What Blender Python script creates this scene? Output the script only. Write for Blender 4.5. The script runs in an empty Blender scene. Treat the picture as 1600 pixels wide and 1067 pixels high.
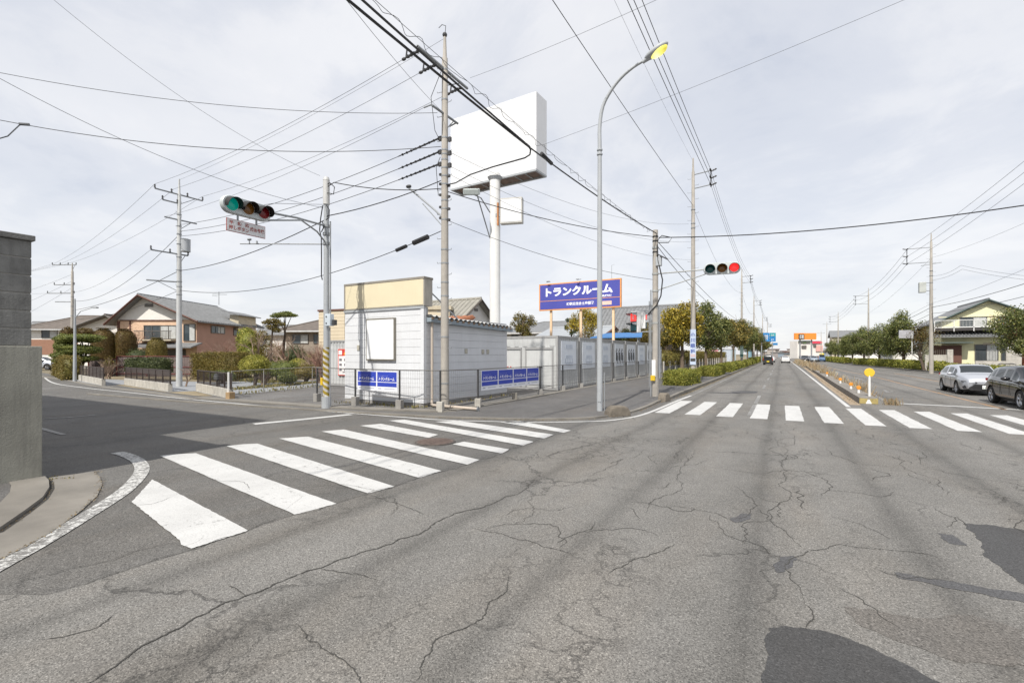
import bpy, bmesh, math, random
import numpy as np
from mathutils import Vector, Matrix
R = math.radians
sc = bpy.context.scene
COL = sc.collection
# ---------------------------------------------------------------- camera
CAM_H = 2.0; FPX = 740.0; HOR = 553.0; YAW = math.atan(421/FPX)
cY, sY = math.cos(YAW), math.sin(YAW)
cam = bpy.data.cameras.new('camera'); cam_o = bpy.data.objects.new('camera', cam); COL.objects.link(cam_o)
cam_o.location = (0, 0, CAM_H); cam_o.rotation_euler = (R(90), 0, YAW)
cam.sensor_width = 36; cam.lens = 36*FPX/1600; cam.shift_y = (HOR-533.5)/1600
cam.clip_start = .05; cam.clip_end = 3000
sc.camera = cam_o
# ---------------------------------------------------------------- light
SUN_EL, SUN_DX, SUN_DY = 50, -.07, 1.0      # light travels along (DX, DY) on the ground
sun = bpy.data.lights.new('sun', 'SUN'); sun.energy = 4.0; sun.angle = R(.9); sun.color = (1, .95, .87)
sun_o = bpy.data.objects.new('sun', sun); COL.objects.link(sun_o)
hd = Vector((SUN_DX, SUN_DY, 0)).normalized()
dv = Vector((hd.x*math.cos(R(SUN_EL)), hd.y*math.cos(R(SUN_EL)), -math.sin(R(SUN_EL))))
sun_o.rotation_euler = dv.to_track_quat('-Z', 'Y').to_euler(); sun_o.location = (-5, -30, 40)
world = bpy.data.worlds.new('World'); sc.world = world; world.use_nodes = True
nt = world.node_tree; nt.nodes.clear()
def WN(t, **k):
    n = nt.nodes.new(t)
    for a, b in k.items(): setattr(n, a, b)
    return n
sky = WN('ShaderNodeTexSky', sky_type='NISHITA', sun_disc=False)
sky.sun_elevation = R(SUN_EL); sky.sun_rotation = math.atan2(-hd.x, -hd.y)
sky.air_density = 1.0; sky.dust_density = 1.0
tc = WN('ShaderNodeTexCoord'); sep = WN('ShaderNodeSeparateXYZ'); nt.links.new(tc.outputs['Generated'], sep.inputs[0])
def wm(op, a, b=None, c=None, clamp=False):
    n = WN('ShaderNodeMath', operation=op); n.use_clamp = clamp
    for i, v in enumerate((a, b, c)):
        if v is None: continue
        if hasattr(v, 'links') or hasattr(v, 'is_linked'): nt.links.new(v, n.inputs[i])
        else: n.inputs[i].default_value = v
    return n.outputs[0]
zc = wm('ADD', wm('ABSOLUTE', sep.outputs[2]), .16)
comb = WN('ShaderNodeCombineXYZ')
nt.links.new(wm('DIVIDE', sep.outputs[0], zc), comb.inputs[0]); nt.links.new(wm('DIVIDE', sep.outputs[1], zc), comb.inputs[1])
def wnoise(scale, det, rough, off):
    mp = WN('ShaderNodeMapping'); mp.inputs['Location'].default_value = off; mp.inputs['Rotation'].default_value = (0, 0, .5)
    mp.inputs['Scale'].default_value = (1, 1.0, 1)
    nt.links.new(comb.outputs[0], mp.inputs[0])
    n = WN('ShaderNodeTexNoise'); n.inputs['Scale'].default_value = scale; n.inputs['Detail'].default_value = det
    n.inputs['Roughness'].default_value = rough; n.inputs['Distortion'].default_value = .3
    nt.links.new(mp.outputs[0], n.inputs['Vector']); return n.outputs[0]
n1 = wnoise(.55, 7, .55, (3, 1, 0)); n2 = wnoise(1.3, 8, .6, (9, 4, 0))
def wramp(fac, stops):
    r = WN('ShaderNodeValToRGB'); r.color_ramp.interpolation = 'EASE'
    while len(r.color_ramp.elements) < len(stops): r.color_ramp.elements.new(.5)
    for e, (p, c) in zip(r.color_ramp.elements, stops): e.position = p; e.color = (*c, 1)
    nt.links.new(fac, r.inputs[0]); return r.outputs[0]
CL = 1.0
cloud = wramp(n2, [(.30, (.56, .61, .72)), (.45, (.73, .76, .83)), (.58, (.88, .89, .92)), (.75, (1.0, .99, .99))])
def wmix(fac, a, b):
    m = WN('ShaderNodeMix', data_type='RGBA')
    if hasattr(fac, 'is_linked'): nt.links.new(fac, m.inputs[0])
    else: m.inputs[0].default_value = fac
    for v, i in ((a, 6), (b, 7)):
        if hasattr(v, 'is_linked'): nt.links.new(v, m.inputs[i])
        else: m.inputs[i].default_value = (*v, 1)
    return m.outputs[2]
horiz = wm('SUBTRACT', 1.0, wm('MULTIPLY', wm('ABSOLUTE', sep.outputs[2]), 1.7), clamp=True)
cl2 = wmix(wm('MULTIPLY', wm('POWER', horiz, 2.0), .6), wmix(.30, cloud, (.785, .785, .815)), (.93, .92, .915))
vs = WN('ShaderNodeVectorMath', operation='SCALE'); nt.links.new(cl2, vs.inputs[0]); vs.inputs[3].default_value = 8.5
cov = wm('ADD', wm('MULTIPLY', n1, .5), .62, clamp=True)
final = wmix(cov, sky.outputs[0], vs.outputs[0])
bg = WN('ShaderNodeBackground'); bg.inputs[1].default_value = .1; nt.links.new(final, bg.inputs[0])
wo = WN('ShaderNodeOutputWorld'); nt.links.new(bg.outputs[0], wo.inputs[0])
sc.view_settings.view_transform = 'Standard'; sc.view_settings.look = 'None'
sc.view_settings.exposure = .38; sc.view_settings.gamma = 1
# ---------------------------------------------------------------- places
def Wd(X, Z, z=0): return Vector((X*cY-Z*sY, X*sY+Z*cY, z))
def G(px, py, z=0):                       # ground point seen at a spot of the photograph (survey helper)
    Z = FPX*(CAM_H-z)/(py-HOR); return Wd((px-800)/FPX*Z, Z, z)
def D(px, py, Z): return Wd((px-800)/FPX*Z, Z, CAM_H+(HOR-py)/FPX*Z)
def dep(p): return -p[0]*sY+p[1]*cY
def hz(p, py): return CAM_H+(HOR-py)/FPX*dep(p)
# ---------------------------------------------------------------- materials
MATS = {}
def newmat(name):
    m = bpy.data.materials.new(name); m.use_nodes = True
    return m, m.node_tree, m.node_tree.nodes['Principled BSDF']
class NT:
    def __init__(s, nt): s.nt = nt
    def n(s, t, ins=None, **k):
        n = s.nt.nodes.new(t)
        for a, b in k.items(): setattr(n, a, b)
        for a, b in (ins or {}).items(): s.put(n.inputs[a], b)
        return n
    def put(s, inp, v):
        if hasattr(v, 'is_linked'): s.nt.links.new(v, inp)
        elif isinstance(v, tuple) and len(v) == 3 and inp.type == 'RGBA': inp.default_value = (*v, 1)
        else: inp.default_value = v
    def math(s, op, a, b=0, clamp=False):
        n = s.n('ShaderNodeMath', {0: a, 1: b}, operation=op); n.use_clamp = clamp; return n.outputs[0]
    def mix(s, f, a, b, mode='MIX'):
        n = s.n('ShaderNodeMix', data_type='RGBA', blend_type=mode); s.put(n.inputs[0], f); s.put(n.inputs[6], a); s.put(n.inputs[7], b); return n.outputs[2]
    def co(s, scale=(1, 1, 1), rot=(0, 0, 0)):
        t = s.n('ShaderNodeTexCoord'); m = s.n('ShaderNodeMapping', {'Scale': scale, 'Rotation': rot}); s.nt.links.new(t.outputs['Object'], m.inputs[0]); return m.outputs[0]
    def noise(s, v, scale, det=4, rough=.55, dist=0):
        return s.n('ShaderNodeTexNoise', {'Vector': v, 'Scale': scale, 'Detail': det, 'Roughness': rough, 'Distortion': dist}).outputs[0]
    def ramp(s, f, stops):
        r = s.n('ShaderNodeValToRGB')
        while len(r.color_ramp.elements) < len(stops): r.color_ramp.elements.new(.5)
        for e, (p, c) in zip(r.color_ramp.elements, stops):
            e.position = p; e.color = (c, c, c, 1) if not isinstance(c, tuple) else (*c, 1)
        s.put(r.inputs[0], f); return r.outputs[0]
    def bump(s, h, strength, dist, bsdf):
        b = s.n('ShaderNodeBump', {'Height': h, 'Strength': strength, 'Distance': dist}); s.nt.links.new(b.outputs[0], bsdf.inputs['Normal'])
def mat(name, col, rough=.7, var=.12, scale=2.5, metal=0, bump=0, bscale=30, streak=0, emit=None, stain=None):
    if name in MATS: return MATS[name]
    m, t, b = newmat(name); k = NT(t)
    v = k.co(); n = k.noise(v, scale, 5, .6)
    lo = tuple(c*(1-var) for c in col); hi = tuple(min(1, c*(1+var)) for c in col)
    c = k.mix(k.ramp(n, [(.3, 0.), (.7, 1.)]), lo, hi)
    if streak:
        v2 = k.co((6, 6, .35)); n2 = k.noise(v2, 2.2, 6, .65)
        c = k.mix(k.math('MULTIPLY', k.ramp(n2, [(.5, 0.), (.75, 1.)]), streak), c, stain or tuple(x*.45 for x in col))
    k.put(b.inputs['Base Color'], c); b.inputs['Roughness'].default_value = rough; b.inputs['Metallic'].default_value = metal
    if bump: k.bump(k.noise(v, bscale, 4, .6), bump, .02, b)
    if emit: b.inputs['Emission Color'].default_value = (*emit[0], 1); b.inputs['Emission Strength'].default_value = emit[1]
    MATS[name] = m; return m
def asphalt(name, base=.16, tint=(1, .97, .93), track=0, cracks=.5, stone=1.0):
    m, t, b = newmat(name); k = NT(t); v = k.co()
    vo = k.n('ShaderNodeTexVoronoi', {'Vector': v, 'Scale': 125.0, 'Randomness': 1.0})
    sv = k.n('ShaderNodeSeparateColor', {0: vo.outputs['Color']}).outputs[0]
    st = k.ramp(sv, [(0., .42), (.25, .78), (.6, 1.0), (.90, 1.15), (1., 1.75)])
    fine = k.ramp(k.noise(v, 45, 5, .7), [(.3, .72), (.5, 1.0), (.72, 1.3)])
    st = k.mix(stone, (1., 1., 1.), k.mix(1.0, st, fine, 'MULTIPLY'))
    mid = k.ramp(k.noise(v, 1.1, 6, .62), [(.3, .88), (.7, 1.1)])
    big = k.ramp(k.noise(k.co((.5, .12, .5)), 1.0, 4, .6), [(.35, .86), (.65, 1.1)])
    c = k.mix(1.0, tuple(base*x for x in tint), st, 'MULTIPLY')
    c = k.mix(1.0, c, mid, 'MULTIPLY'); c = k.mix(1.0, c, big, 'MULTIPLY')
    warm = k.ramp(k.noise(k.co((.55, .16, .5)), 1.3, 5, .6), [(.46, 0.), (.7, .55)])
    c = k.mix(warm, c, k.mix(1.0, c, (1.06, .985, .90), 'MULTIPLY'))
    if track:
        sp = k.n('ShaderNodeSeparateXYZ', {0: v}); x = sp.outputs[0]
        x = k.math('ADD', x, k.math('MULTIPLY', k.noise(k.co((.3, .08, .3)), 1, 3), .6))
        w = k.math('ABSOLUTE', k.math('SINE', k.math('MULTIPLY', x, 2.1)))
        w = k.ramp(w, [(.0, .74), (.4, .98), (1., 1.07)])
        c = k.mix(track, c, k.mix(1.0, c, w, 'MULTIPLY'))
    dis = k.n('ShaderNodeTexNoise', {'Vector': v, 'Scale': 2.2, 'Detail': 6.0, 'Roughness': .65})
    vv = k.n('ShaderNodeVectorMath', {0: dis.outputs['Color'], 1: (.5, .5, .5)}, operation='SUBTRACT').outputs[0]
    vv = k.n('ShaderNodeVectorMath', {0: vv, 3: .75}, operation='SCALE').outputs[0]
    vv = k.n('ShaderNodeVectorMath', {0: v, 1: vv}, operation='ADD').outputs[0]
    e1 = k.n('ShaderNodeTexVoronoi', {'Vector': vv, 'Scale': .55}, feature='DISTANCE_TO_EDGE').outputs[0]
    e2 = k.n('ShaderNodeTexVoronoi', {'Vector': vv, 'Scale': 2.4}, feature='DISTANCE_TO_EDGE').outputs[0]
    m1 = k.ramp(k.noise(v, .35, 3), [(.48, 0.), (.58, 1.)]); m2 = k.ramp(k.noise(k.co((.9, .22, .9)), .8, 3), [(.54, 0.), (.64, 1.)])
    c1 = k.math('MULTIPLY', k.ramp(e1, [(0., 1.), (.006, .8), (.014, 0.)]), m1)
    c2 = k.math('MULTIPLY', k.ramp(e2, [(0., 1.), (.02, .6), (.05, 0.)]), m2)
    cc = k.math('MULTIPLY', k.math('MAXIMUM', c1, c2), cracks)
    c = k.mix(cc, c, (.025, .024, .023))
    k.put(b.inputs['Base Color'], c); b.inputs['Roughness'].default_value = .82
    b.inputs['Specular IOR Level'].default_value = .35
    h = k.math('SUBTRACT', k.math('MULTIPLY', vo.outputs['Distance'], -.6), k.math('MULTIPLY', cc, 2.0))
    h = k.math('ADD', h, k.math('MULTIPLY', k.noise(v, 60, 3), .8))
    k.bump(h, .55, .006, b)
    MATS[name] = m; return m
def paint(name, col, wear=.45, cut=.62, road=.15):
    m, t, b = newmat(name); k = NT(t); v = k.co()
    n = k.noise(v, 9 if wear < .8 else 11, 8, .8, .4); n3 = k.noise(v, .7, 3)
    w = k.ramp(k.math('ADD', n, k.math('MULTIPLY', n3, .25)), [(cut, 0.), (cut+.05, 1.)])
    base = k.mix(k.ramp(k.noise(v, 2.5, 6, .7), [(.3, 0.), (.7, 1.)]), tuple(x*.88 for x in col), col)
    grit = k.ramp(k.noise(v, 60, 4, .75), [(.32, .70), (.5, 1.0)]); soil = k.ramp(k.noise(k.co((.9, .35, 1)), 1.6, 6, .7), [(.35, .90), (.6, 1.0)]); grit = k.mix(1.0, grit, soil, 'MULTIPLY')
    base = k.mix(1.0, base, grit, 'MULTIPLY')
    dis = k.n('ShaderNodeTexNoise', {'Vector': v, 'Scale': 3.0, 'Detail': 5.0}).outputs['Color']
    vv = k.n('ShaderNodeVectorMath', {0: v, 1: k.n('ShaderNodeVectorMath', {0: dis, 3: .5}, operation='SCALE').outputs[0]}, operation='ADD').outputs[0]
    e = k.n('ShaderNodeTexVoronoi', {'Vector': vv, 'Scale': 1.1 if wear < .8 else 6.0}, feature='DISTANCE_TO_EDGE').outputs[0]
    cr = k.math('MULTIPLY', k.ramp(e, [(0., 1.), (.008 if wear < .8 else .07, 0.)]), k.ramp(k.noise(v, .8 if wear < .8 else 3, 3), [(.5, 0.), (.56, 1.)] if wear < .8 else [(.25, 0.), (.45, 1.)]))
    f = k.math('MAXIMUM', k.math('MULTIPLY', w, wear), k.math('MULTIPLY', cr, .85))
    k.put(b.inputs['Base Color'], k.mix(f, base, (road, road*.97, road*.93))); b.inputs['Roughness'].default_value = .6
    k.bump(k.noise(v, 60, 3), .3, .004, b)
    MATS[name] = m; return m
def leafmat(name, c1, c2, c3=None):
    m, t, b = newmat(name); k = NT(t)
    g = k.n('ShaderNodeNewGeometry').outputs['Random Per Island']
    st = [(0., c1), (.75, c2), (1., c3 or c2)]
    c = k.ramp(g, st); n = k.ramp(k.noise(k.co(), 1.4, 3), [(.3, .75), (.7, 1.2)])
    k.put(b.inputs['Base Color'], k.mix(1.0, c, n, 'MULTIPLY')); b.inputs['Roughness'].default_value = .55
    b.inputs['Specular IOR Level'].default_value = .3
    tr = k.n('ShaderNodeBsdfTranslucent', {'Color': c}); mx = k.n('ShaderNodeMixShader', {0: .22})
    out = [n for n in t.nodes if n.type == 'OUTPUT_MATERIAL'][0]
    t.links.new(b.outputs[0], mx.inputs[1]); t.links.new(tr.outputs[0], mx.inputs[2]); t.links.new(mx.outputs[0], out.inputs[0])
    MATS[name] = m; return m
A_MAIN = asphalt('worn asphalt', .165, (1, .968, .910), track=1.0, cracks=.62)
A_SIDE = asphalt('side asphalt', .128, (1, .97, .92), cracks=.4)
A_WALK = asphalt('pavement asphalt', .12, (1, .975, .96), cracks=.2)
A_LOT = asphalt('lot asphalt', .145, (1, .975, .95), cracks=.5)
A_DARK = asphalt('patch asphalt', .062, (1, 1, 1.02), cracks=.0, stone=.75)
A_BAND = asphalt('sealed strip', .09, (1, 1, 1.04), cracks=.0, stone=.8)
A_BROWN = asphalt('stained asphalt', .135, (1.02, .96, .89), cracks=.3)
P_WHITE = paint('road paint white', (.56, .56, .55), .6, .715)
P_WORN = paint('road paint worn', (.62, .62, .60), .95, .605)
P_OLD = paint('road paint faded', (.52, .52, .50), .95, .52)
P_ORANGE = paint('road paint orange', (.50, .27, .10), .8, .60)
CONC = mat('concrete', (.36, .34, .30), .85, .18, 1.6, bump=.3, streak=.4)
CONC_D = mat('weathered concrete', (.27, .26, .245), .85, .2, 1.8, bump=.4, streak=.5)
CONC_B = mat('kerb concrete', (.185, .172, .152), .88, .2, 1.3, bump=.3, bscale=60)
CONC_L = mat('pale concrete block', (.42, .40, .36), .85, .2, 3, bump=.3, streak=.4)
POLE = mat('spun concrete pole', (.36, .335, .30), .8, .12, 3, streak=.35, bump=.1)
STEEL = mat('galvanised steel', (.27, .285, .30), .6, .15, 2, metal=.2, streak=.25)
STEELP = mat('grey painted steel', (.36, .38, .40), .5, .08, 2, streak=.2)
DARKM = mat('dark metal', (.05, .05, .052), .5, .2, 4)
BLACK = mat('black rubber', (.018, .018, .018), .6, .2, 5)
CABLE = mat('cable sheath', (.02, .02, .022), .55, .1, 5)
CABLE_G = mat('aged wire', (.10, .105, .115), .55, .1, 5)
WHITE = mat('white enamel', (.70, .70, .69), .4, .05, 2, streak=.12, stain=(.6, .56, .5))
PORC = mat('porcelain', (.5, .42, .36), .3, .3, 9)
GLASS = mat('window glass', (.05, .065, .075), .06, .3, .8)
# ---------------------------------------------------------------- objects
ORG = {}
def tag(o, label=None, cat=None, group=None, kind=None):
    if label: o['label'] = label
    if cat: o['category'] = cat
    if group: o['group'] = group
    if kind: o['kind'] = kind
    return o
def thing(name, label, cat, loc=(0, 0, 0), group=None):
    o = bpy.data.objects.new(name, None); COL.objects.link(o); o.location = loc; o.empty_display_size = .3
    ORG[o.name] = Vector(loc); return tag(o, label, cat, group)
class MB:
    def __init__(s): s.v = []; s.f = []; s.p = []
    def add(s, vs, fs):
        n = len(s.v); nf = len(s.f); s.v += [tuple(v) for v in vs]; s.f += [tuple(i+n for i in f) for f in fs]; s.p.append((n, len(s.v), nf, len(s.f))); return s
    def quad(s, *p): return s.add(p, [tuple(range(len(p)))])
    def box(s, c, d, rz=0, rx=0, ry=0):
        x, y, z = d[0]/2, d[1]/2, d[2]/2
        M = Matrix.Translation(c) @ Matrix.Rotation(rz, 4, 'Z') @ Matrix.Rotation(ry, 4, 'Y') @ Matrix.Rotation(rx, 4, 'X')
        vs = [M @ Vector((a*x, b*y, e*z)) for e in (-1, 1) for a, b in ((-1, -1), (1, -1), (1, 1), (-1, 1))]
        return s.add(vs, [(3, 2, 1, 0), (4, 5, 6, 7), (0, 1, 5, 4), (1, 2, 6, 5), (2, 3, 7, 6), (3, 0, 4, 7)])
    def bb(s, x0, x1, y0, y1, z0, z1): return s.box(((x0+x1)/2, (y0+y1)/2, (z0+z1)/2), (abs(x1-x0), abs(y1-y0), abs(z1-z0)))
    def tube(s, pts, r, n=8, cap=True):
        pts = [Vector(p) for p in pts]; rs = r if isinstance(r, (list, tuple)) else [r]*len(pts)
        rings = []; prev = None
        for i, p in enumerate(pts):
            d = (pts[min(i+1, len(pts)-1)]-pts[max(i-1, 0)]).normalized()
            a = prev if prev is not None else (Vector((0, 0, 1)) if abs(d.z) < .9 else Vector((1, 0, 0)))
            u = (a-d*a.dot(d))
            if u.length < 1e-5: u = d.orthogonal()
            u.normalize(); w = d.cross(u); prev = u
            rings.append([p+(u*math.cos(t)+w*math.sin(t))*rs[i] for t in [2*math.pi*j/n for j in range(n)]])
        vs = [v for g in rings for v in g]; fs = []
        for i in range(len(pts)-1):
            for j in range(n): fs.append((i*n+j, i*n+(j+1) % n, (i+1)*n+(j+1) % n, (i+1)*n+j))
        if cap: fs.append(tuple(range(n-1, -1, -1))); fs.append(tuple((len(pts)-1)*n+j for j in range(n)))
        return s.add(vs, fs)
    def cyl(s, p0, p1, r0, r1=None, n=12): return s.tube([p0, p1], [r0, r0 if r1 is None else r1], n)
    def prism(s, poly, z0, z1):
        n = len(poly); vs = [(p[0], p[1], z0) for p in poly]+[(p[0], p[1], z1) for p in poly]
        return s.add(vs, [tuple(range(n-1, -1, -1)), tuple(range(n, 2*n))]+[(i, (i+1) % n, n+(i+1) % n, n+i) for i in range(n)])
    def flat(s, poly, z): return s.add([(p[0], p[1], z) for p in poly], [tuple(range(len(poly)))])
    def sphere(s, c, r, nu=12, nv=8, sq=(1, 1, 1)):
        vs = []; fs = []
        for i in range(nv+1):
            for j in range(nu):
                a, b = math.pi*i/nv, 2*math.pi*j/nu
                vs.append((c[0]+r*sq[0]*math.sin(a)*math.cos(b), c[1]+r*sq[1]*math.sin(a)*math.sin(b), c[2]+r*sq[2]*math.cos(a)))
        for i in range(nv):
            for j in range(nu): fs.append((i*nu+j, (i+1)*nu+j, (i+1)*nu+(j+1) % nu, i*nu+(j+1) % nu))
        return s.add(vs, fs)
    def xform(s, M): s.v = [tuple(M @ Vector(v)) for v in s.v]; return s
    def build(s, name, m, parent=None, smooth=False, bevel=0, label=None, kind=None):
        me = bpy.data.meshes.new(name); o_ = ORG.get(parent.name, Vector((0, 0, 0))) if parent else Vector((0, 0, 0))
        me.from_pydata([(v[0]-o_.x, v[1]-o_.y, v[2]-o_.z) for v in s.v], [], s.f); me.validate()
        bm = bmesh.new(); bm.from_mesh(me); bmesh.ops.recalc_face_normals(bm, faces=bm.faces)
        if not s.solid():
            for f in bm.faces:
                if f.normal.z < -.99: f.normal_flip()
        bm.to_mesh(me); bm.free()
        me.materials.append(m)
        if smooth: 
            me.shade_smooth(); me.set_sharp_from_angle(angle=R(38))
        o = bpy.data.objects.new(name, me); COL.objects.link(o); ORG[o.name] = o_
        if parent: o.parent = parent
        if bevel:
            b = o.modifiers.new('bevel', 'BEVEL'); b.width = bevel; b.segments = 2; b.limit_method = 'ANGLE'
        if label: o['label'] = label
        if kind: o['kind'] = kind
        return o
    def solid(s): return len(s.f) > 5 and max(v[2] for v in s.v)-min(v[2] for v in s.v) > 1e-6
    def build_each(s, name, m, parent=None, **k):
        for a, b, c, d in s.p:
            q = MB(); q.v = s.v[a:b]; q.f = [tuple(i-a for i in f) for f in s.f[c:d]]; q.build(name, m, parent, **k)
def struct(name, mb, m, z=None):
    o = mb.build(name, m); o['kind'] = 'structure'; return o
def copy_tree(root, loc, rz=0, scale=1, label=None, group=None):
    c = root.copy(); COL.objects.link(c); c.location = loc; c.rotation_euler = (0, 0, rz); c.scale = (scale,)*3 if not isinstance(scale, tuple) else scale
    if label: c['label'] = label
    if group: c['group'] = group
    ch = {}
    for o in root.children:
        d = o.copy(); COL.objects.link(d); d.parent = c
        for g in o.children:
            e = g.copy(); COL.objects.link(e); e.parent = d
    return c
def recolor(root, old, new):
    for o in list(root.children)+[g for h in root.children for g in h.children]:
        for sl in getattr(o, 'material_slots', []):
            if sl.material == old: sl.link = 'OBJECT'; sl.material = new
def text(body, P, u, v, m, name, parent, shear=0, bold=.0, thick=.002, label=None, gap=.004):
    cu = bpy.data.curves.new('t', 'FONT'); cu.body = body; cu.shear = shear; cu.offset = bold; cu.space_line = 1.0; cu.resolution_u = 3
    o = bpy.data.objects.new('t', cu); COL.objects.link(o)
    dg = bpy.context.evaluated_depsgraph_get(); dg.update()
    me = bpy.data.meshes.new_from_object(o.evaluated_get(dg)); bpy.data.objects.remove(o); bpy.data.curves.remove(cu)
    co = np.zeros(len(me.vertices)*3); me.vertices.foreach_get('co', co); co = co.reshape(-1, 3)
    if len(co) == 0: return None
    mn, mx = co.min(0), co.max(0)
    P, u, v = Vector(P), Vector(u), Vector(v); nrm = u.cross(v).normalized()
    P = P+nrm*gap
    out = np.outer((co[:, 0]-mn[0])/(mx[0]-mn[0]+1e-6), u)+np.outer((co[:, 1]-mn[1])/(mx[1]-mn[1]+1e-6), v)+np.array(P)
    out -= np.array(ORG.get(parent.name, Vector((0, 0, 0))))
    me.vertices.foreach_set('co', out.ravel()); me.update(); me.materials.clear(); me.materials.append(m)
    ob = bpy.data.objects.new(name, me); COL.objects.link(ob); ob.parent = parent; ORG[ob.name] = ORG.get(parent.name, Vector((0, 0, 0)))
    if label: ob['label'] = label
    return ob
def leaves(center, n, size, rng, fn, nbias=.5):
    """n leaf quads; fn(rng, n) gives points and outward directions"""
    P, N = fn(rng, n)
    N = N*nbias+rng.normal(0, 1, (n, 3))*(1-nbias*.6); N /= np.linalg.norm(N, axis=1)[:, None]+1e-9
    a = np.cross(N, rng.normal(0, 1, (n, 3))); a /= np.linalg.norm(a, axis=1)[:, None]+1e-9; b = np.cross(N, a)
    s = size*rng.uniform(.6, 1.3, (n, 1)); a = a*s; b = b*s*.6
    V = np.stack([P-a*.5, P+b*.5, P+a*.5, P-b*.5], 1).reshape(-1, 3)+np.array(center)
    return V
def leaf_obj(name, V, m, parent, core=None):
    o_ = ORG.get(parent.name, Vector((0, 0, 0))) if parent else Vector((0, 0, 0))
    nq = len(V)//4; me = bpy.data.meshes.new(name)
    V = V-np.array(o_); cv, cf = ([], [])
    if core: cv = [np.array(v)-np.array(o_) for v in core.v]; cf = core.f
    allv = np.concatenate([V, np.array(cv).reshape(-1, 3)]) if len(cv) else V
    loops = list(range(nq*4)); starts = list(range(0, nq*4, 4))
    for f in cf:
        starts.append(len(loops)); loops += [i+nq*4 for i in f]
    me.vertices.add(len(allv)); me.vertices.foreach_set('co', allv.ravel())
    me.loops.add(len(loops)); me.loops.foreach_set('vertex_index', loops)
    me.polygons.add(len(starts)); me.polygons.foreach_set('loop_start', starts)
    me.update(calc_edges=True); me.materials.append(m)
    o = bpy.data.objects.new(name, me); COL.objects.link(o); ORG[o.name] = o_
    if parent: o.parent = parent
    return o
def clumpfn(clumps, shell=.75):
    C = np.array([c[0] for c in clumps]); Rr = np.array([c[1] if isinstance(c[1], (tuple, list)) else (c[1],)*3 for c in clumps])
    w = (Rr.prod(1))**.67; w /= w.sum()
    def fn(rng, n):
        k = rng.choice(len(C), n, p=w); d = rng.normal(0, 1, (n, 3)); d /= np.linalg.norm(d, axis=1)[:, None]
        r = shell+(1-shell)*rng.uniform(-1.2, 1, (n, 1))+rng.normal(0, .05, (n, 1))
        return C[k]+d*r*Rr[k], d
    return fn
def crown(rng, c, rad, k, rc):
    out = []
    for i in range(k):
        d = rng.normal(0, 1, 3); d /= np.linalg.norm(d); q = rng.uniform(.45, .88)
        out.append(((c[0]+d[0]*rad[0]*q, c[1]+d[1]*rad[1]*q, c[2]+d[2]*rad[2]*q), rc*rng.uniform(.7, 1.25)))
    return out
# ================================================================= ground and roads
SOIL = mat('dry soil and turf', (.16, .135, .085), .95, .35, .5, bump=.3, bscale=8)
SOILG = mat('garden soil', (.22, .18, .115), .95, .35, .9, bump=.4, bscale=10)
PATHM = mat('pale gravel path', (.24, .25, .265), .9, .12, 3, bump=.3, bscale=50)
def dense_(pts, k=5):
    out = []
    for i in range(len(pts)-1):
        for j in range(k):
            t = j/k; p0 = pts[max(i-1, 0)]; p1 = pts[i]; p2 = pts[i+1]; p3 = pts[min(i+2, len(pts)-1)]
            if (p2-p1).length > 3: p0 = p1; p3 = p2
            out.append(.5*((2*p1)+(-p0+p2)*t+(2*p0-5*p1+4*p2-p3)*t*t+(-p0+3*p1-3*p2+p3)*t**3))
    return out+[pts[-1]]
def Gs(*pts, z=0): return [G(x, y) for x, y in pts]
struct('ground', MB().flat([(2200*math.cos(a), 2200*math.sin(a)) for a in [2*math.pi*i/48 for i in range(48)]], -.03), SOIL)
seam = [(-60, 1100), (0, 928), (75, 929), (125, 915), (200, 890), (290, 862), (388, 829), (461, 804), (526, 787), (575, 771), (616, 761), (655, 746), (690, 737), (730, 726), (750, 718), (796, 702), (834, 690), (865, 680), (892, 672), (960, 660), (1005, 648)]
seamW = [Vector((-5.2, -40, 0)), Vector((-5.2, -.5, 0))]+Gs(*seam[1:])
mainp = seamW+[Vector((-4.1, 22, 0)), Vector((-4.1, 640, 0)), Vector((9.5, 640, 0)), Vector((10.8, 110, 0)), Vector((12.6, 85, 0)), Vector((14.6, 60, 0)), Vector((15.5, 45, 0)), Vector((30, 38, 0)), Vector((60, 30, 0)), Vector((60, -40, 0))]
struct('main_road', MB().flat(mainp, 0), A_MAIN)
struct('side_road', MB().flat([(-5, -40), (-5, 2), (-3.4, 24), (-4, 24), (-12, 14), (-24, 12.5), (-40, 15.5), (-55, 17), (-80, 21), (-160, 36), (-160, 22), (-80, 10), (-55, 5.5), (-40, 2.5), (-20, 1.4), (-11, 1.2), (-9.0, -40)], -.006), A_SIDE)
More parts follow.
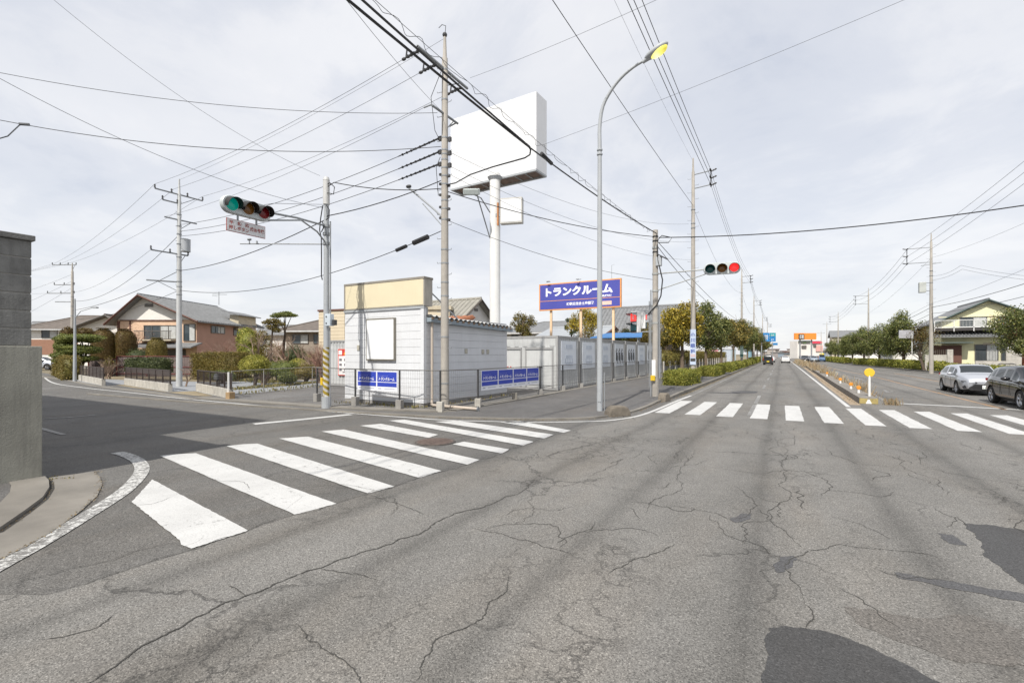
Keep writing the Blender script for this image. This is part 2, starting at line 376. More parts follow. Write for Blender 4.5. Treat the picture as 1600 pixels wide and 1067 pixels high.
# pavement in front of the fence and along the main road
def zside(y): return .03+.09*min(1, max(0, (y-19)/5))
kerbpx = [(500, 642), (600, 648), (690, 652.5), (775, 655), (830, 656.2), (900, 655.2), (945, 652), (985, 645), (1010, 637), (1028, 629)]
kerbW = [Vector((-30, 10.0, 0)), Vector((-22, 10.3, 0))]+dense_(Gs(*kerbpx), 3)+[Vector((-4.27, y, 0)) for y in (22, 24, 27, 32, 40, 55, 80, 120, 200, 400)]
def band(mb, path, w0, w1, z0f, z1f, skirt=True):
    n = len(path)
    L = []; Rr = []
    for i, p in enumerate(path):
        d = (path[min(i+1, n-1)]-path[max(i-1, 0)]); d.z = 0; d.normalize(); nr = Vector((-d.y, d.x, 0))
        L.append(p+nr*w0); Rr.append(p+nr*w1)
    for i in range(n-1):
        za, zb = z1f(path[i].y), z1f(path[i+1].y)
        a, b, c, d = L[i], L[i+1], Rr[i+1], Rr[i]
        mb.quad((a.x, a.y, za), (b.x, b.y, zb), (c.x, c.y, zb), (d.x, d.y, za))
        if skirt:
            for p, q in ((a, b), (c, d)):
                zp, zq = (za, zb) if p is a else (zb, za)
                mb.quad((p.x, p.y, -.05), (q.x, q.y, -.05), (q.x, q.y, zq), (p.x, p.y, zp))
    return mb
struct('kerb', band(MB(), kerbW, 0, .16, None, lambda y: zside(y)+.012), CONC_B)
walk = MB(); inner = [Vector((-10.2, 13.0, 0))]
edge = [p for p in kerbW[8:]]
for i in range(len(edge)-1):
    a, b = edge[i], edge[i+1]
    def inn(p): 
        if p.y < 13.2: return Vector((min(-9.95, p.x-.1), 12.95, 0))
        return Vector((-9.75, max(13, p.y), 0))
    c, d = inn(b), inn(a)
    walk.quad(*[(p.x-(.12 if k < 2 else 0), p.y+(.1 if (k < 2 and p.y < 14) else 0), zside(p.y)) for k, p in enumerate((a, b, c, d))])
struct('pavement', walk, A_WALK)
struct('boundary_strip', band(MB(), [Vector((-9.75, 13.3, 0)), Vector((-9.55, 22, 0)), Vector((-9.5, 34, 0)), Vector((-9.6, 50, 0))], .0, .42, None, lambda y: zside(y)+.03), CONC_B)
struct('lot_kerb', band(MB(), [Vector((-23, 11.4, 0)), Vector((-17, 11.75, 0)), Vector((-14.6, 11.9, 0)), Vector((-12.6, 12.2, 0)), Vector((-10.4, 12.9, 0)), Vector((-9.75, 13.3, 0))], .0, .55, None, lambda y: .035), CONC_B)
struct('lot_ground', MB().flat([(-9.9, 13.4), (-12.7, 12.3), (-17, 11.8), (-23.6, 11.5), (-23.4, 14.5), (-25.2, 20.5), (-26, 60), (-9.9, 60)], .012), A_LOT)
struct('verge', MB().flat([(-9.7, 50), (-9.7, 400), (-60, 400), (-60, 50)], -.01), SOILG)
struct('garden_ground', MB().flat([(-23.6, 12.2), (-25.4, 20.5), (-26, 46), (-60, 60), (-75, 25), (-52, 16.3), (-38, 14.0), (-28, 12.6)], -.002), SOILG)
struct('garden_path', MB().flat(Gs((112, 590), (200, 594), (330, 597), (500, 593.5), (503, 603), (400, 617), (358, 624), (304, 611), (262, 612.5), (193, 601), (157, 602.5), (122, 596)), .008), PATHM)
struct('gutter_strip', band(MB(), [Vector((-60, 16.2, 0)), Vector((-45.5, 14.2, 0)), Vector((-37.5, 12.7, 0)), Vector((-28, 11.9, 0)), Vector((-22.5, 11.1, 0))], .0, .35, None, lambda y: .01), CONC_B)
# near left corner: gutter apron, kerb, pavement
apron = Gs((148, 737), (156, 745), (160, 757), (152, 775), (125, 800), (80, 832), (40, 855), (0, 875))+[Vector((-5.9, .3, 0)), Vector((-5.9, -20, 0)), Vector((-7.1, -20, 0)), Vector((-7.2, .6, 0))]+Gs((0, 831), (40, 803), (70, 780), (80, 765), (78, 752), (72, 747))
struct('corner_apron', MB().flat(apron, .008), CONC_B)
kn = (Gs((72, 747), (79, 754), (80, 765), (70, 781), (40, 804), (0, 832))+[Vector((-7.2, .6, 0)), Vector((-7.1, -20, 0))])
struct('corner_kerb', band(MB(), kn, -.02, -.42, None, lambda y: .05), CONC_B)
struct('corner_kerb_joint', band(MB(), kn, .0, .035, None, lambda y: .011, False), mat('joint grime', (.04, .038, .034), .9))
kp = [p+Vector((-.38, -.02, 0)) for p in kn]
struct('corner_pavement', MB().flat([(p.x, p.y) for p in kp]+[(-10.4, -20), (-10.4, 2.5)], .04), A_WALK)
# ---- painted markings
rj = random.Random(9)
def rag(P, n=9, a=.010):
    out = []
    for i in range(len(P)):
        p, q = Vector(P[i]), Vector(P[(i+1) % len(P)]); p.z = q.z = 0
        if (q-p).length < .2: out.append(p); continue
        nr = Vector((-(q-p).y, (q-p).x, 0)).normalized()
        for j in range(n): out.append(p.lerp(q, j/n)+nr*rj.uniform(-a, a))
    return out
def poly_px(mb, pts, z=.004):
    mb.flat(rag(Gs(*pts), 30, .006), z)
zb = MB()
for s in ([(238, 749), (206, 784), (281, 844), (283, 851), (299, 857), (388, 829)], [(250, 712), (270, 710), (306, 708), (526, 787), (461, 804)], [(354, 697), (380, 694), (402, 693), (616, 760), (575, 771)],
          [(436, 685), (481, 682), (690, 735.5), (655, 746.5)], [(502, 674), (537, 671), (750, 718.5), (730, 726)], [(562, 665), (595, 662), (685, 679), (670, 684)],
          [(707, 694), (725, 690), (796, 702), (784, 708.5)], [(607, 657), (632, 655.5), (834, 690), (817, 696)], [(680, 658.8), (715, 657), (865, 679), (850, 685)], [(782, 659.5), (812, 658), (892, 672.5), (881, 676)]):
    poly_px(zb, s)
struct('side_crosswalk_marking', zb, P_WHITE)
zb = MB()
for k in range(14):
    x = -3.76+.968*k; zb.flat(rag([(x, 16.45, 0), (x+.48, 16.5, 0), (x+.48, 21.25+(.15 if k > 4 else 0), 0), (x, 21.2, 0)], 16, .009), .004)
struct('main_crosswalk_marking', zb, P_WHITE)
def line(name, pts, w, m=None, z=.004):
    mb = MB(); band(mb, pts, -w/2, w/2, None, lambda y: z, False); struct(name, mb, m or P_WHITE)
def dense(pts, k=4):
    out = []
    for i in range(len(pts)-1):
        for j in range(k):
            t = j/k; p0 = pts[max(i-1, 0)]; p1 = pts[i]; p2 = pts[i+1]; p3 = pts[min(i+2, len(pts)-1)]
            out.append(.5*((2*p1)+(-p0+p2)*t+(2*p0-5*p1+4*p2-p3)*t*t+(-p0+3*p1-3*p2+p3)*t**3))
    return out+[pts[-1]]
line('corner_edge_line', dense(Gs((-40, 905), (0, 883), (60, 850), (130, 808), (190, 770), (216, 745), (222, 730), (213, 718), (195, 710), (182, 707))), .21, P_WORN)
line('side_edge_line', dense(Gs((70, 590), (78, 596), (92, 600.5), (114, 603.6), (150, 608), (200, 613), (300, 624), (440, 636.6), (560, 646.5), (640, 652.5), (700, 656.5), (775, 658.5), (819, 660), (928, 658.2), (968, 655), (996, 650), (1018, 643), (1040, 634), (1060, 625.5), (1080, 618))), .13)
line('main_edge_line', [Vector((-3.76, y, 0)) for y in (24, 60, 140, 500)], .14, P_OLD)
line('median_edge_line', [Vector((2.2, y, 0)) for y in (21.8, 60, 100, 300)], .15, P_WHITE)
line('median_far_edge_line', [Vector((3.75, 23.0, 0)), Vector((4.0, 30, 0)), Vector((4.4, 80, 0)), Vector((4.4, 300, 0))], .13, P_OLD)
mb = MB()
for y0, y1 in [(17.2, 21.0), (21.5, 25.8), (31, 34.5), (41, 45), (51, 56), (61.5, 66), (72, 76), (82, 86), (92, 96), (102, 106), (112, 117), (123, 127), (133, 137)]:
    mb.flat([(-.98, y0), (-.84, y0), (-.84, y1), (-.98, y1)], .005)
struct('lane_marking', mb, P_OLD)
line('side_stop_line', Gs((397, 662.5), (470, 655.5), (548, 647.5)), .30)
line('main_stop_line', Gs((1388, 629.5), (1480, 634), (1600, 640.5), (1700, 646)), .30)
line('side_centre_marking', Gs((60, 655), (120, 651), (150, 648)), .14, P_OLD)
line('corner_faded_line', Gs((60, 668), (85, 675), (100, 679)), .12, P_OLD)
line('orange_lane_line', dense([Vector((7.0, 23.5, 0)), Vector((7.0, 40, 0)), Vector((7.0, 53, 0)), Vector((6.0, 80, 0)), Vector((5.5, 120, 0))]), .15, P_ORANGE)
line('orange_centre_line', [Vector((9.9, 34, 0)), Vector((9.95, 48, 0)), Vector((10.1, 62, 0))], .15, P_ORANGE)
mb = MB()
for x, y0 in ((5.3, 45), (5.3, 62), (5.2, 80), (8.3, 70), (8.3, 86)): mb.flat([(x, y0), (x+.3, y0), (x+.3, y0+4), (x, y0+4)], .004)
for (a, b, c, d) in ([(1379, 609), (1384, 609.5), (1391, 612.5), (1385, 613)], [(1391, 611), (1395, 611.2), (1395, 612.4), (1391, 612)]): poly_px(mb, (a, b, c, d))
struct('faded_arrow_marking', mb, P_OLD)
line('faded_diagonal_marking', Gs((1287, 578), (1294, 572)), .3, P_OLD)
# ---- patches and cracks
def patch(name, pts, m, z=.003):
    P = Gs(*pts); out = []; rr = random.Random(len(pts))
    for i in range(len(P)):
        a, b = P[i], P[(i+1) % len(P)]
        for j in range(14):
            q = a.lerp(b, j/14); n = Vector((-(b-a).y, (b-a).x, 0)).normalized(); e_ = min(1, (b-a).length/.6); out.append(q+n*(rr.uniform(-.010, .010)+.02*math.sin(j*.6+i))*e_*(j > 0))
    struct(name, MB().flat(out, z), m)
patch('asphalt_patch', [(1505, 818), (1545, 820), (1600, 828), (1700, 845), (1720, 990), (1600, 914), (1577, 897), (1552, 878), (1537, 868), (1535, 850), (1522, 835)], A_DARK)
patch('asphalt_patch', [(1200, 982), (1225, 978), (1260, 982), (1290, 986), (1330, 999), (1400, 1030), (1475, 1070), (1560, 1130), (1190, 1130), (1196, 1040)], A_DARK)
patch('sealed_strip', [(1398, 894), (1500, 911), (1600, 928), (1700, 948), (1700, 962), (1600, 941), (1500, 922), (1402, 902)], A_BAND)
patch('asphalt_patch', [(1464, 833), (1489, 836), (1498, 842), (1512, 853), (1482, 849)], A_BAND)
patch('asphalt_patch', [(1140, 812), (1160, 802), (1175, 803), (1170, 812), (1150, 817)], A_BAND)
patch('asphalt_patch', [(1208, 884), (1222, 870), (1240, 868), (1246, 874), (1228, 893), (1214, 895)], A_BAND)
patch('stained_patch', [(1318, 948), (1360, 952), (1430, 966), (1520, 960), (1600, 985), (1600, 1040), (1500, 1035), (1400, 1000), (1340, 975)], A_BROWN)
patch('asphalt_patch', [(1140, 612), (1160, 610.2), (1185, 611.5), (1180, 614.5), (1150, 614.8)], A_BAND)
rc = random.Random(5)
def crack(mb, pts, w=.012):
    P = Gs(*pts)
    for lvl in range(4):
        Q = [P[0]]
        for a, b in zip(P, P[1:]):
            d = b-a; n = Vector((-d.y, d.x, 0)); Q += [(a+b)/2+n*rc.uniform(-.13, .13)]; Q.append(b)
        P = Q
    N = len(P); L = []; Rr = []
    for i, p in enumerate(P):
        d = P[min(i+1, N-1)]-P[max(i-1, 0)]; d.normalize(); n = Vector((-d.y, d.x, 0)); t = min(1, 6*min(i, N-1-i)/N+.15)
        L.append(p+n*w*t*rc.uniform(.15, .7)); Rr.append(p-n*w*t*rc.uniform(.15, .7))
    for i in range(N-1): mb.add([(q.x, q.y, .0055) for q in (L[i], L[i+1], Rr[i+1], Rr[i])], [(0, 1, 2, 3)])
ck = MB()
crack(ck, seam[1:19], .012)
crack(ck, [(100, 1090), (140, 1067), (190, 1033), (235, 1003), (290, 975), (325, 957), (383, 931), (430, 912), (500, 888), (565, 863), (600, 853), (625, 842), (655, 835), (672, 822), (690, 812), (735, 797), (780, 782), (825, 762), (842, 737)], .017)
for p in ([(460, 975), (480, 1000), (520, 1022), (545, 1040), (575, 1080)], [(795, 900), (790, 925), (765, 940), (758, 960), (740, 975), (680, 1000), (660, 1035), (645, 1070)], [(575, 772), (620, 786), (665, 805)],
          [(730, 825), (780, 833), (800, 840), (850, 855), (900, 866)], [(870, 850), (890, 838), (930, 815)], [(1010, 803), (1020, 783), (1052, 772), (1058, 750), (1062, 735), (1080, 715), (1092, 700)],
          [(1258, 944), (1234, 903), (1228, 890), (1240, 872), (1262, 861), (1306, 851), (1392, 860), (1450, 866), (1489, 878)], [(1262, 862), (1230, 834), (1206, 816), (1215, 790), (1236, 772), (1228, 745), (1220, 727), (1226, 700), (1222, 680)],
          [(1461, 794), (1490, 808), (1512, 823)], [(1272, 763), (1320, 768), (1375, 776), (1400, 768)], [(1390, 708), (1413, 733), (1440, 742), (1468, 752), (1478, 774)], [(1150, 760), (1175, 778), (1172, 800), (1140, 812)],
          [(1258, 944), (1270, 960), (1262, 985)], [(0, 915), (80, 897), (150, 880), (220, 858), (281, 848)], [(383, 931), (370, 920), (355, 915)], [(500, 888), (540, 895), (590, 905)],
          [(270, 776), (240, 787), (215, 789)], [(390, 765), (370, 752), (330, 748)], [(600, 770), (560, 760), (520, 758)], [(845, 715), (880, 705), (940, 690), (1000, 678), (1030, 662)], [(920, 745), (965, 720), (1010, 700)],
          [(950, 900), (1010, 870), (1060, 850)], [(1500, 690), (1560, 710), (1640, 715)], [(120, 665), (200, 640), (300, 650), (430, 672)], [(60, 1000), (140, 985), (180, 960)],
          [(1100, 730), (1150, 735), (1220, 745)], [(1040, 790), (1110, 800), (1140, 812)], [(1290, 700), (1340, 725), (1400, 730)], [(1330, 660), (1390, 690), (1440, 735)], [(1210, 660), (1204, 700), (1222, 730)]):
    crack(ck, p, .009)
rk = random.Random(21)
for xb, n_ in ((-3.0, 9), (-1.6, 12), (-.1, 16), (.55, 12), (2.0, 12), (3.6, 12), (5.4, 8), (-4.2, 7)):
    for i in range(n_):
        p = Vector((xb+rk.gauss(0, .22), rk.uniform(4.2, 15.5), 0)); P = [p]; a = math.pi/2+rk.uniform(-.5, .5)
        if rk.random() < .35: a = rk.uniform(-.4, .4)
        for k_ in range(rk.randint(4, 11)):
            a += rk.uniform(-.75, .75); a = a*.8+.2*(math.pi/2 if abs(a-math.pi/2) < 1.2 else a); p = p+Vector((math.cos(a), math.sin(a), 0))*rk.uniform(.08, .2); P.append(p)
        Q = [P[0]]
        for u_, v_ in zip(P, P[1:]): d_ = v_-u_; Q += [(u_+v_)/2+Vector((-d_.y, d_.x, 0))*rk.uniform(-.3, .3), v_]
        w_ = rk.uniform(.0025, .0055); N = len(Q)
        for k_ in range(N-1):
            d_ = (Q[k_+1]-Q[k_]).normalized(); m_ = Vector((-d_.y, d_.x, 0)); w1 = w_*min(1, .2+4*min(k_, N-1-k_)/N); w2 = w_*min(1, .2+4*min(k_+1, N-2-k_)/N)
            ck.add([(q.x, q.y, .0056) for q in (Q[k_]+m_*w1, Q[k_+1]+m_*w2, Q[k_+1]-m_*w2, Q[k_]-m_*w1)], [(0, 1, 2, 3)])
struct('road_crack', ck, mat('crack grit', (.05, .048, .044), .95))
# manhole
mc = G(680, 690); t = thing('manhole_cover', 'round rusty manhole cover between crosswalk stripes on the side road', 'manhole cover', mc)
MB().prism([(mc.x+.46*math.cos(a), mc.y+.46*math.sin(a)) for a in [i*math.pi/20 for i in range(40)]], -.02, .009).build('cover_ring', mat('cast iron', (.10, .085, .075), .6, .3, 20, metal=.3), t)
mb = MB().prism([(mc.x+.41*math.cos(a), mc.y+.41*math.sin(a)) for a in [i*math.pi/20 for i in range(40)]], -.02, .012)
for i in range(-6, 7):
    for j in range(-6, 7):
        if i*i+j*j < 37: mb.box((mc.x+i*.06, mc.y+j*.06, .013), (.03, .03, .006))
mb.build('lid', mat('rusty iron', (.13, .095, .08), .7, .35, 14, metal=.2), t)
# median
MEDK = mat('median kerb stone', (.20, .185, .165), .9, .25, 2.5, bump=.5, bscale=20, streak=.4)
mp = [Vector((3.02, 23.4, 0)), Vector((3.1, 35, 0)), Vector((3.3, 55, 0)), Vector((3.5, 85, 0))]
mb = band(MB(), mp, -.3, .3, None, lambda y: .25); a = mp[0]
mb.quad((a.x-.3, a.y, -.05), (a.x+.3, a.y, -.05), (a.x+.3, a.y, .25), (a.x-.3, a.y, .25))
struct('median_kerb', mb, MEDK)
struct('median_gutter', band(MB(), [Vector((2.55, 22.8, 0)), Vector((2.6, 35, 0)), Vector((2.8, 55, 0)), Vector((3.0, 85, 0))], -.16, .2, None, lambda y: .003, False), mat('silt in gutter', (.30, .235, .165), .95, .25, 3, bump=.3))
t = tag(MB().quad((a.x-.3, a.y-.004, .02), (a.x-.1, a.y-.004, .02), (a.x-.02, a.y-.004, .22), (a.x-.3, a.y-.004, .24)).quad((a.x+.3, a.y-.004, .02), (a.x+.1, a.y-.004, .02), (a.x+.02, a.y-.004, .22), (a.x+.3, a.y-.004, .24)).build('hazard_paint', mat('hazard yellow', (.34, .27, .10), .7, .3, 9)), None, None, None, 'structure')
t = tag(MB().quad((a.x-.1, a.y-.006, .02), (a.x+.1, a.y-.006, .02), (a.x+.03, a.y-.006, .19), (a.x-.03, a.y-.006, .19)).build('hazard_paint', WHITE), None, None, None, 'structure')
# right kerb and pavement beyond
kr = [Vector((60, 30.5, 0)), Vector((30, 38.5, 0)), Vector((16, 45.5, 0)), Vector((14.7, 60, 0)), Vector((12.7, 85, 0)), Vector((10.9, 110, 0)), Vector((9.6, 640, 0))]
struct('right_kerb', band(MB(), kr, -.0, -.2, None, lambda y: .15), mat('dark kerb', (.15, .14, .13), .9, .2, 2))
mb = MB()
for p, q in zip(kr, kr[1:]): mb.quad((p.x+.15, p.y+.1, .12), (p.x+45, p.y+40, .12), (q.x+45, q.y+(40 if q.y < 300 else 0), .12), (q.x+.15, q.y+.1, .12))
struct('right_pavement', mb, A_WALK)
# ================================================================= poles, wires, signals
def lensmat(n, c, e): return mat(n, tuple(x*.5 for x in c), .25, .08, 12, emit=(c, e) if e else None)
L_GREEN = lensmat('green lens glow', (.0, .30, .24), .32); L_GREEND = lensmat('green lens', (.0, .12, .12), 0)
L_AMB = lensmat('amber lens', (.32, .13, .015), 0); L_RED = lensmat('red lens', (.34, .012, .02), 0); L_REDON = lensmat('red lens lit', (.95, .035, .035), .75)
def disc(mb, c, r, n=24, dome=0.03):
    pts = [Vector((c[0]+r*math.cos(a), c[1], c[2]+r*math.sin(a))) for a in [2*math.pi*i/n for i in range(n)]]
    mid = [Vector((c[0]+r*.6*math.cos(a), c[1]-dome*.7, c[2]+r*.6*math.sin(a))) for a in [2*math.pi*i/n for i in range(n)]]
    k = [Vector((c[0], c[1]-dome, c[2]))]
    return mb.add(pts+mid+k, [(i, (i+1) % n, n+(i+1) % n, n+i) for i in range(n)]+[(n+i, n+(i+1) % n, 2*n) for i in range(n)])
def visor(mb, c, r, L, a0=-25, a1=205, drop=.05, n=18):
    A = [R(a0+(a1-a0)*i/n) for i in range(n+1)]; vs = []
    for rr in (r, r-.008):
        for i, a in enumerate(A):
            ll = L*(.45+.55*math.sin(math.pi*i/n)**.6)
            vs.append(Vector((c[0]+rr*math.cos(a), c[1], c[2]+rr*math.sin(a)))); vs.append(Vector((c[0]+rr*math.cos(a), c[1]-ll, c[2]+rr*math.sin(a)-drop*ll/L)))
    m = 2*(n+1); fs = []
    for i in range(n):
        fs += [(2*i, 2*i+1, 2*i+3, 2*i+2), (m+2*i, m+2*i+2, m+2*i+3, m+2*i+1), (2*i+1, m+2*i+1, m+2*i+3, 2*i+3)]
    return mb.add(vs, fs)
def signal_head(parent, M, mats, name='signal_housing', s=1.0):
    def put(mb, nm, m, par, **k): mb.xform(M @ Matrix.Scale(s, 4)); return mb.build(nm, m, par, **k)
    prof = []
    for i in range(13): a = R(90+180*i/12); prof.append((-.44+.225*math.cos(a), .225*math.sin(a)))
    for i in range(13): a = R(-90+180*i/12); prof.append((.44+.225*math.cos(a), .225*math.sin(a)))
    mb = MB(); n = len(prof)
    def ring(sc, y): return [Vector((x*sc if 0 else math.copysign(abs(x)-(1-sc)*.3, x), y, z*sc)) for x, z in prof]
    rg = [ring(.93, -.07), ring(1, -.04), ring(1, .05), ring(.8, .11)]
    vs = [v for r_ in rg for v in r_]; fs = [tuple(range(n)), tuple(3*n+i for i in range(n))]
    for q in range(3): fs += [(q*n+i, q*n+(i+1) % n, (q+1)*n+(i+1) % n, (q+1)*n+i) for i in range(n)]
    h = put(mb.add(vs, fs), name, SIGH, parent, smooth=True)
    for i, m in enumerate(mats):
        x = (i-1)*.425
        put(disc(MB(), (x, -.085, 0), .165), 'lens', m, h, smooth=True)
        put(visor(MB(), (x, -.072, 0), .185, .27), 'visor', BLACK, h, smooth=True)
        ringm = MB(); N = 24
        for r0, r1, y in ((.165, .19, -.078),):
            v = []
            for a in [2*math.pi*j/N for j in range(N)]: v += [Vector((x+r0*math.cos(a), y-.004, r0*math.sin(a))), Vector((x+r1*math.cos(a), y, r1*math.sin(a)))]
            ringm.add(v, [(2*j, 2*j+1, 2*((j+1) % N)+1, 2*((j+1) % N)) for j in range(N)])
        put(ringm, 'lens_ring', SIGH, h)
    return h
SIGH = mat('signal housing grey', (.50, .54, .55), .4, .06, 2, streak=.15)
# --- left signal on steel pole
b = G(510, 637); t = thing('traffic_signal', 'traffic signal on a grey steel pole with a yellow and white striped sleeve', 'traffic signal', b)
mb = MB().tube([b, b+Vector((0, 0, 4.2)), b+Vector((0, 0, 8.5))], [.108, .10, .088], 20); mb.build('pole', STEELP, t, smooth=True)
mb = MB().cyl(b+Vector((0, 0, 7.55)), b+Vector((0, 0, 8.45)), .118, n=20).cyl(b+Vector((0, 0, 8.45)), b+Vector((0, 0, 8.56)), .125, .09, 20); mb.build('pole_cover', mat('pole cover grey', (.50, .50, .49), .5, .08, 3, streak=.3), t, smooth=True)
m, tt, bs = newmat('warning stripes'); k = NT(tt)
sp = k.n('ShaderNodeSeparateXYZ', {0: k.co()}); ang = k.math('ARCTAN2', sp.outputs[1], sp.outputs[0])
w = k.math('ADD', k.math('DIVIDE', ang, math.pi), k.math('MULTIPLY', sp.outputs[2], 4.6))
w = k.math('FRACT', w); f = k.ramp(w, [(.0, 0.), (.52, 0.), (.54, 1.), (.98, 1.), (1., 0.)])
dirt = k.ramp(k.noise(k.co(), 6, 6, .7), [(.35, .45), (.65, 1.)])
k.put(bs.inputs['Base Color'], k.mix(1.0, k.mix(f, (.38, .27, .02), (.66, .64, .60)), dirt, 'MULTIPLY')); bs.inputs['Roughness'].default_value = .6
mb = MB().cyl(b+Vector((0, 0, .42)), b+Vector((0, 0, 2.25)), .122, n=24); so = mb.build('striped_sleeve', m, t, smooth=True)
mb = MB().prism([(b.x+.17*math.cos(a), b.y+.17*math.sin(a)) for a in [i*math.pi/8 for i in range(16)]], -.02, .42); mb.build('pole_foot', STEELP, t)
sg = Vector((-13.47, 8.12, 6.2)); pm = Vector((b.x, b.y, 6.75))
mb = MB().tube([pm, pm.lerp(sg+Vector((-.15, .5, .1)), .5)+Vector((0, 0, .05)), sg+Vector((-.15, .5, .1)), sg+Vector((-.15, -.2, .12))], .035, 8)
q = Vector((b.x, b.y, 6.1)); mb.tube([q, q+Vector((.25, -.6, .28)), q+Vector((.6, -1.5, .42)), sg+Vector((-.2, .75, -.12)), sg+Vector((-.15, 0, -.1))], .028, 8)
MB().tube([Vector((b.x, b.y, 7.55)), D(428, 318, 14.7), sg+Vector((-.1, .5, .25))], .008, 5).build('stay_wire', CABLE_G, t)
for z in (6.75, 6.1, 6.45): mb.cyl((b.x, b.y, z-.05), (b.x, b.y, z+.05), .13, n=16)
mb.build('signal_arm', STEEL, t, smooth=True)
Mx = Matrix.Translation(sg) @ Matrix.Rotation(R(90), 4, 'Z')
signal_head(t, Mx, [L_GREEN, L_AMB, L_RED], s=1.1)
mb = MB().box((0, 0, 0), (1.14, .02, .36)); M2 = Matrix.Translation(sg+Vector((.03, -.02, -.58))) @ Matrix.Rotation(R(90), 4, 'Z')
mb.xform(M2); mb2 = MB().box((-.25, .0, .25), (.05, .02, .16)).box((.3, 0, .25), (.05, .02, .16)); mb2.xform(M2)
spn = mb.build('sign_plate', mat('sign red border', (.33, .07, .06), .5), t); mb2.build_each('sign_bracket', STEEL, t)
MB().box((0, -.013, 0), (1.11, .008, .33)).xform(M2).build('sign_face', mat('sign white', (.62, .62, .63), .4), spn)
TR = mat('sign red lettering', (.33, .08, .07), .5)
def ml(x, z): return M2 @ Vector((x, -.02, z))
ux = M2.to_3x3() @ Vector((1, 0, 0)); uz = Vector((0, 0, 1))
text('半', ml(-.50, .03), ux*.12, uz*.11, TR, 'lettering', spn, bold=.02)
text('感', ml(-.27, .03), ux*.12, uz*.11, TR, 'lettering', spn, bold=.02)
text('応', ml(-.05, .03), ux*.12, uz*.11, TR, 'lettering', spn, bold=.02)
text('押しボタン', ml(-.51, -.12), ux*.58, uz*.12, TR, 'lettering', spn, bold=.02)
text('式信号機', ml(.09, -.05), ux*.44, uz*.12, TR, 'lettering', spn, bold=.02)
e = D(375, 381, 17.4); mb = MB().tube([Vector((b.x, b.y, 6.08)), e], .022, 8).tube([e+Vector((.3, .17, 0)), e+Vector((.3, .17, .1))], .02, 6).sphere(e+Vector((.3, .17, .16)), .07, sq=(1.3, 1, .7)).cyl(e+Vector((.55, .3, .0)), e+Vector((.55, .3, .1)), .03)
mb.build('detector_arm', STEEL, t, smooth=True)
bx = b+Vector((.17, -.02, 0)); mb = MB().box(bx+Vector((.06, -.03, 3.25)), (.28, .18, .44)); mb.build('control_box', mat('pale blue grey enamel', (.50, .56, .62), .4), t, bevel=.01)
mb = MB(); 
for dz in (-.12, .12): mb.box(bx+Vector((.0, -.125, 3.25+dz)), (.05, .02, .05))
mb.box(bx+Vector((.30, .0, 3.15)), (.12, .12, .2)); mb.build('box_fitting', DARKM, t)
mb = MB().tube([b+Vector((.17, .02, .1)), b+Vector((.17, .02, 3.0))], .02, 6).tube([b+Vector((.19, .02, 3.45)), b+Vector((.19, .02, 6.9))], .028, 8)
mb.build('conduit', STEEL, t, smooth=True)
mb = MB().tube([b+Vector((-.08, -.1, 7.5)), b+Vector((-.12, -.16, 7.0)), b+Vector((-.2, -.14, 6.6)), b+Vector((-.13, -.12, 6.3)), b+Vector((-.12, -.12, 5.6)), b+Vector((-.15, -.1, 4.9)), b+Vector((-.1, -.1, 4.75))], .02, 6)
mb.tube([b+Vector((.1, -.02, 8.3)), b+Vector((.25, -.05, 8.3)), b+Vector((.5, -.05, 8.1)), b+Vector((.45, -.05, 7.85)), b+Vector((.12, -.05, 7.95))], .018, 6)
mb.tube([b+Vector((.08, -.08, 7.5)), b+Vector((.26, -.08, 7.3)), b+Vector((.24, -.08, 7.0)), b+Vector((.1, -.1, 6.95))], .018, 6).tube([b+Vector((-.1, -.12, 6.9)), b+Vector((.06, -.22, 6.85)), b+Vector((.1, -.2, 6.65)), b+Vector((-.05, -.18, 6.5))], .02, 6)
mb.build('cable_loop', CABLE, t, smooth=True)
mb = MB().box(b+Vector((-.16, -.05, .98)), (.12, .1, .28)); mb.build('push_button_box', mat('signal yellow', (.62, .42, .02), .4), t, bevel=.01)
# --- right signal on concrete pole
b = G(1024, 622); t = thing('traffic_signal', 'traffic signal with lit red lamp on the concrete pole beside the containers', 'traffic signal', b)
MB().tube([b, b+Vector((0, 0, 7.6))], [.145, .115], 20).build('pole', POLE, t, smooth=True)
sg = D(1128, 419.5, 20.1); mb = MB()
mb.tube([(b.x, b.y, 5.62), (sg.x-.45, sg.y+.05, sg.z+.02)], .028, 8).tube([(b.x, b.y, 4.85), (b.x+.55, b.y-.02, 5.0), (sg.x-.45, sg.y+.05, sg.z-.12)], .022, 8)
for z in (5.62, 4.85, 4.1, 3.4, 6.8): mb.cyl((b.x, b.y, z-.04), (b.x, b.y, z+.04), .145, n=16)
mb.build('signal_arm', mat('pale steel arm', (.33, .34, .33), .6, .1), t, smooth=True)
signal_head(t, Matrix.Translation(sg) @ Matrix.Rotation(R(8), 4, 'Z'), [L_GREEND, L_AMB, L_REDON], s=1.1)
PLASB = mat('face black', (.03, .03, .03), .6); PLASW = mat('hood grey', (.35, .36, .38), .5); pc = b+Vector((-.86, -.12, 3.45))
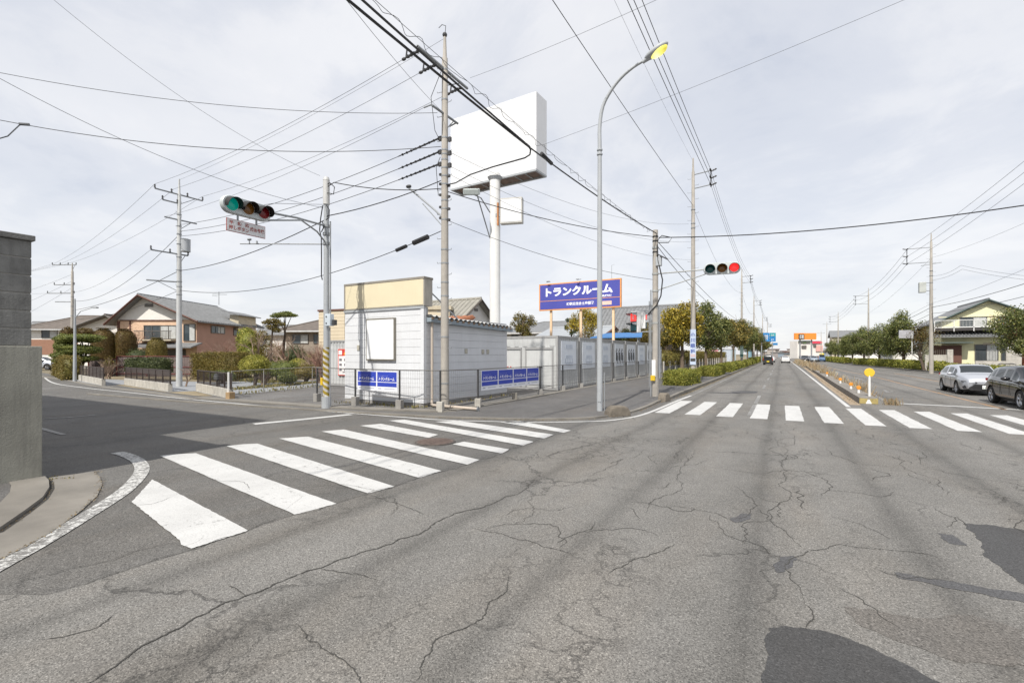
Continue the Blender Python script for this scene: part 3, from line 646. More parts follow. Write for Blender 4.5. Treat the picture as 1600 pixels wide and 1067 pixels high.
def pedhead(parent, M):
    def put(mb, nm, m, par, **k): mb.xform(M); return mb.build(nm, m, par, **k)
    h = put(MB().box((0, 0, 0), (.36, .22, .82)), 'pedestrian_head', WHITE, parent, bevel=.03)
    put(MB().box((0, -.112, 0), (.33, .008, .78)), 'face_plate', PLASB, h)
    put(MB().box((0, -.122, .19), (.30, .02, .30)), 'lens', mat('pedestrian red', (.6, .05, .05), .3, emit=((.95, .05, .04), .9)), h, bevel=.02)
    put(MB().box((-.0, -.137, .18), (.06, .008, .14)).box((0, -.137, .275), (.045, .008, .045)), 'standing_figure', WHITE, h)
    put(MB().box((0, -.122, -.18), (.29, .02, .29)), 'lens', mat('pedestrian green', (.02, .12, .13), .3), h, bevel=.02)
    for z in (.37, .0):
        put(MB().quad((-.18, -.11, z), (.18, -.11, z), (.17, -.36, z-.03), (-.17, -.36, z-.03)).quad((-.18, -.11, z), (-.18, -.11, z-.12), (-.17, -.36, z-.08), (-.17, -.36, z-.03)).quad((.18, -.11, z), (.18, -.11, z-.12), (.17, -.36, z-.08), (.17, -.36, z-.03)), 'hood', PLASW, h)
    return h
pedhead(t, Matrix.Translation(pc) @ Matrix.Rotation(R(-30), 4, 'Z') @ Matrix.Scale(1.18, 4))
pedhead(t, Matrix.Translation(pc+Vector((.30, .28, .1))) @ Matrix.Rotation(R(95), 4, 'Z') @ Matrix.Scale(.95, 4))
MB().tube([(b.x, b.y, 3.95), (pc.x-.3, pc.y, 3.98)], .02, 6).tube([(b.x, b.y, 3.02), (pc.x-.2, pc.y, 3.0)], .025, 6).build('signal_bracket', STEEL, t)
mb = MB()
for dx, r_, z0, z1 in ((.19, .04, .9, 4.1), (-.19, .03, .0, 4.9), (-.26, .022, .5, 4.4), (.12, .02, 1.2, 4.2)): mb.cyl((b.x+dx, b.y-.05, z0), (b.x+dx, b.y-.05, z1), r_, n=8)
mb.build('conduit', STEEL, t, smooth=True)
MB().box(b+Vector((.17, -.08, 6.15)), (.25, .2, .4)).build('control_box', STEELP, t, bevel=.02)
MB().box(b+Vector((.33, -.1, 6.35)), (.55, .25, .04), ry=R(32)).build('solar_panel', DARKM, t)
MB().box(b+Vector((-.03, -.17, 1.35)), (.17, .08, .75)).build('notice_plate', WHITE, t, bevel=.01)
MB().box(b+Vector((-.06, -.2, .92)), (.2, .12, .24)).build('push_button_box', MATS['signal yellow'], t, bevel=.01)
mb = MB().tube([b+Vector((.12, -.1, 7.1)), b+Vector((.3, -.1, 7.3)), b+Vector((.75, -.1, 7.15)), b+Vector((.6, -.1, 6.95)), b+Vector((.15, -.1, 7.0))], .02, 6)
mb.tube([b+Vector((.12, -.15, 6.9)), b+Vector((.15, -.16, 6.2)), b+Vector((.35, -.16, 5.3)), b+Vector((.28, -.16, 4.6)), b+Vector((.1, -.16, 4.2)), b+Vector((-.15, -.14, 3.95)), b+Vector((-.3, -.1, 3.8))], .028, 6); mb.build('cable_loop', CABLE, t, smooth=True)
mb = MB()
for z in (7.3, 7.1, 6.6): mb.cyl((b.x, b.y, z-.03), (b.x, b.y, z+.03), .13, n=16)
mb.build_each('pole_band', CABLE, t)
# --- big street lamp
b = G(937, 643); t = thing('street_lamp', 'tall grey street lamp with a curved arm and a glowing yellow lamp', 'street lamp', b)
arm = [(0, 9.3), (.0, 9.9), (.11, 10.55), (.40, 11.02), (.75, 11.36), (1.18, 11.6), (1.58, 11.72)]
P = [Vector((b.x, b.y, 0)), Vector((b.x, b.y, 3)), Vector((b.x, b.y, 8))]+dense([Vector((b.x+x, b.y, z)) for x, z in arm], 3)
MB().tube(P, [.1, .092, .075]+[.068-.03*i/len(P) for i in range(len(P)-3)], 16).build('pole', STEELP, t, smooth=True)
hc = Vector((b.x+1.93, b.y, 11.88)); Mh = Matrix.Translation(hc) @ Matrix.Rotation(R(-24), 4, 'Y')
MB().sphere((0, 0, .02), 1, 20, 12, (.42, .2, .13)).xform(Mh).build('lamp_housing', STEELP, t, smooth=True)
MB().cyl((-.5, 0, -.02), (-.25, 0, 0), .05, .1, 12).xform(Mh).build('lamp_neck', STEELP, t, smooth=True)
lm, tt, bs = newmat('sodium lamp glow'); k = NT(tt); g = k.n('ShaderNodeTexGradient', {0: k.n('ShaderNodeMapping', {0: k.n('ShaderNodeTexCoord').outputs['Object'], 'Location': (-(hc.x-b.x)/.3, 0, -(hc.z-.1)/.3), 'Scale': (1/.3, 1/.3, 1/.3)}).outputs[0]}, gradient_type='SPHERICAL')
k.put(bs.inputs['Base Color'], (.55, .5, .12)); k.put(bs.inputs['Emission Color'], k.ramp(g.outputs[1], [(0., (.42, .36, .03)), (.45, (.75, .68, .16)), (.8, (1., .97, .62))])); bs.inputs['Emission Strength'].default_value = 1.0; bs.inputs['Roughness'].default_value = .2
MB().sphere((.06, 0, -.045), 1, 20, 12, (.3, .165, .15)).xform(Mh).build('lamp_glass', lm, t, smooth=True)
mb = MB()
for z in (1.5, 8.9, 9.05): mb.cyl((b.x, b.y, z), (b.x, b.y, z+.04), .1, n=14)
mb.box((b.x+.02, b.y-.1, .5), (.12, .02, .3)); mb.build_each('pole_band', STEELP, t)
MB().cyl((b.x+.14, b.y+.1, 0), (b.x+.14, b.y+.1, 1.35), .02, n=6).build('marker_rod', STEEL, t)
# --- generic pieces
def insul(mb, a, c, r=.055, n=4):
    a, c = Vector(a), Vector(c)
    for i in range(n):
        p = a.lerp(c, (i+.5)/n); d = (c-a)/n*.35; mb.cyl(p-d, p+d, r, r*.6, 8)
    return mb.cyl(a, c, r*.35, n=6)
def upole(label, base, H, r0=.17, r1=.10, arms=(), trans=None, bands=(), name='utility_pole', group=None, steps=True, bracket=None, lod=0, m=None):
    """arms: (z, (dx,dy), a, b, n_insulators)"""
    t = thing(name, label, 'utility pole', base, group)
    n = 20 if lod == 0 else 8
    MB().tube([base, base+Vector((0, 0, H*.55)), base+Vector((0, 0, H-.9)), base+Vector((0, 0, H-.85)), base+Vector((0, 0, H))], [r0, (r0+r1)/2, r1*1.05, r1*.75, r1*.45], n).build('pole', m or POLE, t, smooth=True)
    for (z, d, a, c, ni) in arms:
        d = Vector((*d, 0)).normalized(); p = base+Vector((0, 0, z)); mb = MB().tube([p+d*a, p+d*c], .045, 6)
        if abs(c-a) > 1.2 and lod == 0: mb.tube([p+d*(c*.7), p+Vector((0, 0, -.6))], .02, 5)
        o = mb.build('cross_arm', STEEL, t)
        if ni:
            for i in range(ni):
                mi = MB(); q = p+d*(a+(c-a)*(i+.5*(ni == 1))/max(1, ni-1)); insul(mi, q+Vector((0, 0, .03)), q+Vector((0, 0, .25)), .06, 2); mi.build('insulator', DARKM, o)
    if bracket:
        z0, z1, d, L = bracket; d = Vector((*d, 0)).normalized(); p = base+d*L
        mb = MB().tube([base+Vector((0, 0, z0)), p+Vector((0, 0, z0+.05))], .035, 6).tube([base+Vector((0, 0, z1)), p+Vector((0, 0, z1+.05))], .035, 6).tube([p+Vector((0, 0, z0-.1)), p+Vector((0, 0, z1+.1))], .04, 6)
        o = mb.build('wire_bracket', STEEL, t)
        for i in range(3):
            mi = MB(); q = p+Vector((0, 0, z0+(z1-z0)*i/2)); insul(mi, q, q+d*.35+Vector((0, 0, .1)), .07, 3)
            insul(mi, q+Vector((0, -.1, 0)), q+Vector((0, -.45, .02)), .06, 3); mi.build('insulator', DARKM, o)
    if trans:
        z, d = trans; q = base+Vector((*d, z)); mb = MB().cyl(q, q+Vector((0, 0, .75)), .27, n=16).cyl(q+Vector((0, 0, .75)), q+Vector((0, 0, .82)), .29, .15, 16)
        mb.build('transformer', STEELP, t, smooth=True)
    mb = MB()
    for z in bands: mb.cyl(base+Vector((0, 0, z)), base+Vector((0, 0, z+.05)), r0*(1-.35*z/H)+.012, n=14)
    if steps:
        z = 2.2; s_ = 1
        while z < H-1.2: mb.tube([base+Vector((s_*r0*.7, 0, z)), base+Vector((s_*(r0+.16), -.03, z)), base+Vector((s_*(r0+.17), -.03, z+.05))], .011, 5); z += .45; s_ = -s_
    if mb.v and lod == 0: mb.build_each('pole_band_or_step', STEEL, t)
    return t
# main pole
b = G(695, 638); P1 = b
t = upole('tall main concrete utility pole between the grey shed and the crosswalk, carrying many cables', b, 13.75, .155, .10, arms=[(12.45, (0, 1), -1.5, 1.45, 0), (10.8, (0, 1), -.75, .8, 0)],
          bands=(.9, 2.6, 4.1, 4.6, 5.3, 5.8, 6.9, 7.3, 7.6, 8.2, 8.5, 8.8, 9.1, 9.3, 9.45, 9.9, 11.3, 12.4))
MB().tube([b+Vector((-.02, -1.5, 12.47)), b+Vector((-.02, 1.45, 12.47))], .055, 8).build('cross_arm', STEELP, t, smooth=True)
mb = MB().tube([b+Vector((0, -.75, 10.82)), b+Vector((-.35, -.75, 10.8))], .03, 6).tube([b+Vector((0, .75, 10.82)), b+Vector((-.35, .75, 10.75))], .03, 6); mb.build_each('arm_tip', STEEL, t)
ins = MB(); W3 = []
for dy in (-1.35, -.45, 1.2):
    q = b+Vector((-.1, dy, 12.4)); e = q+Vector((-.55, 0, -.05)); insul(ins, q, e, .065, 4); ins.sphere(e+Vector((-.1, 0, -.02)), .065, 8, 6, (1.6, .9, .9)); ins.tube([e, e+Vector((.05, 0, .3))], .03, 5); W3.append(e)
ins.build('insulator', DARKM, t)
mb = MB()
for z in (9.95, 9.45, 9.0): mb.box(b+Vector((-.2, -.02, z)), (.14, .1, .14)).box(b+Vector((.2, .03, z-.1)), (.12, .09, .16))
for z in (8.5, 8.15, 7.75, 7.3, 6.9): mb.box(b+Vector((.18, 0, z)), (.1, .08, .08)).box(b+Vector((-.16, -.05, z+.1)), (.08, .08, .08))
mb.build_each('cable_clamp', DARKM, t)
mb = MB().tube([b+Vector((0, 0, 6.95)), b+Vector((-.4, -.15, 7.35)), b+Vector((-1.25, -.55, 8.15))], .035, 6).tube([b+Vector((0, 0, 6.6)), b+Vector((-.75, -.35, 7.55))], .02, 6).tube([b+Vector((0, 0, 6.6)), b+Vector((-.12, 0, 7.2))], .05, 6)
mb.build('cable_bracket', STEELP, t); MB().sphere(b+Vector((-1.25, -.55, 8.2)), .08, 8, 6, (1.6, 1, .8)).build('cable_clamp', DARKM, t)
MB().tube([b+Vector((.1, -.1, 13.7)), b+Vector((.12, -.1, 13.95)), b+Vector((-.05, -.1, 14.05)), b+Vector((-.2, -.1, 13.98))], .012, 5).sphere(b+Vector((0, 0, 13.72)), .09, 10, 6).build('pole_cap', DARKM, t)
mb = MB().tube([P1+Vector((-.05, -.16, 12.3)), P1+Vector((-.4, -.3, 11.4)), P1+Vector((-.3, -.2, 10.2)), P1+Vector((-.16, -.15, 9.9))], .012, 5).tube([P1+Vector((-.1, -.14, 9.2)), P1+Vector((-.2, -.25, 8.8)), P1+Vector((-.18, -.15, 7.8))], .012, 5); mb.build('jumper_wire', CABLE, t)
# other poles
P3 = G(280, 604)
upole('grey utility pole with transformer in front of the garden of the brown house', P3, 12.7, .17, .09, arms=[(11.75, (0, 1), -1.3, 1.35, 4), (11.2, (0, 1), -.9, -.1, 2), (10.2, (0, 1), -.8, 1.0, 0), (8.1, (0, 1), -1.5, .5, 3), (6.4, (-.5, -1), .1, 1.6, 0)],
      trans=(8.3, (.1, .3)), bands=(5.6, 6.1, 6.4, 7.1, 7.9, 8.7, 9.3, 9.8, 10.5), m=mat('pale concrete pole', (.46, .47, .47), .8, .08, 3, streak=.25))
P4 = Wd((113-800)/FPX*50, 50)
upole('distant utility pole above the left street bend, with two cross arms', P4, 11.6, .17, .10, arms=[(11.4, (.87, .5), -2.1, .4, 4), (9.3, (.87, .5), -1.9, .2, 3), (8.4, (.87, .5), -2.6, .2, 3), (7.5, (.87, .5), -1.8, .2, 0)], bands=(6, 7, 8), lod=0, steps=False)
b5 = G(117, 596); t = thing('street_lamp', 'thin grey lamp post at the left kerb in front of the hedge', 'street lamp', b5)
MB().tube([b5, b5+Vector((0, 0, 6))], [.12, .05], 12).build('pole', STEELP, t, smooth=True)
mb = MB().tube([b5+Vector((0, 0, 4.6)), b5+Vector((.4, .2, 5.1)), b5+Vector((1.2, .6, 5.35))], .03, 6).box(b5+Vector((1.35, .68, 5.36)), (.4, .2, .1), rz=.5); mb.build('lamp_arm', STEELP, t)
PR = []
for i, (px, Z, H) in enumerate([(1083, 31, 14.8), (1159, 67, 14), (1178, 96, 13.8), (1191.5, 143, 14), (1199, 175, 14)]):
    q = Wd((px-800)/FPX*Z, Z); PR.append((q, H))
    lab = ['concrete utility pole rising behind the first yellow-green street tree, with advertising plates', 'utility pole beyond the red signal lamp, above the left street trees', 'utility pole just left of the blue direction signs', 'far utility pole directly behind the blue direction signs', 'farthest thin utility pole of the left row'][i]
    tt_ = upole(lab, q, H, .17, .09, bracket=(H-2.0, H-1.1, (1, -.1), 1.1), bands=(H-3.4, H-4.3, H-4.6, H-5.2), lod=0 if i < 2 else 1, steps=i < 2)
    if i == 0:
        mb = MB().box(q+Vector((.02, -.2, 2.45)), (.36, .03, 2.3)); o = mb.build('advert_plate', mat('plate pale blue', (.45, .52, .66), .5), tt_)
        BL = mat('plate blue', (.06, .10, .32), .5); z = 3.42
        for ch in '小川眼科': text(ch, q+Vector((-.12, -.22, z-.30)), (.28, 0, 0), (0, 0, .27), BL, 'lettering', o, bold=.03); z -= .36
        MB().box(q+Vector((.02, -.218, 1.62)), (.3, .008, .2)).build('plate_block', DARKM, o); MB().box(q+Vector((.02, -.218, 1.9)), (.3, .008, .2)).build('plate_block', mat('plate rose', (.5, .4, .42), .5), o)
    if i == 1:
        o = MB().box(q+Vector((0, -.2, 2.6)), (.42, .03, 2.2)).build('advert_plate', mat('plate mint', (.45, .62, .60), .5), tt_)
        MB().box(q+Vector((0, -.22, 1.8)), (.42, .01, .3)).build('plate_block', mat('plate dark green', (.08, .2, .18), .5), o)
PRR = []
for i, (px, Z, H) in enumerate([(1455, 48, 14.2), (1357, 87, 14.1), (1309.6, 134, 14), (1292, 175, 14), (1323, 190, 12), (1283, 205, 12)]):
    q = Wd((px-800)/FPX*Z, Z); PRR.append((q, H))
    lab = ['concrete utility pole with grey transformer box left of the yellow house', 'utility pole standing among the right-hand street trees', 'thin utility pole where the right street trees end', 'far utility pole right of the orange store sign', 'small far utility pole with cross arm above the right trees', 'smallest far utility pole beside the orange store sign'][i]
    t = upole(lab, q, H, .19, .09, bracket=(H-2.9, H-1.4, (-1, .1), 1.9) if i < 3 else None, arms=() if i < 3 else [(H-1, (1, 0), -1.2, 1.2, 2)], bands=(H-3.8, H-4.3, H-5, 7), lod=0 if i < 1 else 1, steps=i < 1, trans=None)
    if i == 0:
        MB().box(q+Vector((-.75, -.25, 8.75)), (.55, .5, 1.05)).build('transformer', mat('transformer grey', (.42, .44, .42), .5), t, bevel=.03)
        mb = MB().tube([q+Vector((0, 0, 9.2)), q+Vector((-.5, -.2, 9.2))], .03, 6).tube([q+Vector((0, 0, 8.4)), q+Vector((-.5, -.2, 8.4))], .03, 6).tube([q+Vector((-.8, 0, 11.0)), q+Vector((.8, 0, 11.2))], .03, 6); mb.build_each('transformer_bracket', STEEL, t)
# --- wires
def cat(a, c, sag, n=14): return [a.lerp(c, i/n)-Vector((0, 0, 4*sag*(i/n)*(1-i/n))) for i in range(n+1)]
def wire(label, group, segs, r=.012, m=None, name='overhead_wire'):
    """segs: list of polylines of Vectors; one object per wire"""
    mb = MB()
    for s in segs: mb.tube(s, r*(.72 if m is None or m == CABLE_G else .9), 5)
    return tag(mb.build(name, m or CABLE_G, smooth=True), label, 'overhead wire', group)
g1 = 'service wires between the main pole and the pole by the garden'
tips = [P3+Vector((0, y, 12.0)) for y in (-1.3, -.3, 1.3)]
for k_, (a, c) in enumerate(zip(W3, tips)): wire(['high voltage wire from the near end of the top cross arm to the garden pole', 'middle high voltage wire from the main pole to the garden pole', 'high voltage wire from the far end of the top cross arm to the garden pole'][k_], g1, [cat(a, c, .35)], .011)
wire('single earth wire from the very top of the main pole to the garden pole top', g1, [cat(P1+Vector((0, 0, 13.6)), P3+Vector((0, 0, 12.65)), .3)], .008)
wire('wire from the second cross arm of the main pole to the garden pole', g1, [cat(P1+Vector((-.35, -.75, 10.8)), P3+Vector((0, -.8, 10.2)), .4)], .010)
for k_, (z, z2) in enumerate(((9.95, 9.9), (9.45, 9.5), (9.0, 9.2))):
    a = P1+Vector((-.25, -.05, z)); c = P3+Vector((.1, 0, z2)); cc = cat(a, c, .5, 20); 
    mb = MB().tube(cc, .012, 5).tube(cc[:3], [.035, .035, .02], 6)
    for i in range(9): p = cc[0].lerp(cc[2], i/9); mb.sphere(p, .05, 6, 4)
    tag(mb.build('overhead_wire', CABLE, smooth=False), ['upper black beaded low voltage wire left of the main pole', 'middle black beaded low voltage wire left of the main pole', 'lower black beaded low voltage wire left of the main pole'][k_], 'overhead wire', g1)
a = P1+Vector((-.2, 0, 8.55)); wire('telephone cable dropping from the main pole past the signal pole to the garden pole', g1, [cat(P1+Vector((-.1, -.1, 8.35)), Vector((-14.6, 11.85, 7.1)), .12, 8)+cat(Vector((-14.75, 11.9, 7.0)), P3+Vector((0, 0, 7.1)), .35), cat(P3+Vector((0, 0, 7.1)), P4+Vector((0, 0, 6.6)), .4)], .02, CABLE)
wire('black cable running level from the signal pole top to the main pole', 'cables at the main pole', [[Vector((-14.6, 11.88, 8.2))]+cat(Vector((-14.3, 11.9, 8.3)), P1+Vector((-.1, 0, 8.1)), .15)], .018, CABLE)
lp = cat(P1+Vector((-.1, 0, 6.55)), P3+Vector((0, 0, 5.9)), .9, 24); mb = MB().tube(lp, .015, 5)
for p_, L_, r_ in ((.12, .75, .11), (.5, .0, 0), (.62, .45, .09)):
    pass
d_ = (lp[2]-lp[0]).normalized(); q1 = lp[0]+d_*.75; q2 = lp[0]+d_*1.9
mb.cyl(q1, q1+d_*.75, .10, n=8).cyl(q2, q2+d_*.55, .075, n=8)
tag(mb.build('overhead_wire', CABLE), 'low telephone cable with two black splice boxes', 'overhead wire', g1)
wire('low cable continuing from the garden pole to the far left street pole', 'wires at the far left', [cat(P3+Vector((0, 0, 5.9)), P4+Vector((0, 0, 5.7)), .5), cat(P4+Vector((0, 0, 5.7)), P4+Vector((-30, -5, 4.5)), .5)], .014, CABLE)
for k_, (y, z) in enumerate(((-1.3, 12.0), (-.3, 12.0), (1.3, 12.0), (-1.5, 8.1))):
    wire(['first', 'second', 'third', 'lowest'][k_]+' thin wire between the garden pole and the far left pole', 'wires at the far left', [cat(P3+Vector((0, y, z)), P4+Vector((-1.7+k_*.6, -1+k_*.35, 11.5 if k_ < 3 else 8.5)), .5), cat(P4+Vector((-1.7+k_*.6, -1+k_*.35, 11.5 if k_ < 3 else 8.5)), P4+Vector((-40, -4-k_, 11)), .5)], .012)
wire('thick black cable sagging from the garden pole to the far left pole', 'wires at the far left', [cat(P3+Vector((0, 0, 9.3)), P4+Vector((0, 0, 7.6)), 1.2)], .016, CABLE)
for k_ in range(3): wire(['top', 'middle', 'bottom'][k_]+' level wire running left from the far left pole', 'wires at the far left', [cat(P4+Vector((0, 0, 10.4-k_*.7)), D(-60, 480+k_*28, 55), .4)], .014, CABLE_G)
# big cables over the pavement
b = G(1024, 622); q = b+Vector((0, 0, 7.3)); mid = D(828, 231, 13.3)
TH = 'thick cables over the corner pavement'
for k_, (px, dz) in enumerate(((557, 0), (577, .12))):
    s_ = D(px, 2, 8.0); e0 = s_+(s_-mid)*1.2; wire(['thick black cable above the corner, left one of the pair', 'thick black cable above the corner, right one of the pair'][k_], TH, [cat(e0, mid+Vector((0, 0, dz*.2)), .1)], .026 if k_ else .03, CABLE)
mb = MB().tube(cat(mid, D(1026, 365, 21.3), .1, 12), .022, 6).cyl(D(846, 240, 13.9), D(862, 256, 14.4), .055, n=8).tube([D(824, 226, 13.2), D(829, 234, 13.3), D(828, 242, 13.4), D(820, 247, 13.6), D(770, 261, 15), D(735, 273, 16), D(712, 286, 16.9), D(698, 289, 17.3)], .022, 6)
tag(mb.build('overhead_wire', CABLE, smooth=True), 'black cable with splice tube forking back to the main pole before the white billboard', 'overhead wire', TH)
coil = []; pa = D(598, 0, 8.6); pb = D(1015, 362, 21.5)
pa0 = pa+(pa-pb)*.3
for i in range(260):
    tt_ = i/259; p = pa0.lerp(pb, tt_)-Vector((0, 0, .25*4*tt_*(1-tt_))); coil.append(p+Vector((math.sin(i*.9)*.05, 0, math.cos(i*.7)*.06)))
wire('thin wire lashed in loops above the corner pavement', TH, [coil, cat(pa0+Vector((0, 0, .05)), pb+Vector((0, 0, .05)), .25)], .008)
for k_, (px1, px2) in enumerate([((520, -10), (668, 165)), ((605, -5), (720, 150))]):
    pass
wire('thin wire leaving the main pole up to the left over the camera', TH, [cat(D(525, -20, 9), P1+Vector((-.1, 0, 10.9)), .1)], .008)
wire('thin grey wire crossing high over the left street', 'thin wires over the left street', [cat(D(60, -20, 14), D(500, 275, 19), .5, 20)], .008)
wire('long thin wire falling from the left frame edge to the signal pole', 'thin wires over the left street', [cat(D(-60, 90, 12), D(505, 325, 17.8), .5, 20)], .010)
wire('upper long wire sagging from the left to the second cross arm of the main pole', 'thin wires over the left street', [cat(D(-40, 106, 15), P1+Vector((-.1, -.3, 10.75)), .45, 20)], .013)
mb = MB().tube(cat(D(-40, 180, 16.2), P1+Vector((-.1, -.1, 9.6)), .6, 20), .013, 5).tube([D(-20, 222, 16), D(12, 213, 16), D(30, 196, 16.2), D(38, 194, 16.3)], .02, 5).cyl(D(30, 194, 16.2), D(46, 195, 16.3), .05, n=6)
tag(mb.build('overhead_wire', CABLE_G), 'lower long wire with a dead-end clamp at the left frame edge', 'overhead wire', 'thin wires over the left street')
for k_, (x0, y0, x1, y1) in enumerate(((1460, -20, 850, 226), (1080, -25, 735, 122))):
    wire(['long thin wire crossing the sky behind the street lamp', 'thin wire crossing the sky above the billboard'][k_], 'thin wires crossing the main road', [cat(D(x0, y0, 13), D(x1, y1, 19), .1, 16)], .008)
b0, H0 = PR[0]; TW = 'wires along the left side of the main road'
for k_, (dz, px) in enumerate(((13.75, 1003), (13.3, 990), (12.8, 980))):
    e = b0+Vector((1.1, -.4, dz)); s_ = D(px, 0, (dz-2)/553*FPX); wire(['upper of three wires running over the street lamp', 'middle of three wires running over the street lamp', 'lower of three wires running over the street lamp'][k_], TW, [[s_+(s_-e)*1.2]+cat(s_, e, .05, 6)], .015, CABLE)
wire('single wire from the top of the frame down to the ad-plate pole', TW, [cat(D(855, -12, 12.9), b0+Vector((0, -.1, 11.7)), .1)], .013, CABLE)
wire('very thin wire left of the three wires over the street lamp', TW, [cat(D(955, -10, 14), b0+Vector((0, 0, 14.6)), .15)], .006)
for i in range(len(PR)-1):
    for dz in (1.1, 1.55, 2.0): wire({1.1: 'top', 1.55: 'middle', 2.0: 'bottom'}[dz]+' wire of the left pole row, %s span from the ad-plate pole' % ['first', 'second', 'third', 'fourth'][i], TW, [cat(PR[i][0]+Vector((1.1, 0, PR[i][1]-dz)), PR[i+1][0]+Vector((1.1, 0, PR[i+1][1]-dz)), .9)], .014+.004*i, CABLE_G)
    wire('lower separate wire of the left pole row, %s span' % ['first', 'second', 'third', 'fourth'][i], TW, [cat(PR[i][0]+Vector((0, 0, PR[i][1]-3.2)), PR[i+1][0]+Vector((0, 0, PR[i+1][1]-3.4)), 1.4)], .012+.004*i, CABLE_G)
wire('telephone cable from the signal pole to the poles behind the trees', TW, [cat(G(1024, 622)+Vector((0, 0, 7.2)), PR[1][0]+Vector((0, 0, 6.5)), .5)], .016, CABLE)
wire('second telephone cable from the signal pole to the poles behind the trees', TW, [cat(G(1024, 622)+Vector((0, 0, 7.0)), PR[0][0]+Vector((0, 0, 6.3)), .1), cat(PR[0][0]+Vector((0, 0, 6.3)), PR[1][0]+Vector((0, 0, 5.9)), .4)], .016, CABLE)
wire('thick black cable crossing the main road from the signal pole to the right', 'cables crossing the main road', [cat(G(1024, 622)+Vector((.15, 0, 7.25)), D(1640, 315, 15.5), .28, 20)], .024, CABLE)
wire('black cable from the main pole to the signal pole above the containers', 'cables crossing the main road', [cat(P1+Vector((.1, 0, 7.95)), G(1024, 622)+Vector((0, 0, 7.3)), .25)], .018, CABLE)
wire('thin cable from the main pole down to the signal pole', 'cables crossing the main road', [cat(P1+Vector((.1, 0, 6.9)), D(1020, 437, 22), .3)], .010, CABLE)
for k_, z in enumerate((9.4, 8.9, 8.6)): wire(['upper', 'middle', 'lower'][k_]+' thin wire leading from the main pole behind the billboard', 'thin wires behind the billboard', [cat(P1+Vector((.15, 0, z)), D(1076+k_*3, 350+k_*28, 33), .8)], .009)
RW = 'wires along the right side of the main road'
c0, Hc = PRR[0]
for k_, dz in enumerate((1.4, 2.15, 2.9)):
    e = c0+Vector((-1.9, 0, Hc-dz)); wire(['top', 'middle', 'bottom'][k_]+' of three wires from the transformer pole to the upper right frame edge', RW, [cat(e, D(1615, 240+k_*18, 30), .2)], .018, CABLE_G)
    for i in range(2): wire(['top', 'middle', 'bottom'][k_]+' wire of the right pole row, %s span' % ['first', 'second'][i], RW, [cat(PRR[i][0]+Vector((-1.9, 0, PRR[i][1]-dz)), PRR[i+1][0]+Vector((-1.9, 0, PRR[i+1][1]-dz)), 1.0)], .02, CABLE_G)
wire('pair of cables that bend down right of the transformer pole', RW, [cat(c0+Vector((.1, 0, 9.9)), D(1501, 415, 44), .25)+cat(D(1503, 415, 44), D(1620, 433, 36), .1), cat(c0+Vector((.1, 0, 9.5)), D(1503, 421, 44), .2)+cat(D(1505, 421, 44), D(1620, 439, 36), .1)], .016, CABLE_G)
for k_, (y0, zz, y1, r_) in enumerate(((340, 10.2, 560, .012), (412, 7.0, 560, .014), (437, 5.2, 560, .024), (458, 4.2, 0, .02))):
    e = c0+Vector((0, 0, hz(c0, [403, 474, 480, 490][k_]))); wire(['highest telephone line passing right of the transformer pole', 'grey telephone line above the roof of the yellow house', 'thick black telephone cable above the roof of the yellow house', 'lowest cable crossing in front of the yellow house roof'][k_], RW, [cat(D(1620, y0, 33), e, .2), cat(e, PRR[1][0]+Vector((0, 0, [9.5, 6.8, 6.2, 5.5][k_])), .5)], r_, CABLE_G if k_ < 2 else CABLE)
# ================================================================= shed, containers, fence, signs
SID = mat('white siding', (.63, .645, .67), .55, .05, 1.2, streak=.16, stain=(.42, .41, .39))
SIDB = mat('siding backing', (.33, .34, .36), .8)
X0, X1, Y0, Y1 = -15.76, -11.6, 13.72, 19.84
t = thing('shed', 'small white siding shed with a cream sign board along its roof edge', 'shed', (X1, Y0, 0))
BH = .30
def siding(mb, axis, c, a, b, z0, z1, out, gaps=.007, th=.03):
    z = z0
    while z < z1-.02:
        zt = min(z+BH-gaps, z1)
        if axis == 'y': mb.bb(a, b, c, c+out*th, z, zt)
        else: mb.bb(c, c+out*th, a, b, z, zt)
        z += BH
MB().bb(X0, X1, Y0, Y1, .14, 3.45).bb(X0, X1, Y0, Y0+.25, 3.45, 3.76).build('wall_core', SIDB, t)
mb = MB(); siding(mb, 'y', Y0, X0-.03, X1+.03, .16, 3.72, -1); mb.build('front_wall', SID, t, bevel=.004)
mb = MB(); siding(mb, 'x', X1, Y0, Y1, .16, 3.4, 1); mb.build('side_wall', SID, t, bevel=.004)
mb = MB(); siding(mb, 'x', X0, Y0, Y1, .16, 3.4, -1); mb.build('side_wall', SID, t)
MB().bb(X0-.02, X1+.02, Y0-.02, Y1+.02, -.05, .14).build('foundation', CONC_D, t)
MB().bb(X1+.03, X1+.06, Y0-.035, Y0+.09, .16, 3.72).bb(X1-.09, X1+.06, Y0-.062, Y0-.032, .16, 3.72).build('corner_trim', SID, t)
MB().bb(X0-.05, X1+.08, Y0-.075, Y0+.02, 3.70, 3.78).build('eave_flashing', STEELP, t)
o = MB().bb(X0-.0, X1+.08, Y0-.06, Y0+.42, 3.80, 4.86).build('sign_board', mat('board casing', (.40, .38, .34), .6, .1, 2, streak=.4), t)
MB().bb(X0+.04, X1+.04, Y0-.075, Y0-.058, 3.84, 4.80).build('cream_panel', mat('cream panel', (.66, .59, .42), .5, .04, .8, streak=.12, stain=(.55, .45, .28)), o)
MB().bb(X0-.02, X1+.10, Y0-.09, Y0+.44, 4.80, 4.88).bb(X0-.02, X0+.05, Y0-.085, Y0, 3.8, 4.8).build('board_frame', mat('aged trim', (.24, .22, .19), .6), o)
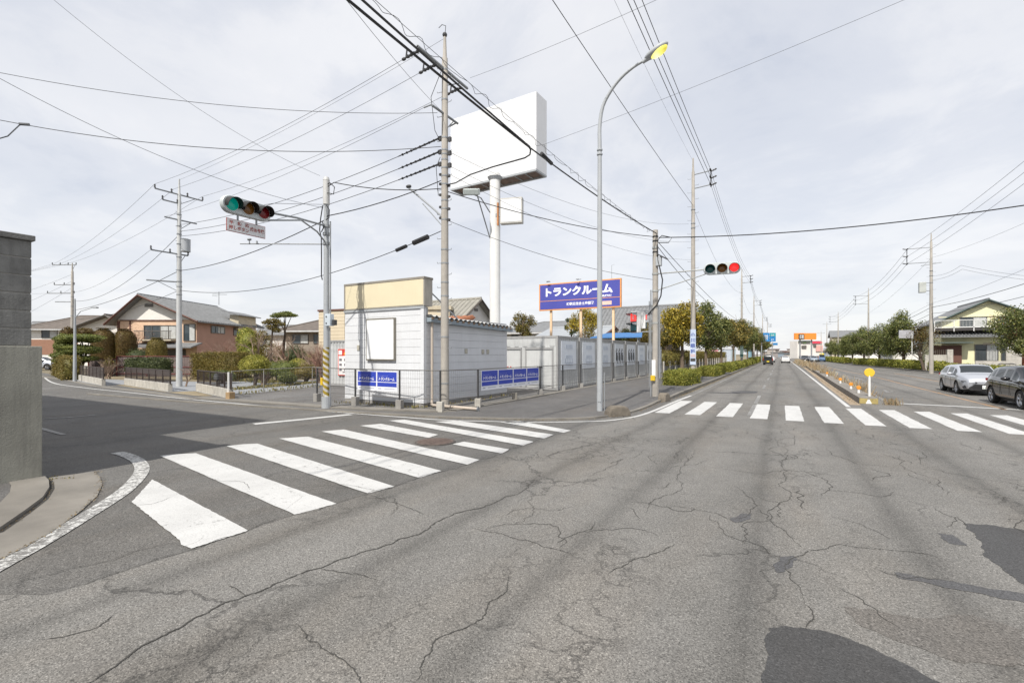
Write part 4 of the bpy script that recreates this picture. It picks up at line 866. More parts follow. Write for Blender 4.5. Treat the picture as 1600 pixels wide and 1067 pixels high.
o = MB().bb(-14.47, -12.93, Y0-.12, Y0-.03, 1.74, 3.40).build('notice_frame', mat('brass frame', (.24, .225, .19), .45, metal=.5), t)
MB().bb(-14.42, -12.99, Y0-.13, Y0-.115, 1.80, 3.34).build('blank_panel', mat('blank white panel', (.88, .89, .90), .3, .01), o)
for x, z, ax in ((-14.98, 2.25, 0),):
    MB().box((x, Y0-.045, z), (.16, .03, .22)).build('vent_cover', mat('aged vent', (.42, .40, .34), .7, .3, 20), t, bevel=.02)
for y, z in ((16.4, 2.12), (17.7, 2.1), (18.1, 2.1)):
    MB().box((X1+.045, y, z), (.03, .2, .2)).build('vent_cover', MATS['aged vent'], t, bevel=.03)
# corrugated roof
mb = MB(); n = 62; prof = []
for i in range(n+1):
    y = Y0+.1+(Y1-Y0+.1)*i/n; prof.append((y, .045*math.cos(i*math.pi*2/3.1)))
vs = []
for th in (0, -.012):
    for y, dz in prof:
        f = (y-Y0)/(Y1-Y0); vs += [(X0-.1, y, 3.56+dz+th-.16*f), (X1+.30, y, 3.43+dz+th-.12*f)]
m_ = 2*(n+1); fs = []
for i in range(n): fs += [(2*i, 2*i+1, 2*i+3, 2*i+2), (m_+2*i, m_+2*i+2, m_+2*i+3, m_+2*i+1), (2*i+1, m_+2*i+1, m_+2*i+3, 2*i+3)]
mb.add(vs, fs).build('roof', mat('corrugated roof', (.40, .40, .39), .6, .15, 3, streak=.4), t)
mb = MB(); mb.add([(X1+.04, Y0+.12, 3.2), (X1+.27, Y0+.12, 3.2), (X1+.27, Y0+.12, 3.36), (X1+.04, Y0+.12, 3.36), (X1+.04, Y1+.15, 3.08), (X1+.27, Y1+.15, 3.08), (X1+.27, Y1+.15, 3.24), (X1+.04, Y1+.15, 3.24)], [(0, 1, 2, 3), (4, 7, 6, 5), (0, 4, 5, 1), (1, 5, 6, 2), (3, 2, 6, 7), (0, 3, 7, 4)])
mb.build('gutter', mat('gutter blue grey', (.25, .30, .34), .5, .1, 2, streak=.3), t)
mb = MB()
for i in range(0, 16): 
    y = Y0+.2+i*.39; mb.box((X1+.28, y, 3.34-.12*(y-Y0)/(Y1-Y0)), (.05, .12, .07))
mb.build_each('rafter_end', mat('rusty tan timber', (.20, .13, .08), .8, .3, 9), t)
mb = MB().cyl((X1+.14, Y0+.32, .1), (X1+.14, Y0+.32, 3.25), .05, n=10).tube([(X1+.14, Y0+.32, .22), (X1+.16, Y0+.28, .10), (X1+.4, Y0+.1, .10), (X1+2.5, Y0-.1, .10)], .055, 10)
mb.build('downpipe', mat('beige pipe', (.46, .40, .34), .5, .08, 2), t, smooth=True)
MB().cyl((X1+2.48, Y0-.1, .10), (X1+2.52, Y0-.1, .10), .075, n=10).build('pipe_end', STEEL, t)
MB().tube([(X1-.05, Y0+.4, 4.4), (X1-.1, Y0+2.3, 3.45)], .03, 6).tube([(X0+1.4, Y0+.4, 4.4), (X0+1.4, Y0+2.3, 3.5)], .03, 6).build('board_brace', STEELP, t)
# ---- containers
CW = mat('container grey', (.47, .48, .48), .6, .07, 1.4, streak=.35, stain=(.30, .28, .25))
CF = mat('container frame grey', (.30, .30, .30), .6, .1, 2, streak=.35)
def corr(mb, p0, p1, z0, z1, pitch=.27, d=.04, out=(1, 0)):
    p0, p1 = Vector((*p0, 0)), Vector((*p1, 0)); L = (p1-p0).length; u = (p1-p0)/L; o = Vector((*out, 0)); xs = []
    k_ = 0
    while k_*pitch < L:
        for f, dd in ((0, 0), (.38, 0), (.5, -d), (.88, -d)):
            s = (k_+f)*pitch
            if s < L: xs.append((s, dd))
        k_ += 1
    xs.append((L, 0)); vs = []
    for s, dd in xs: q = p0+u*s+o*dd; vs += [(q.x, q.y, z0), (q.x, q.y, z1)]
    return mb.add(vs, [(2*i, 2*i+2, 2*i+3, 2*i+1) for i in range(len(xs)-1)])
WP = mat('banner white', (.66, .70, .76), .5, .05, 1.5); WPT = mat('banner faint print', (.50, .55, .63), .5); WPD = mat('banner dark print', (.13, .14, .16), .5, .3, 6)
def container(label, x1, x0, y0, y1, H, side=True, doors=False, banner=None, group=None):
    t = thing('storage_container', label, 'container', (x1, y0, 0), group)
    c = .1; mb = MB()
    corr(mb, (x1-.02, y0+c), (x1-.02, y1-c), .18, H-.1, out=(1, 0)); corr(mb, (x0+.02, y0+c), (x0+.02, y1-c), .18, H-.1, out=(-1, 0))
    if not doors: corr(mb, (x0+c, y0+.02), (x1-c, y0+.02), .18, H-.1, out=(0, -1))
    corr(mb, (x0+c, y1-.02), (x1-c, y1-.02), .18, H-.1, out=(0, 1)); mb.build('corrugated_wall', CW, t)
    mb = MB()
    for x in (x0, x1-c):
        for y in (y0, y1-c): mb.bb(x, x+c, y, y+c, .03, H)
    for z in (.04, H-.14):
        mb.bb(x0+c, x1-c, y0+.003, y0+.09, z, z+.13).bb(x0+c, x1-c, y1-.09, y1-.003, z, z+.13).bb(x0+.003, x0+.09, y0+c, y1-c, z, z+.13).bb(x1-.09, x1-.003, y0+c, y1-c, z, z+.13)
    mb.build('frame', CF, t, bevel=.008); MB().bb(x0+.02, x1-.02, y0+.02, y1-.02, H-.06, H-.02).build('roof', CW, t)
    if banner is not None:
        o = MB().bb(x1-.005, x1+.012, y0+.42, y1-.42, 1.12, 2.72).build('banner', WP, t)
        if banner == 0:
            mb = MB(); 
            for j, z in enumerate((1.35, 1.75, 2.3)): 
                mb.bb(x1+.013, x1+.018, y0+1.0, y1-1.0, z, z+(.18 if j < 2 else .22))
            for j in range(4): mb.bb(x1+.013, x1+.018, y0+.9+.33*j, y0+1.05+.33*j, 1.5, 1.75)
            mb.build('banner_print', WPT, o)
        else:
            rr = random.Random(banner); mb = MB()
            for i in range(3):
                cx = y0+.85+.65*i; mb.sphere((x1+.01, cx, 2.3), .13, 8, 6, (.08, 1, 1)); mb.bb(x1+.013, x1+.02, cx-.2, cx+.17, 1.5, 2.12).bb(x1+.013, x1+.02, cx-.25, cx-.12, 1.6, 2.25).bb(x1+.013, x1+.02, cx+.1, cx+.24, 1.3, 1.9)
            mb.build('banner_print', WPD, o)
    return t
gC = 'storage containers side by side behind the fence'
ordn = ['second', 'third', 'fourth', 'fifth', 'sixth', 'seventh', 'eighth']
t = container('grey storage container nearest the shed, with roller doors on its end and a white banner', -10.45, -16.6, 23.36, 26.36, 3.0, doors=True, banner=0, group=gC)
DR = mat('door panel grey', (.52, .53, .53), .5, .05, 2, streak=.2); mb = MB().bb(-16.5, -10.55, 23.38, 23.42, .18, 2.9); mb.build('end_wall', CW, t)
for i in range(3):
    x = -12.45-i*1.95
    o = MB().bb(x+.1, x+1.65, 23.345, 23.385, .3, 2.25).build('roller_door', DR, t); mb = MB()
    MB().bb(x+.02, x+1.73, 23.30, 23.38, 2.25, 2.36).bb(x+.02, x+.1, 23.32, 23.38, .2, 2.25).bb(x+1.65, x+1.73, 23.32, 23.38, .2, 2.25).build('door_frame', CF, o)
    MB().bb(x+.75, x+.9, 23.33, 23.345, 1.25, 1.29).bb(x+1.0, x+1.08, 23.33, 23.345, 1.24, 1.3).build('door_handle', DARKM if i != 1 else mat('red handle', (.5, .06, .05), .5), o)
mb = MB(); corr(mb, (-16.4, 23.352), (-10.6, 23.352), 2.42, 2.84, .55, .03, (0, -1)); mb.build('ribbed_header', CW, t)
for k_ in range(1, 8):
    y = 23.36+3.2*k_; container('grey storage container, %s in the row from the shed%s' % (ordn[k_-1], {3: ', its banner with dark figures', 4: ', its banner with dark lettering'}.get(k_, '')), -10.45, -16.6, y, y+3.0, 3.0, banner={3: 3, 4: 5, 6: 7}.get(k_, 0), group=gC)
t = container('pale corrugated container left of the shed with a red and white warning sign', -18.6, -24.6, 20.0, 22.4, 2.86)
DX = -3.62; DY = -.6; _bb = MB.bb; _q = MB.quad
o = MB().bb(-20.0+DX, -18.6+DX, 20.55+DY, 20.58+DY, .68, 2.3).build('warning_sign', mat('warning red', (.62, .05, .03), .5), t)
MB().bb(-19.93+DX, -18.67+DX, 20.538+DY, 20.549+DY, .74, 1.88).build('sign_face', mat('warning white', (.75, .73, .72), .5), o)
MB().quad((-19.5+DX, 20.53+DY, 1.95), (-19.08+DX, 20.53+DY, 1.95), (-19.29+DX, 20.53+DY, 2.25)).build('warning_triangle', mat('warning amber', (.8, .35, .02), .5), o)
MB().bb(-19.93+DX, -19.62+DX, 20.53+DY, 20.54+DY, 1.95, 2.22).build('white_square', MATS['warning white'], o)
mb = MB()
for i in range(2):
    for j in range(3): mb.box((-19.75+DX+i*.42, 20.53+DY, 1.65-j*.3), (.22, .006, .14))
mb.box((-19.3+DX, 20.53+DY, .9), (.5, .006, .06)); mb.build('pictogram', mat('pictogram grey', (.16, .15, .17), .5), o)
# ---- fence with concrete footings
FP = [Vector((-16.9, 13.2, 0)), Vector((-14.33, 12.93, 0)), Vector((-11.95, 12.82, 0)), Vector((-10.3, 13.07, 0)), Vector((-9.82, 14.7, 0)), Vector((-9.88, 17.6, 0)), Vector((-9.86, 20.0, 0)), Vector((-9.9, 22.75, 0)), Vector((-9.86, 25.2, 0)), Vector((-9.86, 28.2, 0)), Vector((-9.86, 31.2, 0)), Vector((-9.86, 34.2, 0)), Vector((-9.86, 37.6, 0)), Vector((-9.86, 41, 0)), Vector((-9.86, 44.5, 0))]
t = thing('mesh_fence', 'dark wire mesh fence on concrete blocks round the corner lot', 'fence', FP[2])
pm = MB(); wm_ = MB(); rl = MB()
for i, p in enumerate(FP):
    z0 = .04
    if i != 5: pm.box((p.x, p.y, .85), (.05, .05, 1.15))
    if i < len(FP)-1:
        q = FP[i+1]; L = (q-p).length; u = (q-p)/L
        rl.tube([p+Vector((0, 0, 1.42)), q+Vector((0, 0, 1.42))], .018, 5).tube([p+Vector((0, 0, .42)), q+Vector((0, 0, .42))], .012, 5)
        n = int(L/.09)
        for j in range(1, n): a = p+u*L*j/n; wm_.tube([a+Vector((0, 0, .42)), a+Vector((0, 0, 1.42))], .0028, 3, False)
        for z in (.6, .78, .96, 1.14, 1.3): wm_.tube([p+Vector((0, 0, z)), q+Vector((0, 0, z))], .0036, 3, False)
pm.build_each('post', DARKM, t); rl.build('rail', mat('rail grey brown', (.12, .115, .11), .5), t); wm_.build('mesh', mat('mesh wire', (.16, .16, .16), .5), t)
for i, p in enumerate(FP):
    MB().box((p.x, p.y, .17), (.22, .22, .36), rz=.1*i).build('concrete_footing', CONC_B if i == 5 else (CONC_L if i in (3, 4) else CONC_D), t, bevel=.012)
BB_ = mat('banner blue', (.028, .055, .40), .5, .06, 3); BW_ = mat('banner white ground', (.74, .75, .80), .5, .03, 2); LW_ = mat('lettering white', (.85, .86, .88), .5)
def banner(label, p, q, f0, f1, z0, z1, n, tilt):
    a = p.lerp(q, f0); c = p.lerp(q, f1); u = (c-a); L = u.length; u.normalize(); nr = Vector((u.y, -u.x, 0))
    a = a+nr*.04; t = thing('advertising_banner', label, 'banner', a)
    def P(s, z, o=0): return a+u*s*L+Vector((0, 0, z+tilt*s))+nr*o
    h = z1-z0; o = MB().quad(P(0, z0), P(1, z0), P(1, z1), P(0, z1)).quad(P(0, z0, -.006), P(1, z0, -.006), P(1, z1, -.006), P(0, z1, -.006)).build('sheet', BW_, t)
    for i in range(n):
        s0 = (i+.03)/n; s1 = (i+.97)/n
        m1 = MB().quad(P(s0, z0+.47*h, .004), P(s1, z0+.47*h, .004), P(s1, z1-.03*h, .004), P(s0, z1-.03*h, .004)).build('blue_panel', BB_, t)
        MB().quad(P(s0, z0+.22*h, .004), P(s1, z0+.22*h, .004), P(s1, z0+.43*h, .004), P(s0, z0+.43*h, .004)).build('blue_panel', BB_, t)
        w = (s1-s0)*L
        text('トランクルーム', P(s0+.08/n, z0+.53*h, .004), u*w*.8, Vector((0, 0, .17*h)), LW_, 'lettering', m1, shear=.25, bold=.025)
        text('・・・・・・・・', P(s0+.08/n, z0+.76*h, .004), u*w*.45, Vector((0, 0, .02*h)), LW_, 'lettering', m1)
        MB().quad(P(s0+.05/n, z0+.09*h, .004), P(s0+.2/n, z0+.09*h, .004), P(s0+.2/n, z0+.14*h, .004), P(s0+.05/n, z0+.14*h, .004)).quad(P(s0+.35/n, z0+.1*h, .004), P(s0+.85/n, z0+.1*h, .004), P(s0+.85/n, z0+.13*h, .004), P(s0+.35/n, z0+.13*h, .004)).build('small_print', mat('small print', (.35, .37, .45), .6), o)
    return t
banner('blue and white banner with two printed panels on the fence in front of the shed', FP[1], FP[2], .07, .97, .64, 1.36, 2, .0)
banner('long blue and white banner with four printed panels on the fence between shed and containers', FP[4], FP[6], .03, .96, .62, 1.38, 4, .0)
# ---- blue sign on three posts
t = thing('sign_board', 'blue billboard with orange frame and large white lettering above the containers', 'sign', (-14.2, 36.06, 0))
ORF = mat('sign orange frame', (.70, .30, .08), .5); BLU = mat('sign violet blue', (.060, .068, .33), .5, .05, 1)
SX0, SX1, SY, SZ0, SZ1 = -17.75, -10.72, 35.92, 5.62, 7.84
o = MB().bb(SX0, SX1, SY-.09, SY+.09, SZ0, SZ1).build('frame', ORF, t)
MB().bb(SX0+.09, SX1-.09, SY-.10, SY-.088, SZ0+.09, SZ1-.09).build('blue_face', BLU, o)
MB().bb(SX0+.05, SX1-.05, SY-.108, SY-.10, SZ0+.76, SZ0+.80).build('divider_line', ORF, o)
text('トランクルーム', (SX0+.62, SY-.10, SZ0+1.14), (5.75, 0, 0), (0, 0, .74), LW_, 'lettering', t, bold=.045)
text('高関町', (SX1-1.55, SY-.10, SZ0+.86), (.8, 0, 0), (0, 0, .17), LW_, 'lettering', t, bold=.02)
text('㈱朝日総合土地開発', (SX0+2.5, SY-.10, SZ0+.32), (2.35, 0, 0), (0, 0, .26), LW_, 'lettering', t, bold=.02)
MB().bb(SX1-1.85, SX1-.75, SY-.112, SY-.1, SZ0+.22, SZ0+.52).build('phone_plate', mat('pale phone plate', (.72, .5, .42), .5), t)
for x in (-16.75, -14.1, -11.4):
    MB().bb(x-.09, x+.09, 36.0, 36.14, -.05, SZ0+.2).build('post', mat('cream post', (.70, .50, .32), .55, .06, 2, streak=.2), t)
MB().tube([(-17.0, SY-.3, 7.95), (-16.6, SY-.3, 7.97)], .02, 5).tube([(-14.2, SY-.4, 7.93), (-14.0, SY-.1, 8.0)], .03, 5).box((-16.8, SY-.35, 8.0), (.25, .1, .06)).box((-14.2, SY-.4, 7.97), (.2, .1, .07)).tube([(-11.5, SY, 7.8), (-11.5, SY, 8.9), (-11.3, SY, 8.95)], .015, 5).build('sign_light', STEEL, t)
# ---- white billboard
bbp = Wd((773.5-800)/FPX*27.9, 27.9); t = thing('billboard', 'huge blank white billboard on one thick white column behind the shed', 'billboard', bbp)
WB = mat('billboard white', (.70, .71, .73), .45, .03, 1, streak=.2, stain=(.55, .54, .52)); UND = mat('rusty underside', (.16, .115, .095), .8, .3, 3)
MB().tube([bbp, bbp+Vector((0, 0, 12.6))], [.31, .31], 32).build('column', WHITE, t, smooth=True)
A = D(704, 297.5, 29.9); B = D(838, 262.5, 26.6); u = Vector((B.x-A.x, B.y-A.y, 0)); L = u.length; u.normalize(); nr = Vector((u.y, -u.x, 0)); z0, z1 = 12.4, 16.75
def bbox(a0, a1, d0, d1, za, zb):
    A0 = Vector((A.x, A.y, 0)); P = [A0+u*a-nr*d for a, d in ((a0, d0), (a1, d0), (a1, d1), (a0, d1))]
    return MB().prism([(p.x, p.y) for p in P], za, zb)
bbox(0, L, 0, 1.25, z0, z1).build('panel', WB, t, bevel=.01); bbox(.12, L-.12, .12, 1.13, z0-.012, z0-.002).build('underside', UND, t)
o = bbox(0, L, -.004, .12, z0-.10, z0-.001); o2 = bbox(0, L, 1.13, 1.254, z0-.10, z0-.001); o.add(o2.v, o2.f); o2 = bbox(0, .12, .12, 1.13, z0-.1, z0-.001); o.add(o2.v, o2.f); o2 = bbox(L-.12, L, .12, 1.13, z0-.1, z0-.001); o.add(o2.v, o2.f); o.build('bottom_frame', STEELP, t)
mb = MB()
for a in (1.1, 2.2, 3.2, 4.6, 5.3): q = bbox(a, a+.05, .12, 1.13, z0-.06, z0-.012); mb.add(q.v, q.f)
mb.cyl(bbp+Vector((0, 0, 12.2)), bbp+Vector((0, 0, 12.38)), .33, .45, 16); mb.build_each('bearer', STEELP, t)
[bbox(L*f, L*f+.014, -.006, 0, z0, z1).build('seam', mat('seam grey', (.5, .5, .52), .6), t) for f in (.25, .5, .75)]; bbox(0, L, -.005, 0, (z0+z1)/2, (z0+z1)/2+.012).build('seam', MATS['seam grey'], t)  # thin grey strips mark the joints between the panel sheets
q = bbp+Vector((.55, -.35, 0)); e1 = Vector((.87, .25, 0)).normalized(); e2 = Vector((e1.y, -e1.x, 0))
def pbox(c, s0, s1, d0, d1, za, zb): return MB().prism([((c+e1*a+e2*d).x, (c+e1*a+e2*d).y) for a, d in ((s0, d0), (s1, d0), (s1, d1), (s0, d1))], za, zb)
o = pbox(q, 0.05, 1.35, -.2, .2, 9.45, 10.9).build('small_sign_box', mat('sign casing', (.46, .45, .42), .5, streak=.2), t, bevel=.015); pbox(q, .11, 1.29, .2, .212, 9.53, 10.82).build('sign_box_face', WB, o)
pbox(q, -.25, 0.05, -.05, .05, 9.9, 10.1).build('sign_box_arm', STEEL, t); pbox(q, -.15, -.06, .0, .12, 9.4, 10.7).build('rusty_bracket', mat('rust', (.45, .20, .08), .8, .3, 9), t)
lp = D(737, 300, 26.6); ca = bbp+Vector((-.2, -.25, 0))
mb = MB().tube([lp+Vector((0, 0, -.1)), lp.lerp(Vector((ca.x, ca.y, lp.z)), .5)+Vector((0, 0, -.15)), Vector((ca.x, ca.y, 10.3))], .035, 6).tube([lp+Vector((.3, .1, -.2)), Vector((ca.x, ca.y, 8.8))], .035, 6); mb.build('floodlight_arm', STEEL, t)
MB().box(lp, (.9, .75, .35), rz=.5, rx=.35).build('floodlight', mat('floodlight grey', (.40, .44, .43), .4), t, bevel=.06)
# ---- kerb stones
STN = mat('rough kerb stone', (.15, .13, .105), .9, .25, 6, bump=.6, bscale=14)
def stone(c, L, W, H, rz, label):
    mb = MB(); prof = [(-.5, 0), (-.46, .45), (-.36, .85), (-.2, 1), (.2, .98), (.36, .8), (.46, .45), (.5, 0)]; n = len(prof); vs = []
    for y in (-.5, -.42, .42, .5):
        for x, z in prof: k_ = .9 if abs(y) == .5 else 1; vs.append(Vector((x*L*k_, y*W, z*H*k_)))
    fs = [tuple(range(n)), tuple(3*n+i for i in range(n))]
    for q in range(3): fs += [(q*n+i, q*n+i+1, (q+1)*n+i+1, (q+1)*n+i) for i in range(n-1)]
    o = mb.add(vs, fs).xform(Matrix.Translation(c) @ Matrix.Rotation(rz, 4, 'Z')).build('kerb_stone', STN, bevel=.02); tag(o, label, 'kerb stone')
stone(G(963, 650)+Vector((0, .12, 0)), .86, .34, .33, R(52), 'rough concrete bumper stone at the foot of the street lamp')
stone(G(1037, 627)+Vector((0, .1, 0)), .62, .34, .36, R(80), 'rough concrete bumper stone at the foot of the signal pole')
# ---- median delineators
p = Vector((3.17, 24.4, .25)); t = thing('delineator_post', 'white post with a yellow disc at the near end of the median', 'traffic marker', p)
MB().cyl(p-Vector((0, 0, .01)), p+Vector((0, 0, .85)), .045, n=14).build('post', WHITE, t, smooth=True)
MB().cyl(p+Vector((0, .04, .98)), p+Vector((0, -.04, .98)), .18, n=32).build('yellow_disc', mat('disc yellow', (.70, .45, .03), .45, .04, 30, bump=.3, bscale=80), t, bevel=.015)
for i, (px, py) in enumerate(((1348, 614), (1331, 607.5), (1309, 598.5), (1286.5, 587.5))):
    p = G(px, py, .25); p.x = 3.0+.006*(p.y-23); t = thing('reflector_post', ['stubby orange reflector beside the yellow disc post', 'stubby orange reflector, second along the median from the yellow disc', 'stubby orange reflector, third along the median', 'stubby orange reflector farthest along the median, in dry grass'][i], 'reflector', p, 'orange reflectors on the median')
    MB().cyl(p-Vector((0, 0, .01)), p+Vector((0, 0, .14)), .055, .045, 12).build('post', WHITE, t)
    MB().cyl(p+Vector((0, .03, .24)), p+Vector((0, -.03, .24)), .09, n=20).build('orange_reflector', mat('reflector orange', (.62, .25, .03), .35, .1, 40), t, bevel=.01)
# ---- left wall
t = thing('retaining_wall', 'tall concrete wall with a block wall on top at the left frame edge', 'wall', (-10.25, 2.9, 0))
CWALL = mat('poured concrete wall', (.255, .25, .215), .85, .2, 1.1, bump=.4, bscale=40, streak=.55, stain=(.14, .135, .12)); wx, wy = -10.24, 2.86; T2 = 2+(HOR-541)/FPX*7.55
MB().bb(wx-.28, wx, -14, wy, -.1, T2).bb(wx-6, wx-.28, wy-.28, wy-.003, -.1, T2).build('concrete_base', CWALL, t, bevel=.012)
BLK = mat('dark concrete block', (.165, .165, .158), .92, .3, 3, bump=.6, bscale=25, streak=.5, stain=(.06, .06, .06)); ux_, uy_ = wx-.09, wy-.10; H1 = 3.86
nb = 6; hh = (H1-.07-T2)/nb; mb = MB()
for i in range(nb):
    y = uy_; k_ = 0
    while y > -14:
        L_ = 1.55 if not (i % 2 and k_ == 0) else .8
        mb.bb(ux_-.2, ux_, y-L_+.012, y, T2+i*hh+.004, T2+(i+1)*hh-.010); y -= L_; k_ += 1
mb.bb(ux_-6, ux_-.2, uy_-.2, uy_-.01, T2+.004, H1-.08); mb.build('block_course', BLK, t, bevel=.012); MB().bb(ux_-.19, ux_-.012, -13.9, uy_-.01, T2, H1-.08).build('mortar', mat('mortar', (.30, .29, .27), .95), t)
MB().bb(ux_-.24, ux_+.045, -14, uy_+.035, H1-.075, H1+.01).build('cap_stone', BLK, t, bevel=.01)
hs = thing('house', 'plain grey house wall behind the tall concrete wall, casting the shadow on the side street', 'house', (-16, -3, 0))
MB().bb(-30, -13.3, -12, 1.2, 0, 8.7).build('wall', CONC, hs); MB().add([(-30.4, -12.4, 8.7), (-12.9, -12.4, 8.7), (-12.9, 1.5, 8.7), (-30.4, 1.5, 8.7), (-30.4, -5, 10.6), (-12.9, -5, 10.6)], [(0, 1, 2, 3), (0, 4, 5, 1), (3, 2, 5, 4), (0, 3, 4), (1, 5, 2)]).build('roof', mat('roof slate', (.08, .08, .09), .6), hs)
# ================================================================= vegetation
BARK = mat('bark', (.14, .105, .075), .9, .3, 5, bump=.5, bscale=20); BARKD = mat('dark bark', (.075, .055, .04), .9, .3, 5); TWIG = mat('bare twigs', (.25, .18, .135), .9, .25, 3); TWIGR = mat('reddish twigs', (.22, .12, .09), .9, .25, 3)
LV = {'yg': leafmat('yellow green leaves', (0.145, 0.138, 0.022), (0.377, 0.290, 0.043), (0.609, 0.435, 0.043)), 'gr': leafmat('dark evergreen leaves', (0.057, 0.081, 0.024), (0.181, 0.200, 0.064), (0.307, 0.290, 0.090)),
      'ol': leafmat('olive leaves', (0.072, 0.076, 0.020), (0.208, 0.175, 0.046), (0.383, 0.274, 0.065)), 'hd': leafmat('clipped hedge leaves', (0.096, 0.125, 0.022), (0.295, 0.300, 0.056), (0.470, 0.416, 0.096)),
      'rb': leafmat('rust brown foliage', (0.066, 0.040, 0.013), (0.145, 0.094, 0.026), (0.116, 0.126, 0.026)), 'pn': leafmat('pine needles', (0.069, 0.097, 0.028), (0.216, 0.235, 0.061)),
      'dk': leafmat('deep green foliage', (0.026, 0.041, 0.017), (0.087, 0.102, 0.036)), 'ye': leafmat('bright yellow shrub leaves', (0.117, 0.134, 0.023), (0.342, 0.315, 0.058), (0.450, 0.402, 0.093)), 'dr': leafmat('dry weeds', (0.270, 0.184, 0.100), (0.450, 0.348, 0.217), (0.465, 0.479, 0.367)),
      'bh': leafmat('brownish hedge leaves', (0.105, 0.087, 0.023), (0.232, 0.174, 0.046), (0.139, 0.151, 0.041)), 'rd': leafmat('reddish dead leaves', (0.203, 0.087, 0.058), (0.392, 0.203, 0.131))}
def branchy(mb, p, d, L, r, lvl, rr, spread=.75, n=3, k=3):
    pts = [p]; q = p.copy(); dd = d.copy()
    for i in range(3): dd = (dd+Vector((rr.uniform(-.2, .2), rr.uniform(-.2, .2), rr.uniform(-.1, .15)))).normalized(); q = q+dd*L/3; pts.append(q.copy())
    mb.tube(pts, [r, r*.85, r*.7, r*.5], 5 if r > .02 else 3, False)
    if lvl:
        for j in range(n):
            a = pts[rr.choice((1, 2, 3))]; e = (dd+Vector((rr.uniform(-1, 1), rr.uniform(-1, 1), rr.uniform(-.4, .7)))*spread).normalized()
            branchy(mb, a, e, L*rr.uniform(.55, .8), r*.5, lvl-1, rr, spread, n, k)
def make_tree(label, H, zc, rad, nl, ls, m, seed, name='tree', clumps=26, rc=.34, trunk_r=.12, bark=BARK, cat_='tree', group=None, lean=(0, 0), loc=None, taper=0):
    """built at the origin; crown centre zc, radii rad"""
    rng = np.random.default_rng(seed); rr = random.Random(seed); t = thing(name, label, cat_, (0, 0, 0), group)
    mb = MB(); top = zc+rad[2]*.3; mb.tube([Vector((0, 0, -.05)), Vector((lean[0]*.3, lean[1]*.3, zc*.4)), Vector((lean[0], lean[1], top))], [trunk_r*1.25, trunk_r, trunk_r*.35], 8)
    for i in range(7):
        z = zc-rad[2]*.9+rad[2]*1.1*i/7; a = rr.uniform(0, 6.28); branchy(mb, Vector((lean[0]*z/top, lean[1]*z/top, z)), Vector((math.cos(a), math.sin(a), .7)).normalized(), rad[0]*.75, trunk_r*.4, 1, rr)
    mb.build('trunk', bark, t, smooth=True)
    cl = crown(rng, (lean[0], lean[1], zc), rad, clumps, rad[0]*rc)
    if taper: cl = [((c[0]*(1-taper*(c[2]-zc)/rad[2]), c[1]*(1-taper*(c[2]-zc)/rad[2]), c[2]), r) for c, r in cl]
    leaf_obj('crown', leaves((0, 0, 0), nl, ls, rng, clumpfn(cl, .7), .55), m, t)
    if loc is not None: t.location = loc; t.rotation_euler = (0, 0, rr.uniform(0, 6))
    return t
def hedge(label, pts, w, h, m, dens=420, ls=.09, z=.05, seed=1, name='hedge', group=None, cat_='hedge', bumpy=.06):
    """clipped hedge along a path: one continuous plant mass of leaves over a leafy core"""
    rng = np.random.default_rng(seed); t = thing(name, label, cat_, tuple(pts[0]), group); V = []; core = MB()
    for a, b in zip(pts, pts[1:]):
        L = (b-a).length; u = (b-a)/L; nr = Vector((-u.y, u.x, 0)); c = (a+b)/2; core.box((c.x, c.y, z+h*.46), (L*.97, w*.8, h*.84), rz=math.atan2(u.y, u.x))
        area = L*h*2+L*w+w*h*2; n = int(min(16000, area*dens)); wts = np.array([L*h, L*h, L*w, w*h, w*h]); wts /= wts.sum()
        f = rng.choice(5, n, p=wts); s = rng.uniform(-.5, .5, n); q = rng.uniform(-.5, .5, n); o = rng.normal(0, bumpy, n)
        wob = .05*np.sin(s*L*2.1+seed)+.04*np.sin(s*L*5.3)
        x = np.where(f < 3, s*L, np.where(f == 3, -.5*L-o, .5*L+o)); y = np.where(f == 0, -.5*w-o-wob, np.where(f == 1, .5*w+o+wob, q*w)); zz = np.where(f == 2, h+o+wob, np.where(f < 2, (q+.5)*h, (s+.5)*h))
        N = np.zeros((n, 3)); N[f == 0, 1] = -1; N[f == 1, 1] = 1; N[f == 2, 2] = 1; N[f == 3, 0] = -1; N[f == 4, 0] = 1
        uu, nn = np.array(u), np.array(nr)
        P = np.outer(x, uu)+np.outer(y, nn); P[:, 2] += zz+z; P += np.array([c.x, c.y, 0]); NN = np.outer(N[:, 0], uu)+np.outer(N[:, 1], nn); NN[:, 2] = N[:, 2]
        V.append(leaves((0, 0, 0), n, ls, rng, lambda r_, k_: (P, NN), .5))
    leaf_obj('foliage', np.concatenate(V), m, t, core); return t
def blob(label, c, rads, m, nl=2200, ls=.09, seed=1, name='shrub', cat_='shrub', group=None, stem=True, core=.8):
    """rounded clipped shrub; rads list of (offset, radii)"""
    rng = np.random.default_rng(seed); t = thing(name, label, cat_, (c.x, c.y, 0), group); cl = [((c.x+o[0], c.y+o[1], c.z+o[2]), r) for o, r in rads]
    cm = MB()
    for (p, r) in cl:
        if core: cm.sphere(p, 1, 12, 8, (r[0]*core, r[1]*core, r[2]*core))
    leaf_obj('foliage', leaves((0, 0, 0), nl, ls, rng, clumpfn(cl, .93), .5), m, t, cm if core else None)
    if stem:
        mb = MB()
        for i, (p, r) in enumerate(cl): mb.tube([(c.x, c.y, -.03), (c.x*.5+p[0]*.5+.1, c.y*.5+p[1]*.5, p[2]*.5), p], [.09, .07, .03], 6)
        mb.build('stem', BARKD, t)
    return t
